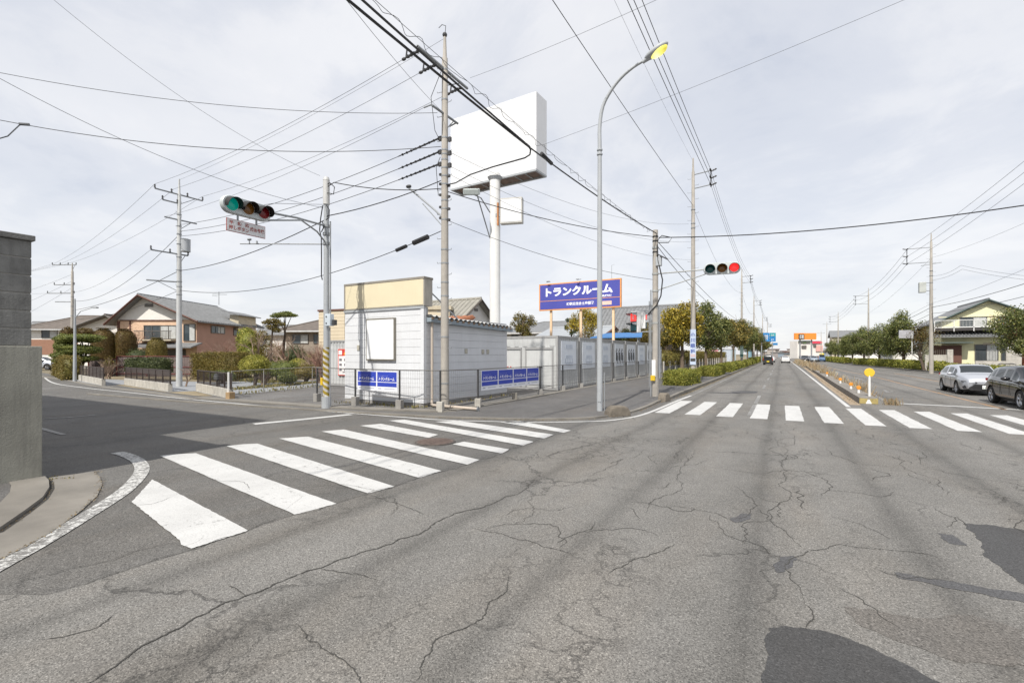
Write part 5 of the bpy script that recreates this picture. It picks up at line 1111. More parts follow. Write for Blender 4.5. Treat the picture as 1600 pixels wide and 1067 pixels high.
def bare(label, base, H, m, seed, lvl=4, n=3, r=.07, spread=.8, name='bare_tree', first=.3, cat_='tree', stems=1, extra=None):
    rr = random.Random(seed); t = thing(name, label, cat_, base); mb = MB()
    for s in range(stems): branchy(mb, Vector(base)+Vector((rr.uniform(-.2, .2), rr.uniform(-.2, .2), -.05)), Vector((rr.uniform(-.3, .3), rr.uniform(-.3, .3), 1)).normalized(), H*.42, r*1.5, lvl, rr, spread, n)
    mb.build('branches', m, t)
    if extra: rng = np.random.default_rng(seed); leaf_obj('foliage', leaves((0, 0, 0), extra[1], extra[2], rng, clumpfn([((base[0], base[1], H*.68), (H*.3, H*.3, H*.3))], .6), .3), extra[0], t)
    return t
# --- street trees
gT = 'street trees along the left pavement'
T1 = make_tree('yellow-green street tree nearest the signal pole on the left pavement', 5.9, 4.0, (1.75, 1.75, 1.75), 9000, .15, LV['yg'], 11, 'street_tree', clumps=60, rc=.27, group=gT, loc=Wd((1066-800)/FPX*33, 33, .1))
leaf_obj('lower_foliage', leaves((0, 0, 0), 4500, .15, np.random.default_rng(3), clumpfn(crown(np.random.default_rng(4), (-.2, -.1, 3.0), (1.9, 1.7, .8), 24, .45)), .5), LV['ol'], T1)
T2 = make_tree('dense dark green street tree right behind the yellow-green one', 6.6, 4.3, (2.2, 2.2, 2.3), 13000, .16, LV['gr'], 12, 'street_tree', clumps=60, rc=.27, group=gT, loc=Wd((1103-800)/FPX*43, 43, .1), taper=.15)
T3 = make_tree('olive green street tree, third along the left pavement', 6, 4.3, (2.3, 2.3, 1.95), 9000, .19, LV['ol'], 13, 'street_tree', clumps=55, rc=.27, group=gT, loc=Wd((1127-800)/FPX*54, 54, .1))
names = ['fourth', 'fifth', 'sixth', 'seventh', 'eighth', 'ninth', 'tenth']
for i, (px, Z, s_) in enumerate([(1146, 66, 1.12), (1159, 79, 1.2), (1168, 92, 1.2), (1176, 107, 1.25), (1183, 124, 1.25), (1189, 143, 1.25), (1194, 165, 1.3)]):
    copy_tree((T3, T2)[i % 2], Wd((px-800)/FPX*Z, Z, .1), i*1.3, s_*(.97 if i % 2 else 1), names[i]+' street tree along the left pavement, counted from the signal pole')
gR = 'street trees on the right behind the hedge'
R1 = make_tree('large dark evergreen tree, nearest of the right-hand tree row left of the yellow house', 7.8, 4.5, (3.3, 3.3, 3.3), 13000, .22, LV['gr'], 21, 'street_tree', clumps=80, rc=.25, trunk_r=.17, group=gR, loc=Wd((1412-800)/FPX*66, 66, .1), taper=.25)
for i, (px, Z, s_) in enumerate([(1374, 78, 1.0), (1350, 93, 1.0), (1332, 112, 1.02), (1318, 133, 1.05), (1305, 158, 1.1)]):
    copy_tree(R1, Wd((px-800)/FPX*Z, Z, .1), 1+i*1.7, (s_, s_, s_*(.86, .92, .85, .8, .8)[i]), ['second', 'third', 'fourth', 'fifth', 'sixth'][i]+' dark tree of the right-hand row, counted from the yellow house')
make_tree('dark garden pine at the right frame edge in front of the yellow house', 5.8, 3.9, (2.7, 2.3, 1.9), 11000, .16, LV['gr'], 31, 'garden_tree', clumps=30, rc=.34, trunk_r=.13, bark=mat('reddish bark', (.25, .09, .05), .9, .2), loc=Wd((1600-800)/FPX*41, 41, .1))
make_tree('lower part of the shrub tree at the right frame edge beside the wall', 3.4, 2.2, (1.1, 1.1, 1.1), 3500, .14, LV['gr'], 33, 'garden_tree', clumps=14, loc=Wd((1606-800)/FPX*39, 39, .1))
bare('brown thin-leaved tree left of the transformer pole', Wd((1445-800)/FPX*54, 54, .1), 5.9, BARKD, 41, 4, 3, .13, .8, extra=(LV['rb'], 1500, .14))
make_tree('green bush behind the brown thin-leaved tree at the transformer pole', 4.2, 3.0, (1.3, 1.3, 1.5), 3500, .15, LV['dk'], 42, 'garden_tree', clumps=18, loc=Wd((1470-800)/FPX*60, 60, .1))
# trees behind the containers
make_tree('solitary bushy tree above the containers left of the blue billboard', 6.4, 4.7, (1.15, 1.15, 1.45), 4500, .13, LV['ol'], 51, 'garden_tree', clumps=24, rc=.35, loc=Wd((817-800)/FPX*44, 44))
make_tree('bright yellow-orange tree under the blue billboard', 6.6, 5.0, (1.8, 1.8, 1.65), 7000, .13, LV['yg'], 52, 'garden_tree', clumps=30, rc=.3, loc=Wd((914-800)/FPX*47, 47))
make_tree('thin dark tree left of the yellow-orange tree under the billboard', 6.0, 4.8, (.7, .7, 1.3), 2200, .12, LV['dk'], 53, 'garden_tree', clumps=14, loc=Wd((893-800)/FPX*50, 50))
make_tree('olive brown tree behind the signal pole and the containers', 5.8, 3.9, (2.6, 2.2, 1.7), 8000, .15, LV['bh'], 54, 'garden_tree', clumps=40, rc=.3, loc=Wd((1012-800)/FPX*52, 52))
make_tree('dark shrubby tree under the blue billboard right post', 4.8, 4.0, (1.2, 1.2, .9), 2500, .13, LV['dk'], 55, 'garden_tree', clumps=14, loc=Wd((968-800)/FPX*51, 51))
make_tree('tree crown showing above the shed roof beside the tiled house', 8, 6.1, (2.2, 1.6, 1.1), 3000, .16, LV['ol'], 56, 'garden_tree', clumps=18, loc=Wd((706-800)/FPX*50, 50))
# hedges on the left pavement
gH = 'low clipped hedges along the left kerb'
hx = lambda px, Z: Wd((px-800)/FPX*Z, Z)
def strip(y0, y1, x=-5.15): return [Vector((x, y0, 0)), Vector((x, y1, 0))]
hedge('near clipped hedge block behind the signal pole on the pavement', [Vector((-5.55, 29.3, 0)), Vector((-5.3, 32.9, 0))], 1.25, .78, LV['hd'], 1300, .075, .1, 61, group=gH)
hedge('second clipped hedge block along the left kerb', strip(42.5, 50, -5.45), 1.4, .72, LV['hd'], 700, .09, .1, 62, group=gH)
hedge('third clipped hedge block along the left kerb', strip(53, 66, -5.3), 1.4, .75, LV['hd'], 420, .12, .1, 63, group=gH)
hedge('fourth, long clipped hedge along the left kerb', strip(69, 100), 1.35, .75, LV['hd'], 220, .16, .1, 64, group=gH)
hedge('farthest clipped hedge along the left kerb beside the grey van', strip(104, 170), 1.35, 1.0, LV['hd'], 90, .25, .1, 65, group=gH)
hedge('tall dark boundary hedge behind the left street trees', [Vector((-10.9, 50, 0)), Vector((-11.2, 115, 0))], 1.0, 1.55, LV['bh'], 130, .17, .75, 66)
t = thing('low_wall', 'low grey block wall with posts under the tall dark hedge beyond the containers', 'wall', (-10.3, 50, 0)); MB().bb(-10.75, -10.55, 49, 115, -.05, .85).build('wall', CONC_D, t)
mb = MB()
for i in range(22): mb.bb(-10.52, -10.36, 49.5+i*3, 49.8+i*3, -.05, 1.25)
mb.build('pillar', CONC_L, t); mb = MB()
for i in range(120): mb.bb(-10.47, -10.45, 50+i*.35, 50.02+i*.35, .1, 1.3)
mb.build('railing', DARKM, t)
gHR = 'low clipped hedges along the right kerb'
hedge('clipped hedge in front of the transformer pole on the right', [Vector((15.2, 66, 0)), Vector((16.3, 57, 0)), Vector((17.2, 48, 0))], 1.3, .75, LV['hd'], 260, .14, .12, 67, group=gHR)
hedge('long clipped hedge under the right-hand tree row', [Vector((15.3, 68.5, 0)), Vector((13.6, 86, 0)), Vector((12.2, 108, 0))], 1.3, .95, LV['hd'], 150, .18, .12, 68, group=gHR)
hedge('farthest clipped hedge on the right kerb', [Vector((11.6, 116, 0)), Vector((11, 160, 0))], 1.3, 1.0, LV['hd'], 90, .25, .12, 69, group=gHR)
# dry weeds on the median
rng = np.random.default_rng(7); V = []
for (y, x, n, h_, w_) in [(23.6, 3.8, 170, .28, .3), (26.6, 3.55, 45, .35, .3), (28.8, 3.55, 110, .6, .5), (31, 3.5, 120, .62, .6), (36, 3.45, 90, .5, .6), (40, 3.45, 120, .45, .7), (46, 3.5, 170, .65, .7), (52, 3.4, 170, .8, 1.0), (61, 3.3, 260, .85, 1.5), (70, 3.3, 240, .9, 2), (84, 3.2, 500, .8, 4), (100, 3.1, 500, .8, 7), (25, 2.55, 25, .08, 1.2), (120, 3.1, 500, .7, 10)]:
    for i in range(n):
        bx, by = x+rng.normal(0, .13+.02*w_), y+rng.normal(0, w_*.5); hh_ = h_*rng.uniform(.35, 1.05); lx, ly = rng.normal(0, .38*hh_), rng.normal(0, .38*hh_); w = rng.uniform(.004, .008)*(1+y/60); a = rng.uniform(0, 3.14); dx, dy = w*math.cos(a), w*math.sin(a); z0 = .2 if abs(bx-3.1) < .3 else 0
        V += [(bx-dx, by-dy, z0), (bx+dx, by+dy, z0), (bx+lx+dx*.8, by+ly+dy*.8, z0+hh_), (bx+lx-dx*.8, by+ly-dy*.8, z0+hh_)]
o = leaf_obj('dry_weeds', np.array(V), LV['dr'], None); tag(o, None, None, None, 'stuff')
# grass along wall foot and lot edge
V = []
for (a, b, n, h_) in [(Vector((-10.2, 2.95, 0)), Vector((-9.95, 3.0, 0)), 30, .03), (Vector((-23.3, 13.6, 0)), Vector((-24.9, 19.5, 0)), 200, .13), (Vector((-26.5, 15.2, 0)), Vector((-28, 22, 0)), 1500, .12), (Vector((-11.5, 13.5, 0)), Vector((-11.5, 19.8, 0)), 120, .1), (Vector((-16, 13.45, 0)), Vector((-11.6, 13.4, 0)), 160, .09), (Vector((-30, 20, 0)), Vector((-45, 24, 0)), 2200, .2)]:
    for i in range(n):
        q = a.lerp(b, rng.uniform()); q = q+Vector((rng.normal(0, .05+h_*2.2), rng.normal(0, .03+h_*2.2), 0)); hh_ = h_*rng.uniform(.4, 1.2); w = .01+h_*.05; an = rng.uniform(0, 3.14)
        V += [(q.x-w*math.cos(an), q.y-w*math.sin(an), 0), (q.x+w*math.cos(an), q.y+w*math.sin(an), 0), (q.x+rng.normal(0, .3*hh_), q.y+rng.normal(0, .3*hh_), hh_), (q.x+rng.normal(0, .3*hh_), q.y, hh_)]
o = leaf_obj('rough_grass', np.array(V), leafmat('rough winter grass', (.10, .11, .03), (.30, .25, .11)), None); tag(o, None, None, None, 'stuff')
# --- left garden
def at(px, Z, z=0): return Wd((px-800)/FPX*Z, Z, z)
def zpy(py, Z): return CAM_H+(HOR-py)/FPX*Z
gTo = 'tall clipped topiary columns behind the garden fence'
for i, (px, y0, w, Z, m_) in enumerate(((162, 513, 1.02, 46, 'rb'), (195, 514, 1.02, 47, 'rb'), (245, 528, .86, 46, 'bh'))):
    zt = zpy(y0, Z); q = at(px, Z); lab = ['tall rust brown topiary column, left of the pair', 'tall rust brown topiary column, right of the pair', 'shorter olive topiary dome under the brown house balcony'][i]
    t = thing('topiary', lab, 'topiary', q, gTo); rg_ = np.random.default_rng(70+i); n = 9000; th_ = rg_.uniform(0, 6.283, n); hh_ = rg_.uniform(0, 1, n)**.85
    def rad_(h): return w*(1.12-.25*h)*np.minimum(1, np.sqrt(np.maximum(0, 1-((h-.72)/.28)**2)))*(h > .72)+w*(1.12-.25*h)*(h <= .72)
    rr_ = rad_(hh_)+rg_.normal(0, .02, n); P_ = np.stack([q.x+rr_*np.cos(th_), q.y+rr_*np.sin(th_), .25+hh_*(zt-.25)], 1); cap = rg_.uniform(0, 1, n) < .15; P_[cap, 2] = zt-.02*rg_.uniform(0, 1, cap.sum()); k2 = np.sqrt(rg_.uniform(0, 1, cap.sum()))*w*.55; P_[cap, 0] = q.x+k2*np.cos(th_[cap]); P_[cap, 1] = q.y+k2*np.sin(th_[cap])
    N_ = np.stack([np.cos(th_), np.sin(th_), hh_*.5], 1); cm = MB().tube([q+Vector((0, 0, .25+h*(zt-.3))) for h in (0, .3, .6, .75, .85, .93, .985)], [float(rad_(np.array(h)))*.95 for h in (0, .3, .6, .75, .85, .93, .985)], 16)
    leaf_obj('foliage', leaves((0, 0, 0), n, .08, rg_, lambda a_, b_: (P_, N_), .6), LV[m_], t, cm); MB().cyl(q, q+Vector((0, 0, .4)), .1, n=6).build('stem', BARKD, t)
bx = at(122, 41); rads = []
for (px, py, rx, rz_) in ((130, 527, 1.7, .28), (110, 530, 1.3, .32), (140, 531, .9, .25), (102, 541, .9, .5), (120, 543, 1.5, .27), (138, 545, 1.1, .22), (104, 555, 1.2, .3), (127, 549, 1.5, .26), (112, 563, 1.4, .27), (134, 560, 1.0, .24), (98, 535, .6, .8), (97, 550, .6, .8)):
    p_ = at(px, 41, zpy(py, 41)); rads.append(((p_.x-bx.x, p_.y-bx.y, p_.z), (rx, rx*.9, rz_)))
blob('cloud-pruned garden pine with flat green layers at the street corner', bx, rads, LV['pn'], 14000, .12, 80, 'cloud_pruned_pine', 'tree', core=.75)
blob('rust coloured shrub top behind the cloud-pruned pine', at(106, 46, zpy(522, 46)), [((0, 0, 0), (.6, .6, .7)), ((1.5, .8, .1), (.9, .8, .5))], LV['rb'], 2500, .12, 81)
hedge('brownish boundary hedge at the left street bend', [G(93, 586), G(112, 594)], .9, 1.75, LV['bh'], 500, .10, 0, 82)
bare('reddish bare tree between the topiary columns', at(186, 49), 5.6, TWIGR, 83, 4, 3, .09, extra=(LV['rd'], 300, .08)); bare('reddish leafless tree before the house balcony', at(212, 49), 5.5, TWIGR, 84, 4, 3, .09, .9, extra=(LV['rd'], 450, .08))
blob('dark shrub at the foot of the reddish tree', at(214, 47, 1.6), [((0, 0, 0), (1.5, 1.2, 1.0))], LV['dk'], 1500, .12, 85)
FW = mat('weathered fence boards', (.16, .125, .12), .85, .2, 2, streak=.4); FR = mat('fence rail red brown', (.15, .04, .04), .7)
t = thing('board_fence', 'grey board fence with red brown rails round the brown house garden', 'fence', at(139, 44)); mb = MB(); mr = MB(); fl = [at(139, 43.5), at(183, 42.5), at(313, 41.5)]; tops = [1.62, 1.85, 1.8]
for i in range(2):
    a, b_ = fl[i], fl[i+1]; L = (b_-a).length; n = int(L/.17); an = math.atan2((b_-a).y, (b_-a).x); h_ = (1.55, 1.8)[i]
    for j in range(n): q = a.lerp(b_, (j+.5)/n); mb.box((q.x, q.y, h_/2), (.145, .02, h_-.06), rz=an)
    nr = Vector(((b_-a).y, -(b_-a).x, 0)).normalized()*.04
    for z in (.25, .85, h_): q = (a+b_)/2+nr; mr.box((q.x, q.y, z), (L, .05, .06), rz=an)
    for j in range(int(L/3)+1): q = a+(b_-a)*min(1, j*3/L)+nr; mr.box((q.x, q.y, h_/2), (.09, .07, h_+.05), rz=an)
mb.build('boards', FW, t); mr.build('rail', FR, t)
hedge('dark clipped hedge in front of the board fence', [at(204, 37), at(259, 34)], .9, .95, LV['dk'], 420, .10, .65, 86)
bare('small brown shrub at the board fence', at(170, 38), 1.9, TWIG, 87, 3, 4, .04, stems=4, name='bare_shrub', cat_='shrub', extra=(LV['bh'], 500, .08)); bare('small bare sapling right of the grey utility pole', at(294, 29), 1.8, TWIG, 88, 3, 3, .04, name='bare_shrub', cat_='shrub')
for i, (pa, pb, h_) in enumerate((((122, 594.5), (158, 602.5), 1.12), ((193, 601), (262, 612), 1.15), ((305, 611), (356, 623), 1.17))):
    a, b_ = G(*pa), G(*pb); L = (b_-a).length; an = math.atan2((b_-a).y, (b_-a).x); c = (a+b_)/2; bk = Vector((-(b_-a).y, (b_-a).x, 0)).normalized()*.12
    t = thing('kerbside_fence', ['short dark slatted fence on a concrete block base, farthest along the left kerb', 'dark panel fence on a concrete block base, left of the grey utility pole', 'dark panel fence with mailbox on a concrete block base, nearest the parking lot'][i], 'fence', a, 'fence pieces along the left kerb')
    n = max(3, int(L/.8)); mb = MB()
    for j in range(n): q = a.lerp(b_, (j+.5)/n)+bk; mb.box((q.x, q.y, .2), (L/n-.015, .2, .45), rz=an)
    mb.build('block_base', CONC_L, t, bevel=.012); pm = MB(); sm = MB()
    for j in range(int(L/1.3)+2): q = a.lerp(b_, min(1, j*1.3/L))+bk; pm.box((q.x, q.y, .78), (.06, .06, .74), rz=an)
    q = c+bk; sm.box((q.x, q.y, 1.12), (L, .05, .05), rz=an); sm.box((q.x, q.y, .47), (L, .04, .04), rz=an)
    if i == 0:
        for j in range(7): sm.box((q.x, q.y, .5+j*.09), (L, .02, .065), rz=an)
    else:
        for j in range(int(L/.10)): p_ = a.lerp(b_, (j+.5)/int(L/.10))+bk; sm.box((p_.x, p_.y, .8), (.012, .012, .62), rz=an)
        if i == 1: sm.box((q.x, q.y, .97), (L, .015, .28), rz=an)
    FB = mat('fence dark brown', (.045, .032, .028), .5); pm.build_each('post', FB, t); sm.build('panel', FB, t)
    if i == 2:
        q = a.lerp(b_, .62)+bk*1.8; t2 = thing('mailbox', 'black mailbox standing behind the dark fence nearest the parking lot', 'mailbox', q); MB().box((q.x, q.y, .86), (.62, .35, .26), rz=an).build('box', DARKM, t2, bevel=.06); mb = MB().box((q.x, q.y, 1.02), (.5, .3, .06), rz=an); mb.build('lid', DARKM, t2, bevel=.03); MB().cyl((q.x, q.y, -.02), (q.x, q.y, .74), .03, n=6).build('leg', DARKM, t2)
q = G(357, 624); t = thing('boundary_post', 'white boundary post at the corner of the kerbside fence', 'post', q); MB().cyl(q, q+Vector((0, 0, 1.2)), .04, n=8).build('post', WHITE, t); MB().box(q+Vector((.1, .02, .15)), (.3, .24, .34)).build('brick_foot', mat('tan block', (.35, .24, .13), .9, .2, 6), t)
t = thing('chain_fence', 'thin wire mesh fence along the garden beside the parking lot', 'fence', G(360, 622)); pts = [G(362, 621), G(412, 613), G(488, 604.5), at(509, 27.5)]; mb = MB(); mw = MB()
for i, p in enumerate(pts):
    mb.tube([p, p+Vector((0, 0, 1.22))], .025, 6)
    if i < 3:
        q = pts[i+1]; mb.tube([p+Vector((0, 0, 1.2)), q+Vector((0, 0, 1.2))], .016, 5); L = (q-p).length
        for j in range(int(L/.14)): a = p.lerp(q, j*.14/L); mw.tube([a, a+Vector((.0, .0, 1.2))], .003, 3, False)
        for z in (.2, .4, .6, .8, 1.0): mw.tube([p+Vector((0, 0, z)), q+Vector((0, 0, z))], .003, 3, False)
mb.build('post', mat('fence post grey', (.28, .27, .25), .6, metal=.2), t); mw.build('mesh', MATS['mesh wire'], t)
hedge('broad clipped garden hedge under the brown house side wall', [at(312, 38), at(378, 35)], 1.4, 2.0, LV['bh'], 420, .10, 0, 91)
blob('bright yellow-green shrub in the middle of the garden', at(398, 30, 1.3), [((0, 0, 0), (1.0, .9, .62)), ((-.5, .2, -.1), (.6, .6, .5)), ((.45, 0, .05), (.6, .6, .55)), ((0, 0, .3), (.6, .6, .4))], LV['ye'], 4500, .085, 92, core=.7)
blob('tall green garden shrub left of the bare trees', at(388, 42, 3.0), [((0, 0, 0), (1.1, 1.0, 1.2)), ((.3, 0, -1), (1.2, 1, 1.1)), ((-.4, 0, .7), (.7, .7, .7))], LV['hd'], 5000, .12, 93, core=.75); blob('brown green loose shrub right of the tall green shrub', at(408, 42, 2.8), [((0, 0, 0), (1.0, .9, 1.3)), ((.8, .4, -.9), (1.2, 1, 1.0))], LV['bh'], 4000, .12, 94, core=0)
for i, (px, Z, zt, w, m_) in enumerate(((432, 34, 1.45, 1.1, 'gr'), (447, 33, 1.5, .9, 'pn'), (466, 38, 1.6, .8, 'ye'), (476, 33, 1.2, 1.0, 'bh'), (452, 45, 2.6, 1.0, 'dk'), (463, 46, 2.8, .9, 'dk'), (498, 34, 1.3, .9, 'bh'), (417, 36, 1.2, .9, 'rb'), (448, 30, .85, .5, 'gr'), (346, 32, .9, .8, 'gr'), (525, 44, 3.9, 1.3, 'dk'), (438, 50, 2.4, 1.6, 'dk'), (480, 48, 2.2, 1.6, 'bh'))):
    blob(['rounded dark shrub below the tall pine', 'rounded pine-green shrub in the garden', 'small yellow-green shrub right of the pine', 'low brownish shrub at the garden fence', 'dark conifer between the bare trees', 'dark conifer left of the signal pole', 'low brown shrub behind the signal pole', 'small rusty shrub below the bare trees', 'tiny green garden shrub', 'low green mound shrub behind the mailbox', 'dark bush above the pale container', 'broad dark shrub mass behind the pine trunks', 'brown shrub mass in front of the hip-roofed house'][i], at(px, Z, zt*.62), [((0, 0, 0), (w, w, zt*.42)), ((w*.5, .2, -.1), (w*.6, w*.6, zt*.3))], LV[m_], 1900, .1, 95+i, core=.72)
# pines
bp = at(438, 40); t = thing('garden_pine', 'tall leaning pine with a flat umbrella top in the garden', 'tree', bp); mb = MB(); top = at(444, 40, zpy(500, 40)); mb.tube([bp, bp.lerp(top, .4)+Vector((.15, 0, 0)), bp.lerp(top, .75)+Vector((.25, 0, 0)), top], [.16, .12, .09, .05], 8)
cl = []
for (px, py, rx, rz_) in ((444, 492, 1.0, .2), (432, 494, .55, .14), (456, 493, .5, .13), (447, 489, .5, .15)):
    p_ = at(px, 40, zpy(py, 40)); cl.append(((p_.x, p_.y, p_.z), (rx, rx, rz_))); mb.tube([bp.lerp(top, .8)+Vector((.2, 0, 0)), p_], [.05, .02], 5)
mb.build('trunk', BARKD, t, smooth=True); leaf_obj('crown', leaves((0, 0, 0), 3500, .1, np.random.default_rng(8), clumpfn(cl, .8), .4), LV['pn'], t)
bp = at(424, 39); t = thing('garden_pine', 'smaller pine with drooping layers left of the umbrella pine', 'tree', bp); mb = MB(); top = at(427, 39, zpy(502, 39)); mb.tube([bp, bp.lerp(top, .5)+Vector((-.2, 0, 0)), top], [.13, .1, .04], 8); cl = []
for (px, py, rx, rz_) in ((427, 501, .6, .2), (418, 504, .5, .18), (436, 506, .5, .2), (425, 511, .5, .25), (432, 516, .4, .2)):
    p_ = at(px, 39, zpy(py, 39)); cl.append(((p_.x, p_.y, p_.z), (rx, rx, rz_)))
mb.build('trunk', BARKD, t, smooth=True); leaf_obj('crown', leaves((0, 0, 0), 3000, .1, np.random.default_rng(9), clumpfn(cl, .8), .4), LV['bh'], t)
for i, (px, Z, H, n, m_) in enumerate(((340, 42, 3.3, 4, TWIGR), (360, 44, 3.2, 4, TWIG), (325, 43, 3.1, 4, TWIG), (420, 36, 4.4, 4, TWIG), (433, 37, 4.2, 4, TWIG), (470, 44, 4.0, 4, TWIG), (486, 36, 3.0, 4, TWIG), (499, 32, 3.0, 4, TWIGR), (460, 40, 3.6, 4, TWIGR), (405, 46, 5.0, 3, TWIG), (412, 30, .9, 4, TWIG), (508, 33, 2.6, 4, TWIG))):
    bare(['spreading leafless shrub under the brown house wall, left one', 'spreading leafless shrub under the brown house wall, right one', 'leafless shrub at the corner of the brown house', 'leafless tree with light bark beside the pine', 'twiggy brown tree under the umbrella pine', 'leafless tree before the hip-roofed house', 'twiggy brown tree left of the signal pole', 'reddish twiggy bush beside the signal pole', 'reddish twiggy bush under the hip-roofed house', 'bare tree top behind the tall green shrub', 'dry weed bush at the wire mesh fence', 'thin twiggy bush behind the signal pole'][i], at(px, Z), H, m_, 120+i, 5 if i < 11 else 4, 3 if H > 1.5 else n, .05 if H < 4 else .1, .9 if i < 3 else .7, name='bare_shrub' if H < 3.5 else 'bare_tree', stems=3 if H < 3.5 else 1, cat_='shrub' if H < 3.5 else 'tree')

# litter and grit that gathers along the kerbs and wall foots
V = []; rng = np.random.default_rng(77)
def scatter(a, b, n, wdt, z, smax):
    for i in range(n):
        q = a.lerp(b, rng.uniform()); q = q+Vector((abs(rng.normal(0, wdt))*(1 if a.x == b.x else 0)+rng.normal(0, wdt*.3), rng.normal(0, wdt), 0)); s_ = rng.uniform(.006, smax); an = rng.uniform(0, 3.14); c_, d_ = s_*math.cos(an), s_*math.sin(an)
        V.extend([(q.x-c_, q.y-d_, z), (q.x+d_*.7, q.y-c_*.7, z+s_*.3), (q.x+c_, q.y+d_, z+s_*.5), (q.x-d_*.7, q.y+c_*.7, z)])
for p_, q_ in zip(kerbW[2:], kerbW[3:]):
    if p_.y < 45: scatter(p_+Vector((.08, -.08, 0)), q_+Vector((.08, -.08, 0)), int((q_-p_).length*28), .06, .006, .028)
scatter(Vector((2.55, 23, 0)), Vector((2.55, 50, 0)), 500, .06, .006, .03); scatter(Vector((-15.8, 13.55, 0)), Vector((-11.6, 13.5, 0)), 260, .06, .04, .03); scatter(Vector((-11.4, 14, 0)), Vector((-11.4, 20, 0)), 220, .05, .04, .03)
scatter(Vector((-10.2, 2.2, 0)), Vector((-10.2, -1, 0)), 90, .04, .045, .02)
for p_, q_ in zip(kn, kn[1:]): scatter(p_, q_, int(min(3, (q_-p_).length)*60), .03, .014, .016)
for p_, q_ in zip(apron[:8], apron[1:9]): scatter(p_, q_, int((q_-p_).length*60), .03, .012, .016)
o = leaf_obj('leaf_litter', np.array(V), leafmat('dry litter', (.10, .08, .05), (.24, .17, .09), (.35, .3, .2)), None); tag(o, None, None, None, 'stuff')
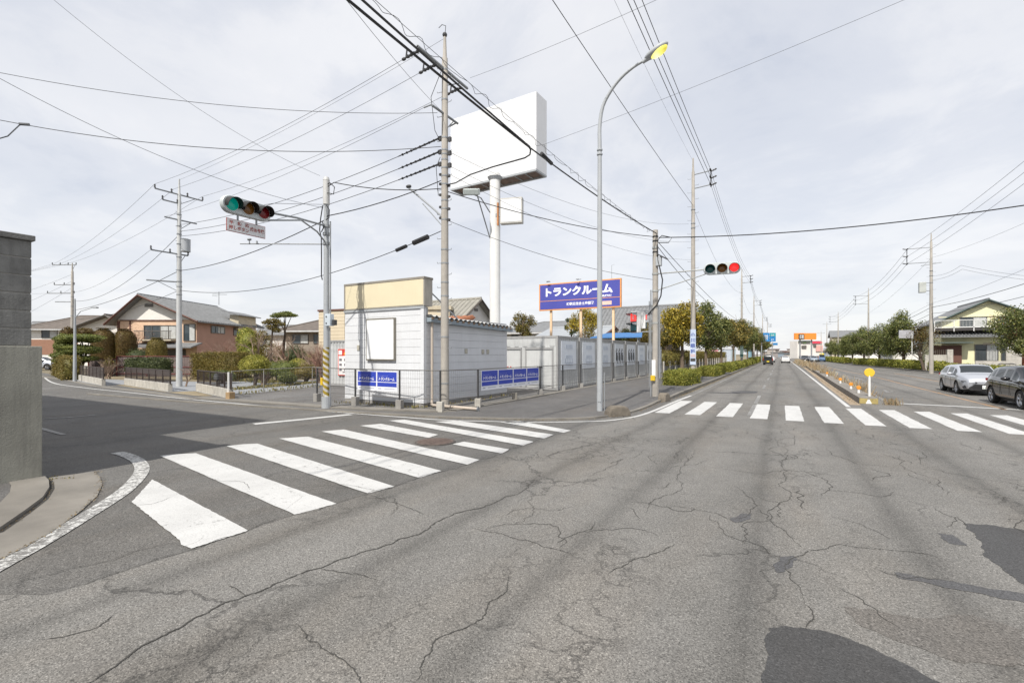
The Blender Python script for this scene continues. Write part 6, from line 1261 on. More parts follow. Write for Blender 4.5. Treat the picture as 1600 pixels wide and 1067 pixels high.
# ================================================================= houses
TILE = mat('grey roof tiles', (.17, .175, .18), .6, .2, 3, streak=.2); TILEB = mat('brown grey roof', (.12, .10, .085), .7, .2, 2); TRIM = mat('window frame', (.12, .11, .10), .4); TRIML = mat('pale window frame', (.5, .5, .5), .4); CURT = mat('lace curtain', (.45, .46, .45), .7, .15, 3)
SOF = mat('eave boards brown', (.13, .06, .045), .7); SOFL = mat('soffit cream', (.5, .44, .33), .8)
def house(label, P, ang, W, Dp, eave, peak, wall, roof, ridge='x', rx=.5, ov=.6, front=(), side=(), ribs=True, extra=None, side_wall=None, fascia=None, OVF=1.6, gable_mat=None, name='house', left=()):
    t = thing(name, label, 'house', P); M = Matrix.Translation(P) @ Matrix.Rotation(ang, 4, 'Z')
    def put(mb, nm, m, par=None, **k): mb.xform(M); return mb.build(nm, m, par or t, **k)
    mb = MB().bb(0, W, 0, Dp, -.1, eave)
    put(mb, 'wall', wall)
    if side_wall: put(MB().bb(W, W+.03, .02, Dp, 0, eave-.01), 'side_wall', side_wall)
    th = .14; fm = fascia or SOF
    def slab(a, b_, c, d): 
        up = Vector((0, 0, th)); v = [Vector(p) for p in (a, b_, c, d)]; m_ = MB(); m_.add(v+[p+up for p in v], [(0, 1, 2, 3), (4, 5, 6, 7), (0, 1, 5, 4), (1, 2, 6, 5), (2, 3, 7, 6), (3, 0, 4, 7)]); return m_
    rm = MB(); rb = MB()
    def ribsf(a, b_, c, d, sp=.45):     # a-b eave, d-c ridge
        a, b_, c, d = map(Vector, (a, b_, c, d)); n = int((b_-a).length/sp)
        for i in range(n+1): f = i/max(1, n); rb.tube([a.lerp(b_, f)+Vector((0, 0, th)), d.lerp(c, f)+Vector((0, 0, th))], .085, 5, False)
    if ridge == 'x':
        ym = Dp*rx; sl = (peak-eave)/ym; e1 = eave-sl*ov; sl2 = (peak-eave)/(Dp-ym); e2 = eave-sl2*ov
        q1 = ((-ov, -ov, e1), (W+ov, -ov, e1), (W+ov, ym, peak), (-ov, ym, peak)); q2 = ((-ov, ym, peak), (W+ov, ym, peak), (W+ov, Dp+ov, e2), (-ov, Dp+ov, e2))
        gv = [(W, 0, eave), (W, Dp, eave), (W, ym, peak)], [(0, 0, eave), (0, Dp, eave), (0, ym, peak)]; ridge_l = ((-ov, ym, peak+th), (W+ov, ym, peak+th))
        rk = [[(W+ov+.02, -ov, e1), (W+ov+.02, ym, peak)], [(W+ov+.02, ym, peak), (W+ov+.02, Dp+ov, e2)]]
        if ribs: ribsf(*q1)
    elif ridge == 'y':
        xm = W*rx; sl = (peak-eave)/xm; e1 = eave-sl*ov; sl2 = (peak-eave)/(W-xm); e2 = eave-sl2*ov
        q1 = ((-ov, Dp+ov, e1), (-ov, -ov*OVF, e1), (xm, -ov*OVF, peak), (xm, Dp+ov, peak)); q2 = ((W+ov, -ov*OVF, e2), (W+ov, Dp+ov, e2), (xm, Dp+ov, peak), (xm, -ov*OVF, peak))
        gv = [(0, 0, eave), (W, 0, eave), (xm, 0, peak)], [(0, Dp, eave), (W, Dp, eave), (xm, Dp, peak)]; ridge_l = ((xm, -ov*OVF, peak+th), (xm, Dp+ov, peak+th))
        rk = [[(-ov, -ov*OVF-.02, e1), (xm, -ov*OVF-.02, peak)], [(xm, -ov*OVF-.02, peak), (W+ov, -ov*OVF-.02, e2)]]
        if ribs: ribsf(*q2)
    if ridge in 'xy':
        a = slab(*q1); rm.add(a.v, a.f); a = slab(*q2); rm.add(a.v, a.f)
        for i, g in enumerate(gv):
            put(MB().add([Vector(p)+Vector((0.001*(1 if ridge == 'x' and i == 0 else 0), -.02 if (ridge == 'y' and i == 0) else 0, 0)) for p in g], [(0, 1, 2)]), 'gable', (gable_mat or wall) if i == 0 else wall)
        mb = MB()
        for a, b_ in rk: mb.tube([Vector(a)+Vector((0, 0, th*.3)), Vector(b_)+Vector((0, 0, th*.3))], .12, 4)
        put(mb, 'barge_board', fm); rb.tube([Vector(p) for p in ridge_l], .14, 8)
    else:
        h = min(W, Dp)/2; e = eave-.15; A, B_, C_, D_ = (-ov, -ov, e), (W+ov, -ov, e), (W+ov, Dp+ov, e), (-ov, Dp+ov, e)
        E_, F_ = ((h, Dp/2, peak), (W-h, Dp/2, peak)) if W >= Dp else ((W/2, h, peak), (W/2, Dp-h, peak))
        rm.add([A, B_, C_, D_, E_, F_], [(0, 1, 5, 4) if W >= Dp else (0, 1, 4), (2, 3, 4, 5) if W >= Dp else (2, 3, 5), (1, 2, 5) if W >= Dp else (1, 2, 5, 4), (3, 0, 4) if W >= Dp else (3, 0, 4, 5), (3, 2, 1, 0)])
        for a, b_ in ((A, E_), (B_, F_ if W >= Dp else E_), (E_, F_)): rb.tube([Vector(a), Vector(b_)], .1, 6)
        put(MB().bb(-ov+.02, W+ov-.02, -ov+.02, Dp+ov-.02, e-.2, e-.01), 'eave', fascia or TRIML)
    o = put(rm, 'roof', roof)
    if rb.v: put(rb, 'roof_ridge', roof, o)
    def win(p, along, out, w, h):
        al, ou = Vector(along), Vector(out); p = Vector(p); f = MB(); gl = MB(); up = Vector((0, 0, 1))
        def b4(a, c, z0, z1, o0, o1): f.add([p+al*x+ou*y+up*z for z in (z0, z1) for x, y in ((a, o0), (c, o0), (c, o1), (a, o1))], [(3, 2, 1, 0), (4, 5, 6, 7), (0, 1, 5, 4), (1, 2, 6, 5), (2, 3, 7, 6), (3, 0, 4, 7)])
        b4(0, w, 0, .07, 0, .09); b4(0, w, h-.07, h, 0, .09); b4(0, .07, .07, h-.07, 0, .09); b4(w-.07, w, .07, h-.07, 0, .09)
        n = max(1, round(w/1.0)); 
        for i in range(1, n): b4(w*i/n-.03, w*i/n+.03, .07, h-.07, 0, .07)
        fo = put(f, 'window', TRIM); q = [p+al*a+ou*.03+up*z for a, z in ((.07, .07), (w-.07, .07), (w-.07, h-.07), (.07, h-.07))]; put(MB().quad(*q), 'pane', GLASS, fo)
        q = [p+al*a+ou*.04+up*z for a, z in ((w*.5, .08), (w-.09, .08), (w-.09, h-.08), (w*.5, h-.08))]; put(MB().quad(*q), 'curtain', CURT, fo)
    for (x, z, w, h) in front: win((x, 0, z), (1, 0, 0), (0, -1, 0), w, h)
    for (y, z, w, h) in side: win((W+.03, y, z), (0, 1, 0), (1, 0, 0), w, h)
    if extra: extra(put, t)
    return t
TAN = mat('tan stucco', (.66, .46, .32), .85, .06, 1, streak=.15); REDB = mat('red brown stucco', (.40, .24, .185), .85, .06, 1, streak=.15); WST = mat('white stucco', (.72, .70, .66), .85, .05); YEL = mat('pale yellow stucco', (.74, .72, .47), .85, .04, 1, streak=.1); BEI = mat('beige siding', (.60, .52, .39), .7, .05, 1); GREYW = mat('grey stucco', (.40, .40, .39), .85, .08)
def ex1(put, t):
    put(MB().bb(.3, 7.2, -.10, -.03, 5.62, 5.72), 'gable_band', SOF); put(MB().bb(3.0, 3.9, -.08, -.03, 7.15, 7.5), 'gable_vent', TRIM)
    put(MB().bb(2.6, 6.6, -1.1, -.02, 3.42, 3.55), 'balcony_floor', SOFL); mb = MB()
    for i in range(28): mb.bb(2.65+i*.145, 2.68+i*.145, -1.08, -1.05, 3.55, 4.45)
    mb.bb(2.6, 6.65, -1.1, -1.04, 4.45, 4.52); put(mb, 'balcony_rail', TRIM)
    put(MB().add([(2.5, -1.9, 2.75), (9.3, -1.9, 2.75), (9.3, -.01, 3.25), (2.5, -.01, 3.25), (2.5, -1.9, 2.63), (9.3, -1.9, 2.63), (9.3, -.01, 3.13), (2.5, -.01, 3.13)], [(0, 1, 2, 3), (4, 5, 6, 7), (0, 1, 5, 4), (1, 2, 6, 5), (3, 0, 4, 7)]), 'porch_roof', TILE)
    put(MB().bb(-.03, .25, -.06, 0, 2.6, 5.6).bb(1.3, 1.45, -.06, 0, 4.4, 5.6), 'timber_post', SOF)
    put(MB().bb(3.2, 7.5, -.06, 0, .1, 2.5), 'garden_door', TRIM)
    put(MB().tube([(7.4, 6, 8.0), (7.4, 6, 9.6)], .03, 5).tube([(6.6, 6, 9.3), (8.2, 6.3, 9.3)], .02, 4).tube([(6.8, 5.6, 9.1), (7.0, 6.4, 9.1)], .015, 4), 'tv_aerial', DARKM)
    put(MB().prism([(8.0, 7.2), (9.1, 7.2), (9.1, 11.2), (8.0, 11.2)], 5.0, 6.9), 'dormer', SOFL); put(MB().add([(7.2, 6.6, 7.35), (9.5, 6.6, 6.75), (9.5, 11.8, 6.75), (7.2, 11.8, 7.35), (7.2, 6.6, 7.45), (9.5, 6.6, 6.85), (9.5, 11.8, 6.85), (7.2, 11.8, 7.45)], [(0, 1, 2, 3), (4, 5, 6, 7), (0, 1, 5, 4), (1, 2, 6, 5), (2, 3, 7, 6), (3, 0, 4, 7)]), 'dormer_roof', TILE)
house('two-storey brown and tan house with grey tiled gable roof behind the topiary', at(184, 52), YAW, 8.65, 12, 5.75, 8.3, TAN, TILE, 'y', .34, .75, front=((2.9, 3.6, 3.6, 1.55), (7.25, 3.4, 1.3, 1.9)), side=((2.4, 4.4, 2.6, .85), (6.8, 4.3, 3.6, .95)), side_wall=REDB, OVF=1.25, extra=ex1, gable_mat=WST, fascia=SOF)
def ex2(put, t):
    put(MB().bb(-.04, 14, -.05, -.005, 1.9, 4.2), 'brown_band', mat('brown tile cladding', (.28, .15, .10), .8, .08)); put(MB().bb(10.2, 14.6, -1.0, -.1, 5.8, 6.0), 'white_gutter', WHITE)
house('long two-storey house with hip roof at the far left street end', at(40, 72), YAW+.12, 15, 9, 5.95, 8.2, WST, TILEB, 'hip', ov=.9, front=((2.2, 4.4, 2.2, 1.4), (5.8, 4.4, 2.4, 1.4), (9.8, 4.4, 2.0, 1.4), (5, 0.6, 2, 1.1), (8.5, .6, 2, 1.1)), extra=ex2, fascia=TRIML)
house('grey-roofed house peeking out behind the hip-roofed house at far left', at(20, 95), YAW, 12, 9, 6.0, 8.6, GREYW, TILE, 'x', ribs=False, front=((7, 4.2, 2, 1.2),))
house('gabled house between the far left house and the brown house', at(122, 66), YAW+.1, 7, 8, 5.6, 7.3, WST, TILEB, 'y', .6, .7, front=((3, 3.6, 1.5, 1.2),), ribs=False, fascia=TRIM)
house('low house with grey hip roof behind the bare garden trees', at(447, 56), YAW-.1, 7.5, 6.5, 4.9, 6.35, mat('greyish brown boards', (.26, .22, .18), .8), TILEB, 'hip', ov=.9, front=((.8, 3.2, 2.0, 1.1), (3.4, 3.2, 1.6, 1.1)), fascia=TRIML)
house('pale house glimpsed between the brown house and the pines', at(398, 72), YAW, 6, 7, 5.0, 6.4, WST, TILE, 'x', ribs=False, front=((1, 3.2, 1.6, 1.2),))
q = at(498, 43); t = thing('building', 'flat-roofed beige block behind the signal pole', 'building', q); M = Matrix.Translation(q) @ Matrix.Rotation(.15, 4, 'Z'); MB().bb(0, 2.9, 0, 5, -.1, 5.85).xform(M).build('wall', BEI, t); mb = MB()
for i in range(18): mb.bb(-.012, 2.912, -.012, 5, .3+i*.31, .315+i*.31)
mb.xform(M).build('wall_groove', mat('beige groove', (.36, .29, .19), .8), t); MB().bb(-.08, 2.98, -.08, 5.08, 5.85, 6.0).xform(M).build('roof_edge', SOF, t); MB().cyl((-2.4, 8, 5), (-2.4, 8, 7.9), .03, n=5).xform(M).build('aerial', DARKM, t)
sx = Vector((-22.6, 30.9, 0)); house('white-gabled house with weathered tiled roof showing above the shed', Vector((-33.6, 30.9, 0)), 0, 11, 5.2, 4.75, 6.55, WST, mat('weathered tan tiles', (.26, .25, .22), .8, .15, 2, streak=.3), 'x', .5, .55, fascia=mat('dark barge', (.09, .075, .065), .7), extra=lambda put, t: put(MB().box((11.03, 2.6, 5.75), (.05, .5, .22)), 'gable_vent', TRIM))
bb_ = at(663, 40); t = thing('building', 'tan rooftop structure with rusty tiles just behind the shed sign board', 'building', bb_); MB().box((bb_.x+.6, bb_.y, 2.8), (3.6, 2.5, 5.6), rz=YAW).build('wall', BEI, t); MB().box((bb_.x+.6, bb_.y, 5.75), (3.9, 2.8, .3), rz=YAW).build('roof', SOFL, t)
t_ = at(683, 30); t = thing('lean_to_roof', 'rusty red tile lean-to right behind the shed roof', 'building', t_); mb = MB(); mb.box((t_.x, t_.y, 1.9), (3.8, 2, 3.8), rz=0); mb.build('wall', BEI, t); mb = MB()
for i in range(9): mb.cyl((t_.x-2+i*.5, t_.y-1.2, 3.85), (t_.x-2+i*.5, t_.y+1.0, 4.3), .17, n=8)
mb.box((t_.x, t_.y-.1, 4.0), (4.4, 2.4, .1), rx=.25); mb.build('rusty_tiles', mat('rusty tiles', (.30, .12, .06), .8, .3, 4), t)
house('house with large dark tiled roof behind the blue billboard and signal', at(938, 56), .0, 7.6, 8, 4.9, 7.6, mat('dark timber wall', (.13, .095, .07), .8), TILE, 'x', .5, 1.0, front=((1, 3.0, 2.2, 1.1), (4.5, 3, 2, 1.1)), fascia=TILE)
house('low grey-roofed house on the horizon above the container roofs', at(788, 62), .1, 14, 8, 4.9, 6.3, GREYW, TILE, 'hip', ov=.8, front=((1, 3.4, 2, 1.1), (8, 3.4, 2, 1.1)))
house('grey metal roof hall behind the containers left of the yellow-orange tree', at(843, 54), 0, 7, 8, 3.9, 5.0, GREYW, mat('metal roof', (.30, .32, .34), .5), 'x', ribs=False)
q = at(922, 43); t = thing('carport', 'carport with a bright blue roof between billboard post and signal', 'carport', q); mb = MB().add([(q.x, q.y, 3.5), (q.x+4.6, q.y+.3, 3.5), (q.x+3.9, q.y+3.2, 4.0), (q.x+.6, q.y+3, 4.0), (q.x, q.y, 3.42), (q.x+4.6, q.y+.3, 3.42), (q.x+3.9, q.y+3.2, 3.92), (q.x+.6, q.y+3, 3.92)], [(0, 1, 2, 3), (4, 5, 6, 7), (0, 1, 5, 4), (1, 2, 6, 5), (2, 3, 7, 6), (3, 0, 4, 7)]); mb.build('roof', mat('blue roof sheet', (.04, .15, .36), .6), t); mb = MB()
for dx, dy in ((.2, .2), (4.2, .5), (.8, 2.8), (3.7, 3.0)): mb.cyl((q.x+dx, q.y+dy, -.05), (q.x+dx, q.y+dy, 3.45), .06, n=8)
mb.build('post', STEEL, t)
# yellow house on the right
def ex3(put, t):
    k_ = 1.09
    put(MB().bb(-.3, 7.4, -.12, -.02, 6.28, 6.38), 'gable_ledge', mat('pale ledge', (.62, .60, .42), .7))
    put(MB().add([(-1.2, -1.3, 4.05), (5.4, -1.3, 4.05), (5.4, -.01, 4.62), (-1.2, -.01, 4.62), (-1.2, -1.3, 3.9), (5.4, -1.3, 3.9), (5.4, -.01, 4.5), (-1.2, -.01, 4.5)], [(0, 1, 2, 3), (4, 5, 6, 7), (0, 1, 5, 4), (1, 2, 6, 5), (3, 0, 4, 7)]), 'skirt_roof', TILE); mb = MB()
    for i in range(22): mb.tube([(-1.1+i*.3, -1.32, 4.07), (-1.1+i*.3, -.05, 4.64)], .07, 5, False)
    put(mb, 'roof_rib', TILE)
    put(MB().bb(-.9, 7.5, -1.3, -.1, 4.68, 5.0), 'balcony_shade_block', mat('painted gap shade', (.05, .045, .045), .7)); mb = MB().bb(-.95, 7.6, -1.36, -1.28, 5.02, 5.12).bb(-.95, 7.6, -1.36, -1.30, 5.86, 5.92)  # solid dark box, its colour painting the shade of the gap below the balcony
    for i in range(6): mb.bb(-.95+i*1.7, -.87+i*1.7, -1.36, -1.29, 4.6, 5.9)
    for i in range(70): mb.bb(-.9+i*.12, -.885+i*.12, -1.34, -1.325, 5.12, 5.86)
    put(mb, 'balcony_rail', WHITE)
    put(MB().bb(-2.3, 2.4, -1.6, -.02, 3.25, 3.36), 'porch_roof', mat('green copper', (.10, .13, .12), .5)); put(MB().bb(-.9, 1.7, -.4, -.05, .1, 3.0), 'entrance', SOF); mb = MB()
    for i in range(7): mb.bb(-.7+i*.18, -.62+i*.18, -.45, -.4, .9, 2.5)
    put(mb, 'door_grille', mat('bleached wood', (.4, .32, .25), .8)); put(MB().bb(3.6, 8.5, -.06, -.02, 3.0, 3.3), 'shutter_box', SOFL); put(MB().bb(5.6, 6.7, -.05, -.01, 1.4, 2.9), 'door', TRIML)
house('pale yellow two-storey house with dark green gable eaves on the right', Vector((16.5, 74, 0)), 0, 8.2, 9, 5.95, 8.1, YEL, TILE, 'y', .48, 1.0, front=((1.6, 5.0, 2.35, 1.3), (4.75, 5.0, 2.6, 1.3), (2.9, 1.2, 2.0, 1.9), (5.1, 1.2, 2.8, 1.9)), gable_mat=YEL, fascia=mat('dark green eave', (.06, .085, .08), .5), ribs=False, OVF=.55, extra=ex3)
q = Vector((15.4, 69.5, 0)); t = thing('garden_wall', 'pale block garden wall with iron railings in front of the yellow house', 'wall', q)
mb = MB().bb(16.1, 16.6, 70, 70.4, 0, 2.5).bb(20.6, 23.6, 69.2, 69.5, 0, 2.55).bb(23.6, 32, 69.2, 69.45, 0, 1.2).bb(18.2, 20.6, 69.2, 69.4, 0, 1.25).bb(14.2, 16.1, 70.1, 70.3, 0, 1.9)
mb.build('block_wall', CONC_L, t, bevel=.02); mb = MB()
for i in range(20): mb.bb(18.3+i*.115, 18.33+i*.115, 69.28, 69.31, 1.25, 2.3)
mb.bb(18.2, 20.6, 69.27, 69.32, 2.28, 2.33)
for i in range(40): mb.bb(23.7+i*.15, 23.73+i*.15, 69.28, 69.31, 1.2, 2.3)
mb.bb(23.6, 30, 69.27, 69.32, 2.28, 2.33); mb.build('railing', DARKM, t)
for k_, z in enumerate((.5, .9, 1.3, 1.7, 2.1)): MB().bb(20.6, 23.6, 69.195, 69.199, z, z+.02).build('mortar_line', MATS['mortar'], t)
q = at(1425, 62); t = thing('notice_board', 'small square notice board on a white pole among the right trees', 'sign', q); MB().cyl(q, q+Vector((0, 0, 4.8)), .05, n=8).build('post', WHITE, t); MB().box(q+Vector((-.6, 0, 4.6)), (1.9, .05, 1.05), rz=YAW).build('panel', mat('grey board', (.42, .42, .46), .5), t)
house('low pale house behind the right-hand trees left of the yellow house', at(1395, 80), .1, 9, 7, 3.4, 5.2, WST, TILE, 'x', ribs=False)
house('white-walled lot building behind the farther right trees', at(1312, 150), 0, 14, 8, 4.2, 5.2, WST, TILE, 'x', ribs=False)
house('dark-roofed house above the right-hand trees in the distance', at(1300, 175), 0, 18, 10, 8.4, 10.5, SOFL, TILE, 'x', ribs=False)
# ================================================================= far shops and signs
def plate(t, nm, m, px0, px1, py0, py1, Z, th=.3, par=None, dz=0):
    a, b_ = at(px0, Z), at(px1, Z); z1, z0 = zpy(py0, Z), zpy(py1, Z); c = (a+b_)/2; n = Vector((sY, -cY, 0))*dz
    return MB().box((c.x+n.x, c.y+n.y, (z0+z1)/2), ((b_-a).length, th, z1-z0), rz=YAW).build(nm, m, par or t)
RB = mat('route sign blue', (.02, .19, .46), .5); RT = mat('route sign teal', (.03, .30, .33), .5)
Z = 112; t = thing('direction_sign', 'large blue direction sign over the left lanes, left panel of the pair', 'sign', at(1192, Z)); o = plate(t, 'panel', RB, 1192.4, 1202, 520, 533.6, Z, .08)
MB().tube([at(1190, Z), at(1190, Z, 8)], .12, 8).build('post', STEEL, t); MB().tube([at(1190, Z, 6.2), at(1212, Z+.0, 6.2)], .06, 6).build('arm', STEEL, t)
rgt = Vector((cY, sY, 0)); text('前橋\n市街', at(1194.5, Z, zpy(531, Z))+Vector((sY, -cY, 0))*.06, rgt*.8, Vector((0, 0, 1.2)), LW_, 'lettering', o, bold=.01)
t = thing('direction_sign', 'direction sign over the left lanes, right panel with teal top', 'sign', at(1203, Z)); o = plate(t, 'panel', RB, 1202.6, 1212, 520, 533.6, Z, .08); plate(t, 'teal_panel', RT, 1202.8, 1211.8, 520.2, 525.5, Z, .02, o, .06); MB().tube([at(1190.5, Z+.2, 6.0), at(1211, Z+.2, 6.0)], .05, 6).build('arm', STEEL, t)
text('高崎', at(1204, Z, zpy(525, Z))+Vector((sY, -cY, 0))*.10, rgt*.8, Vector((0, 0, .4)), LW_, 'lettering', o); text('17', at(1205, Z, zpy(532.5, Z))+Vector((sY, -cY, 0))*.06, rgt*.55, Vector((0, 0, .45)), LW_, 'lettering', o)
t = thing('lane_sign', 'small blue lane sign below the direction signs', 'sign', at(1208, 128)); plate(t, 'panel', RB, 1208, 1215, 535.8, 539.2, 128, .08); MB().tube([at(1207, 128), at(1207, 128, 5.2)], .07, 6).tube([at(1207, 128, 4.7), at(1215, 128.1, 4.7)], .04, 5).build('post', STEEL, t)
Z = 205; t = thing('store_sign', 'large orange store sign above the far end of the road', 'sign', at(1257, Z)); OR = mat('store orange', (.80, .26, .04), .5); o = plate(t, 'panel', OR, 1241, 1275, 520.5, 530.5, Z, .6); o2 = plate(t, 'black_square', mat('store black', (.06, .045, .03), .5), 1247, 1256, 522, 530, Z, .1, o, .36)
text('半額\n市場', at(1248.3, Z, zpy(529, Z))+Vector((sY, -cY, 0))*.42, rgt*1.8, Vector((0, 0, 1.6)), LW_, 'lettering', o2, bold=.01); MB().tube([at(1250, Z+1), at(1250, Z+1, 9)], .3, 6).tube([at(1268, Z+1), at(1268, Z+1, 9)], .3, 6).build('post', STEEL, t)
Z = 222; bw = mat('far store wall', (.72, .69, .65), .8, .08, .3); t = thing('store_building', 'wide pale store building under the orange sign', 'building', at(1258, Z)); o = plate(t, 'wall', bw, 1240, 1279, 533, 560.5, Z, 6)
for nm, m_, a, b_, c, d in (('sign_strip', mat('strip dark', (.08, .09, .07), .6), 1241, 1259, 532.5, 536, ), ('sign_strip', mat('strip red', (.62, .06, .10), .5), 1261, 1277, 533.5, 537), ('sign_strip', mat('strip green', (.2, .35, .08), .5), 1248, 1252, 533, 536.5), ('sign_strip', mat('strip white', (.75, .74, .72), .5), 1259, 1276, 527.5, 533), ('window', TRIM, 1246, 1253, 540, 544), ('window', TRIM, 1264, 1268, 538, 542), ('sign_strip', mat('strip pink', (.65, .38, .33), .5), 1268, 1278, 540, 549), ('sign_strip', mat('strip yellow', (.7, .6, .1), .5), 1274, 1280, 552, 558), ('doorway', TRIM, 1242, 1272, 556, 560.5)): plate(t, nm, m_, a, b_, c, d, Z, .4, None, 3.3)
rr = random.Random(3); cols = [(.55, .5, .46), (.42, .38, .36), (.62, .6, .58), (.35, .42, .48), (.5, .36, .32), (.66, .62, .55)]
for i, (a, b_, c, Z) in enumerate(((1205, 1212, 546, 300), (1210, 1218, 551, 280), (1216, 1224, 549, 330), (1222, 1231, 552, 260), (1229, 1240, 550, 320), (1232, 1241, 554, 250), (1234, 1242, 546, 420), (1196, 1207, 550, 350), (1276, 1290, 549, 300), (1286, 1300, 551, 240))):
    t = thing('distant_building', ['first', 'second', 'third', 'fourth', 'fifth', 'sixth', 'seventh', 'eighth', 'ninth', 'tenth'][i]+' small distant roadside building near the vanishing point, built between the street trees', 'building', at((a+b_)/2, Z), 'distant roadside buildings')
    m_ = mat('distant wall %s' % 'abcdef'[i % 6], cols[i % 6], .8, .1, .2); plate(t, 'wall', m_, a, b_, c, 558, Z, 8); plate(t, 'roof', TILE if i % 2 else SOF, a-.5, b_+.5, c-.9, c, Z, 9)
    plate(t, 'window', TRIM, a+1, b_-1, c+1.5, c+3, Z, .3, None, 4.1)
for i, (px, col) in enumerate(((1112, (.65, .3, .35)), (1118, (.7, .68, .66)), (1132, (.45, .5, .58)), (1140, (.35, .42, .46)), (1098, (.6, .58, .55)), (1172, (.3, .5, .6)), (1181, (.75, .7, .68)))):
    Z = 118+i*6; t = thing('roadside_shop', ['shop front with pink sign behind the dark hedge', 'white shop front behind the third street tree', 'blue grey parked-lot building behind the hedge', 'grey low shop behind the fourth street tree', 'pale wall seen between the first street trees', 'small blue roadside booth beside the far trees', 'white roadside banner wall near the grey van'][i], 'shop', at(px, Z)); plate(t, 'wall', mat('shop wall %s' % 'abcdefg'[i], col, .7), px-5+(3 if i > 4 else 0), px+6-(3 if i > 4 else 0), 546 if i != 6 else 555, 566, Z, 3); plate(t, 'roof', TRIML, px-5.5+(3 if i > 4 else 0), px+6.5-(3 if i > 4 else 0), 545.2 if i != 6 else 554.3, 546 if i != 6 else 555, Z, 3.2)
# ================================================================= cars
def carpaint(name, col, metal=.5, rough=.28):
    m, t, b = newmat(name); b.inputs['Base Color'].default_value = (*col, 1); b.inputs['Metallic'].default_value = metal; b.inputs['Roughness'].default_value = rough
    b.inputs['Coat Weight'].default_value = .8; b.inputs['Coat Roughness'].default_value = .05; MATS[name] = m; return m
P_SIL = carpaint('silver paint', (.52, .54, .58), .55, .3); P_BLK = carpaint('black paint', (.008, .008, .010), .0, .2); P_WHT = carpaint('white paint', (.62, .62, .62), 0, .35); P_GRY = carpaint('dark grey paint', (.05, .052, .055), .5); P_BLU = carpaint('blue paint', (.08, .14, .25), .4); P_LBL = carpaint('grey blue paint', (.25, .3, .36), .4)
CGL = mat('car glass', (.02, .026, .03), .04, .1, 1); CGL.node_tree.nodes['Principled BSDF'].inputs['Specular IOR Level'].default_value = .28; TYRE = mat('tyre', (.02, .02, .02), .85, .2, 8); RIM = mat('alloy rim', (.42, .43, .45), .3, .1, 3, metal=.8); PLAS = mat('black plastic trim', (.025, .025, .027), .5, .1); LAMP = mat('headlamp glass', (.55, .58, .62), .08, .3, 30, metal=.4); TAIL = mat('tail lamp', (.30, .015, .015), .2, .2, 20); CHR = mat('chrome', (.6, .6, .6), .15, .05, metal=.9); NPW = mat('number plate white', (.75, .76, .74), .5); NPY = mat('number plate yellow', (.75, .58, .03), .5); NPT = mat('plate lettering', (.03, .10, .05), .5)
def interp(tab, x):
    for (a, va), (b, vb) in zip(tab, tab[1:]):
        if x <= b: f = (x-a)/(b-a) if b > a else 0; return va+(vb-va)*max(0, min(1, f))
    return tab[-1][1]
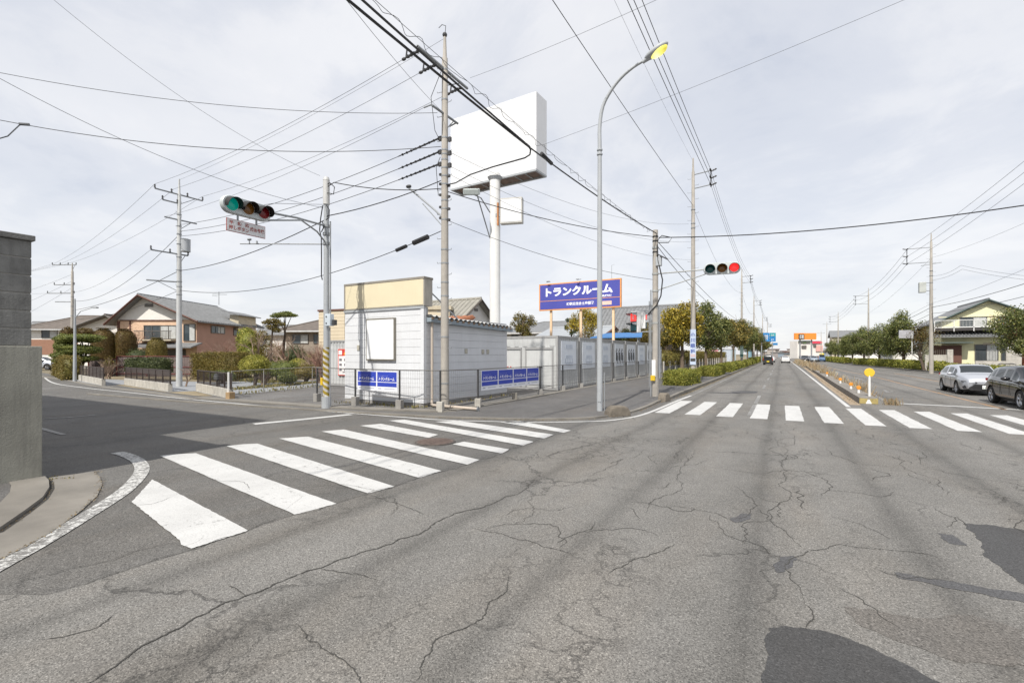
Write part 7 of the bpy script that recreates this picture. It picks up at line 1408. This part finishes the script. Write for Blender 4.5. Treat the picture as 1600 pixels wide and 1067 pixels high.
def make_car(name, label, paint, spec):
    L, W, wb, rw = spec['L'], spec['W'], spec['wb'], spec['rw']; xr = spec['xr']; xf = xr+wb; hw = W/2
    t = thing(name, label, 'car', (0, 0, 0)); top = spec['top']; belt = spec['belt']; st = spec['st']; gf = spec['glass']
    # stations: x ; rows across half section
    def section(x):
        zt, zb = interp(top, x), interp(belt, x); bot = interp(spec['bot'], x); w = hw*interp(spec['wid'], x); cab = max(0, min(1, (zt-zb-.06)/.3))
        wt = w*(1-.24*cab) if cab > 0 else w*.93; zb2 = min(zb, zt-.03)
        return [(0, bot), (w*.8, bot), (w*.965, bot+.07), (w*.995, bot+.25), (w*1.0, zb2-.22), (w*.975, zb2-.07), (w*.935, zb2), (wt*(1.0 if cab else .96)-.0, zt-.07 if cab > .3 else zt-.018), (wt*.90, zt-.018 if cab > .3 else zt-.008), (wt*.5, zt+.008), (0, zt+.012)]
    xs = st; rows = [section(x) for x in xs]; nR = len(rows[0]); bm = bmesh.new(); vg = []
    for x, rw_ in zip(xs, rows): vg.append([bm.verts.new((x, y, z)) for y, z in rw_])
    vm = [[g[0]]+[bm.verts.new((g[j].co.x, -g[j].co.y, g[j].co.z)) for j in range(1, nR-1)]+[g[-1]] for g in vg]
    for i in range(len(xs)-1):
        xm = (xs[i]+xs[i+1])/2
        for j in range(nR-1):
            mi = 0
            if j == 6:
                for a, b in gf['side']:
                    if a < xm < b: mi = 1
            if j in (6, 7, 8, 9):
                for a, b in gf['front']: 
                    if a < xm < b and j >= 8: mi = 2
                for a, b in gf['rear']:
                    if a < xm < b and j >= 8: mi = 3
            if j < 2: mi = 4
            for g, s in ((vg, 1), (vm, -1)):
                q = [g[i][j], g[i+1][j], g[i+1][j+1], g[i][j+1]]; q = q if s > 0 else q[::-1]; f = bm.faces.new(q); f.material_index = mi
    for k_ in (0, -1): 
        ring = vg[k_][:]+vm[k_][1:-1][::-1]; f = bm.faces.new(ring); f.material_index = 0
        r = bmesh.ops.inset_individual(bm, faces=[f], thickness=.05)
    bmesh.ops.recalc_face_normals(bm, faces=bm.faces)
    me = bpy.data.meshes.new('cage'); bm.to_mesh(me); bm.free(); me.materials.append(paint)
    for m_ in (CGL, CGL, CGL, PLAS): me.materials.append(m_)
    o = bpy.data.objects.new('cage', me); COL.objects.link(o); md = o.modifiers.new('s', 'SUBSURF'); md.levels = 3; md.render_levels = 3
    me2 = bpy.data.meshes.new_from_object(o.evaluated_get(bpy.context.evaluated_depsgraph_get())); bpy.data.objects.remove(o)
    RA = rw+.065
    for mi, nm, m_ in ((0, 'body', paint), (1, 'side_window', CGL), (2, 'windshield', CGL), (3, 'rear_window', CGL), (4, 'sill', PLAS)):
        b2 = bmesh.new(); b2.from_mesh(me2); dl = [f for f in b2.faces if f.material_index != mi]
        if mi in (0, 4):
            dl += [f for f in b2.faces if f.material_index == mi and abs(f.calc_center_median().y) > hw*.55 and min(math.hypot(f.calc_center_median().x-c, f.calc_center_median().z-rw) for c in (xr, xf)) < RA]
        bmesh.ops.delete(b2, geom=list(set(dl)), context='FACES')
        if mi in (0, 4):
            for v in b2.verts:
                for c in (xr, xf):
                    d = math.hypot(v.co.x-c, v.co.z-rw)
                    if abs(v.co.y) > hw*.55 and d < RA+.045 and v.is_boundary: v.co.x = c+(v.co.x-c)*RA/d; v.co.z = rw+(v.co.z-rw)*RA/d
        if not b2.faces: b2.free(); continue
        for f in b2.faces: f.smooth = True; f.material_index = 0
        isl = {}
        if mi == 1:
            seen = set(); b2.faces.ensure_lookup_table(); k_ = 0
            for f0 in b2.faces:
                if f0.index in seen: continue
                st_ = [f0]; seen.add(f0.index)
                while st_:
                    f = st_.pop(); isl[f.index] = k_
                    for e in f.edges:
                        for g in e.link_faces:
                            if g.index not in seen: seen.add(g.index); st_.append(g)
                k_ += 1
        for part_ in range(max(isl.values())+1 if isl else 1):
            b4_ = b2.copy()
            if isl: b4_.faces.ensure_lookup_table(); bmesh.ops.delete(b4_, geom=[f for f in b4_.faces if isl[f.index] != part_], context='FACES')
            m3 = bpy.data.meshes.new(nm); b4_.to_mesh(m3); b4_.free(); m3.materials.append(m_); ob = bpy.data.objects.new(nm, m3); COL.objects.link(ob); ob.parent = t; ORG[ob.name] = Vector((0, 0, 0))
        b2.free()
    bpy.data.meshes.remove(me2)
    wl = MB()
    for c in (xr, xf):
        for s in (1, -1):
            n = 20; vs = []
            for i in range(n+1):
                a = R(-12+204*i/n)
                vs += [(c+RA*math.cos(a), s*(hw*.985), rw+RA*math.sin(a)), (c+RA*math.cos(a), s*(hw-.35), rw+RA*math.sin(a))]
            wl.add(vs, [(2*i, 2*i+1, 2*i+3, 2*i+2) for i in range(n)]); wl.add([(c+RA*math.cos(2*math.pi*i/n), s*(hw-.34), rw+RA*math.sin(2*math.pi*i/n)) for i in range(n)], [tuple(range(n))])
    wl.build('wheel_well', BLACK, t)
    MB().bb(-L/2+.25, L/2-.25, -hw+.2, hw-.2, .18, .5).build('underbody', BLACK, t)
    for c in (xr, xf):
        for s in (1, -1):
            yo = s*(hw-.015); yi = s*(hw-.23); mb = MB(); N = 36; P = [(rw*.66, yo), (rw*.93, yo), (rw, yo-s*.03), (rw, yi+s*.03), (rw*.93, yi), (rw*.6, yi)]; vs = []
            for i in range(N): a = 2*math.pi*i/N; vs += [(c+r*math.cos(a), y, rw+r*math.sin(a)) for r, y in P]
            k_ = len(P); mb.add(vs, [(i*k_+j, ((i+1) % N)*k_+j, ((i+1) % N)*k_+j+1, i*k_+j+1) for i in range(N) for j in range(k_-1)]); w = mb.build('wheel', TYRE, t, smooth=True)
            mb = MB(); 
            for r0, r1, y0, y1 in ((.60, .665, yo-s*.01, yo), ):
                vs = []
                for i in range(N): a = 2*math.pi*i/N; vs += [(c+rw*r0*math.cos(a), y0-s*.02, rw+rw*r0*math.sin(a)), (c+rw*r1*math.cos(a), y1, rw+rw*r1*math.sin(a))]
                mb.add(vs, [(2*i, 2*i+1, 2*((i+1) % N)+1, 2*((i+1) % N)) for i in range(N)])
            for i in range(5):
                for da in (-.12, .12):
                    a = 2*math.pi*i/5+.3; p0 = Vector((c+.05*math.cos(a), yo-s*.03, rw+.05*math.sin(a))); p1 = Vector((c+rw*.63*math.cos(a+da), yo-s*.022, rw+rw*.63*math.sin(a+da))); mb.tube([p0, p1], [.028, .02], 4)
            mb.cyl((c, yo-s*.05, rw), (c, yo-s*.008, rw), .055, n=12); mb.build('rim', RIM, w)
            MB().cyl((c, yo-s*.12, rw), (c, yo-s*.08, rw), rw*.6, n=20).build('brake_disc', DARKM, w)
    return t, xr, xf, hw
def near(a, b): return abs(a-b) < .01
# estate (wagon) - nose towards +x
wag = dict(L=4.65, W=1.76, wb=2.70, rw=.325, xr=-1.37,
    top=[(-2.33, .95), (-2.2, 1.16), (-1.75, 1.37), (-1.0, 1.455), (0, 1.47), (.45, 1.435), (1.25, 1.05), (1.9, .96), (2.2, .87), (2.33, .68)],
    belt=[(-2.33, .93), (-1.5, .95), (0, .92), (1.2, .90), (2.33, .66)], bot=[(-2.33, .38), (-2.1, .2), (2.0, .18), (2.33, .24)], wid=[(-2.33, .82), (-2.15, .93), (-1.6, .99), (0, 1), (1.6, .99), (2.1, .90), (2.33, .74)],
    st=[-2.33, -2.27, -2.15, -1.95, -1.78, -1.70, -1.45, -1.05, -.60, -.52, 0, .40, .48, .72, .98, 1.22, 1.32, 1.5, 1.72, 1.9, 2.08, 2.22, 2.30, 2.33],
    glass=dict(side=[(-1.70, -.60), (-.52, .40), (.48, .98)], front=[(.48, 1.22)], rear=[(-2.15, -1.78)]))
car, xr, xf, hw = make_car('estate_car', 'silver estate car waiting behind the black car in the oncoming lane', P_SIL, wag)
for s in (1, -1):
    MB().add([(1.95, s*.80, .70), (2.20, s*.62, .69), (2.325, s*.30, .645), (2.335, s*.30, .585), (2.25, s*.60, .60), (2.02, s*.79, .62)], [(0, 1, 2, 3, 4, 5)]).xform(Matrix.Translation((.035, s*.03, .012))).build('headlight', PLAS, car)
    MB().add([(2.05, s*.76, .67), (2.20, s*.63, .665), (2.30, s*.36, .63), (2.305, s*.36, .60), (2.21, s*.62, .625), (2.06, s*.755, .645)], [(0, 1, 2, 3, 4, 5)]).xform(Matrix.Translation((.055, s*.04, .01))).build('lamp_strip', LAMP, car)
    MB().add([(2.19, s*.72, .50), (2.24, s*.62, .34), (2.15, s*.76, .32), (2.10, s*.80, .40)], [(0, 1, 2, 3)]).xform(Matrix.Translation((.03, s*.02, .0))).build('fog_lamp_recess', PLAS, car)
    o = MB().sphere((.78, s*(hw+.10), 1.0), .1, 12, 8, (.7, 1.15, .75)).build('wing_mirror', P_SIL, car, smooth=True); MB().box((.80, s*(hw-.01), .95), (.1, .12, .04)).build('mirror_foot', PLAS, o)
    MB().bb(-.45, -.25, s*(hw-.0)-.01, s*(hw)+.015, .80, .83).bb(.55-.95, .75-.95, s*hw-.01, s*hw+.015, .80, .83).build('door_handle', CHR, car)
    mb = MB()
    for x in (-.57, .45, -1.2): mb.tube([(x, s*(hw*.997), .36), (x-.02, s*(hw*1.004), .6), (x-.03, s*(hw*.985), .84)], .004, 4)
    mb.build('door_seam', DARKM, car)
    MB().add([(-2.2, s*.80, .95), (-2.33, s*.55, .93), (-2.345, s*.5, .83), (-2.23, s*.80, .84)], [(0, 1, 2, 3)]).xform(Matrix.Translation((.03, s*-.0, 0))).build('tail_light', TAIL, car)
MB().add([(2.37, -.42, .54), (2.37, .42, .54), (2.35, .64, .38), (2.34, .57, .25), (2.34, -.57, .25), (2.35, -.64, .38)], [(0, 1, 2, 3, 4, 5)]).xform(Matrix.Translation((.02, 0, .0))).build('grille', PLAS, car)
mb = MB(); 
for z in (.29, .34, .39, .44, .49): mb.box((2.393, 0, z), (.008, .9, .012))
mb.build('grille_bar', DARKM, car)
MB().tube([(2.345, -.50, .56), (2.385, 0, .565), (2.345, .50, .56)], .013, 5).build('nose_chrome', CHR, car); MB().box((2.375, 0, .615), (.02, .13, .07)).build('badge', CHR, car, bevel=.02)
o = MB().box((2.41, .0, .42), (.015, .33, .165)).build('number_plate', NPW, car); text('12-74', (2.42, -.14, .36), (0, .28, 0), (0, 0, .07), NPT, 'lettering', o)
o = MB().box((-2.37, 0, .72), (.015, .33, .165)).build('number_plate', NPW, car); text('51-07', (-2.378, .14, .66), (0, -.28, 0), (0, 0, .07), NPT, 'lettering', o)
proto_w = car
# SUV
suv = dict(L=4.6, W=1.85, wb=2.70, rw=.36, xr=-1.35,
    top=[(-2.3, 1.0), (-2.2, 1.22), (-1.85, 1.52), (-1.0, 1.62), (0, 1.645), (.35, 1.62), (1.15, 1.13), (1.8, 1.05), (2.15, .95), (2.3, .78)],
    belt=[(-2.3, 1.0), (-1.5, 1.10), (0, 1.04), (1.15, 1.02), (2.3, .8)], bot=[(-2.3, .45), (-2.1, .26), (2.0, .24), (2.3, .3)], wid=[(-2.3, .82), (-2.1, .93), (-1.5, 1.0), (0, .985), (1.5, 1.0), (2.1, .92), (2.3, .78)],
    st=[-2.3, -2.24, -2.12, -1.95, -1.80, -1.72, -1.45, -1.22, -1.14, -.70, -.38, -.30, .1, .34, .42, .66, .88, 1.08, 1.2, 1.42, 1.7, 1.95, 2.15, 2.26, 2.3],
    glass=dict(side=[(-1.72, -1.22), (-1.14, -.38), (-.30, .34), (.42, .88)], front=[(.42, 1.08)], rear=[(-2.12, -1.80)]))
car2, xr, xf, hw = make_car('suv', 'glossy black suv nearest the camera, cut off by the right frame edge', P_BLK, suv)
for s in (1, -1):
    o = MB().sphere((.60, s*(hw+.13), 1.13), .12, 12, 8, (.7, 1.15, .72)).build('wing_mirror', P_BLK, car2, smooth=True); MB().tube([(.64, s*(hw+.06), 1.07), (.66, s*(hw-.04), 1.04)], .03, 6).build('mirror_foot', PLAS, o)
    MB().tube([(-1.55, s*.62, 1.66), (-1.3, s*.62, 1.69), (-.2, s*.62, 1.71), (.1, s*.62, 1.68)], .018, 6).build('roof_rail', DARKM, car2)
    MB().bb(-.75, -.53, s*hw-.02, s*hw+.012, .93, .965).bb(.05, .27, s*hw-.02, s*hw+.012, .91, .945).build('door_handle', CHR, car2)
    MB().add([(2.0, s*.80, .86), (2.28, s*.50, .85), (2.3, s*.5, .76), (2.05, s*.82, .76)], [(0, 1, 2, 3)]).xform(Matrix.Translation((.03, s*.03, 0))).build('headlight', LAMP, car2)
    MB().add([(-2.12, s*.86, 1.05), (-2.3, s*.6, 1.03), (-2.31, s*.6, .92), (-2.15, s*.86, .93)], [(0, 1, 2, 3)]).xform(Matrix.Translation((.03, s*-.0, 0))).build('tail_light', TAIL, car2)
    MB().tube([(-1.85, s*(hw*.93), 1.16), (-1.2, s*hw*.965, 1.125), (0, s*hw*.972, 1.065), (.95, s*hw*.97, 1.035)], .008, 4).build('belt_trim', CHR, car2)
    mb = MB()
    for x in (-.36, .50, -1.12): mb.tube([(x, s*hw*1.0, .45), (x-.02, s*hw*1.0, .75), (x-.03, s*hw*.985, .98)], .005, 4)
    mb.build('door_seam', BLACK, car2)
MB().bb(2.28, 2.33, -.5, .5, .5, .78).build('grille', PLAS, car2); MB().box((2.35, 0, .5), (.015, .33, .165)).build('number_plate', NPW, car2)
# kei van, seen from behind
kei = dict(L=3.4, W=1.48, wb=2.45, rw=.28, xr=-1.25,
    top=[(-1.7, 1.3), (-1.62, 1.68), (-1.4, 1.78), (0, 1.8), (.8, 1.72), (1.35, 1.1), (1.6, .98), (1.7, .8)], belt=[(-1.7, 1.02), (0, 1.0), (1.3, .98), (1.7, .8)], bot=[(-1.7, .3), (-1.5, .22), (1.5, .22), (1.7, .28)], wid=[(-1.7, .95), (-1.5, 1), (1.2, 1), (1.6, .93), (1.7, .85)],
    st=[-1.7, -1.66, -1.58, -1.45, -1.37, -.8, -.2, -.12, .3, .62, .7, .9, 1.1, 1.28, 1.4, 1.55, 1.66, 1.7], glass=dict(side=[(-1.37, -.2), (-.12, .62), (.7, 1.1)], front=[(.7, 1.28)], rear=[(-1.6, -1.58)]))
car3, xr, xf, hw = make_car('kei_van', 'dark grey boxy small van with a yellow number plate driving away in the left lane', P_GRY, kei)
MB().bb(-1.735, -1.70, -.58, .58, 1.05, 1.55).build('rear_window', CGL, car3); MB().box((-1.75, 0, .62), (.02, .36, .19)).build('number_plate', NPY, car3); MB().bb(-1.74, -1.70, -.66, .66, .3, .48).build('rear_bumper', PLAS, car3)
for s in (1, -1): MB().bb(-1.73, -1.69, s*.68-.05, s*.68+.05, .8, 1.3).build('tail_light', TAIL, car3)
MB().bb(-1.66, 1.0, -.6, .6, 1.79, 1.83).build('roof_panel', P_LBL, car3)
# placement
proto_w.location = (8.5, 33.0, 0); proto_w.rotation_euler = (0, 0, R(-91)); car2.scale = (1, 1, .95); car2.location = (8.37, 25.25, 0); car2.rotation_euler = (0, 0, R(-90))
car3.location = (-2.15, 101, 0); car3.rotation_euler = (0, 0, R(90)); car3.scale = (1.12, 1.12, 1.0)
def putcar(src, x, y, rz, label, old=None, new=None, s=1.0):
    c = copy_tree(src, (x, y, 0), R(rz), s, label, 'far traffic on the main road')
    if new: recolor(c, old, new)
    return c
putcar(proto_w, -2.2, 132, 90, 'white car ahead of the grey van in the left lane', P_SIL, P_WHT)
putcar(proto_w, .8, 122, 90, 'white car seen from behind in the right-hand lane of the left carriageway', P_SIL, P_WHT)
putcar(proto_w, 1.0, 175, 90, 'tiny red-tinted far car ahead of the white one', P_SIL, carpaint('dark red paint', (.2, .02, .02)))
putcar(car2, 4.9, 135, -90, 'black oncoming car just right of the white car near the vanishing point')
putcar(proto_w, 7.0, 140, -90, 'pale blue oncoming car left of the dry weeds', P_SIL, P_LBL)
putcar(car3, 9.0, 145, -90, 'dark blue small van oncoming in the distance', P_GRY, P_BLU)
putcar(proto_w, 6.8, 165, -90, 'silver oncoming car farther back in the distance')
putcar(proto_w, 8.8, 185, -90, 'smallest blue oncoming car in the distance', P_SIL, P_BLU)
c = copy_tree(proto_w, at(62, 60), YAW+R(12), (1.0, 1.0, 1.12), 'silver car crossing at the far left street end beside the concrete wall'); 
c['category'] = 'car'
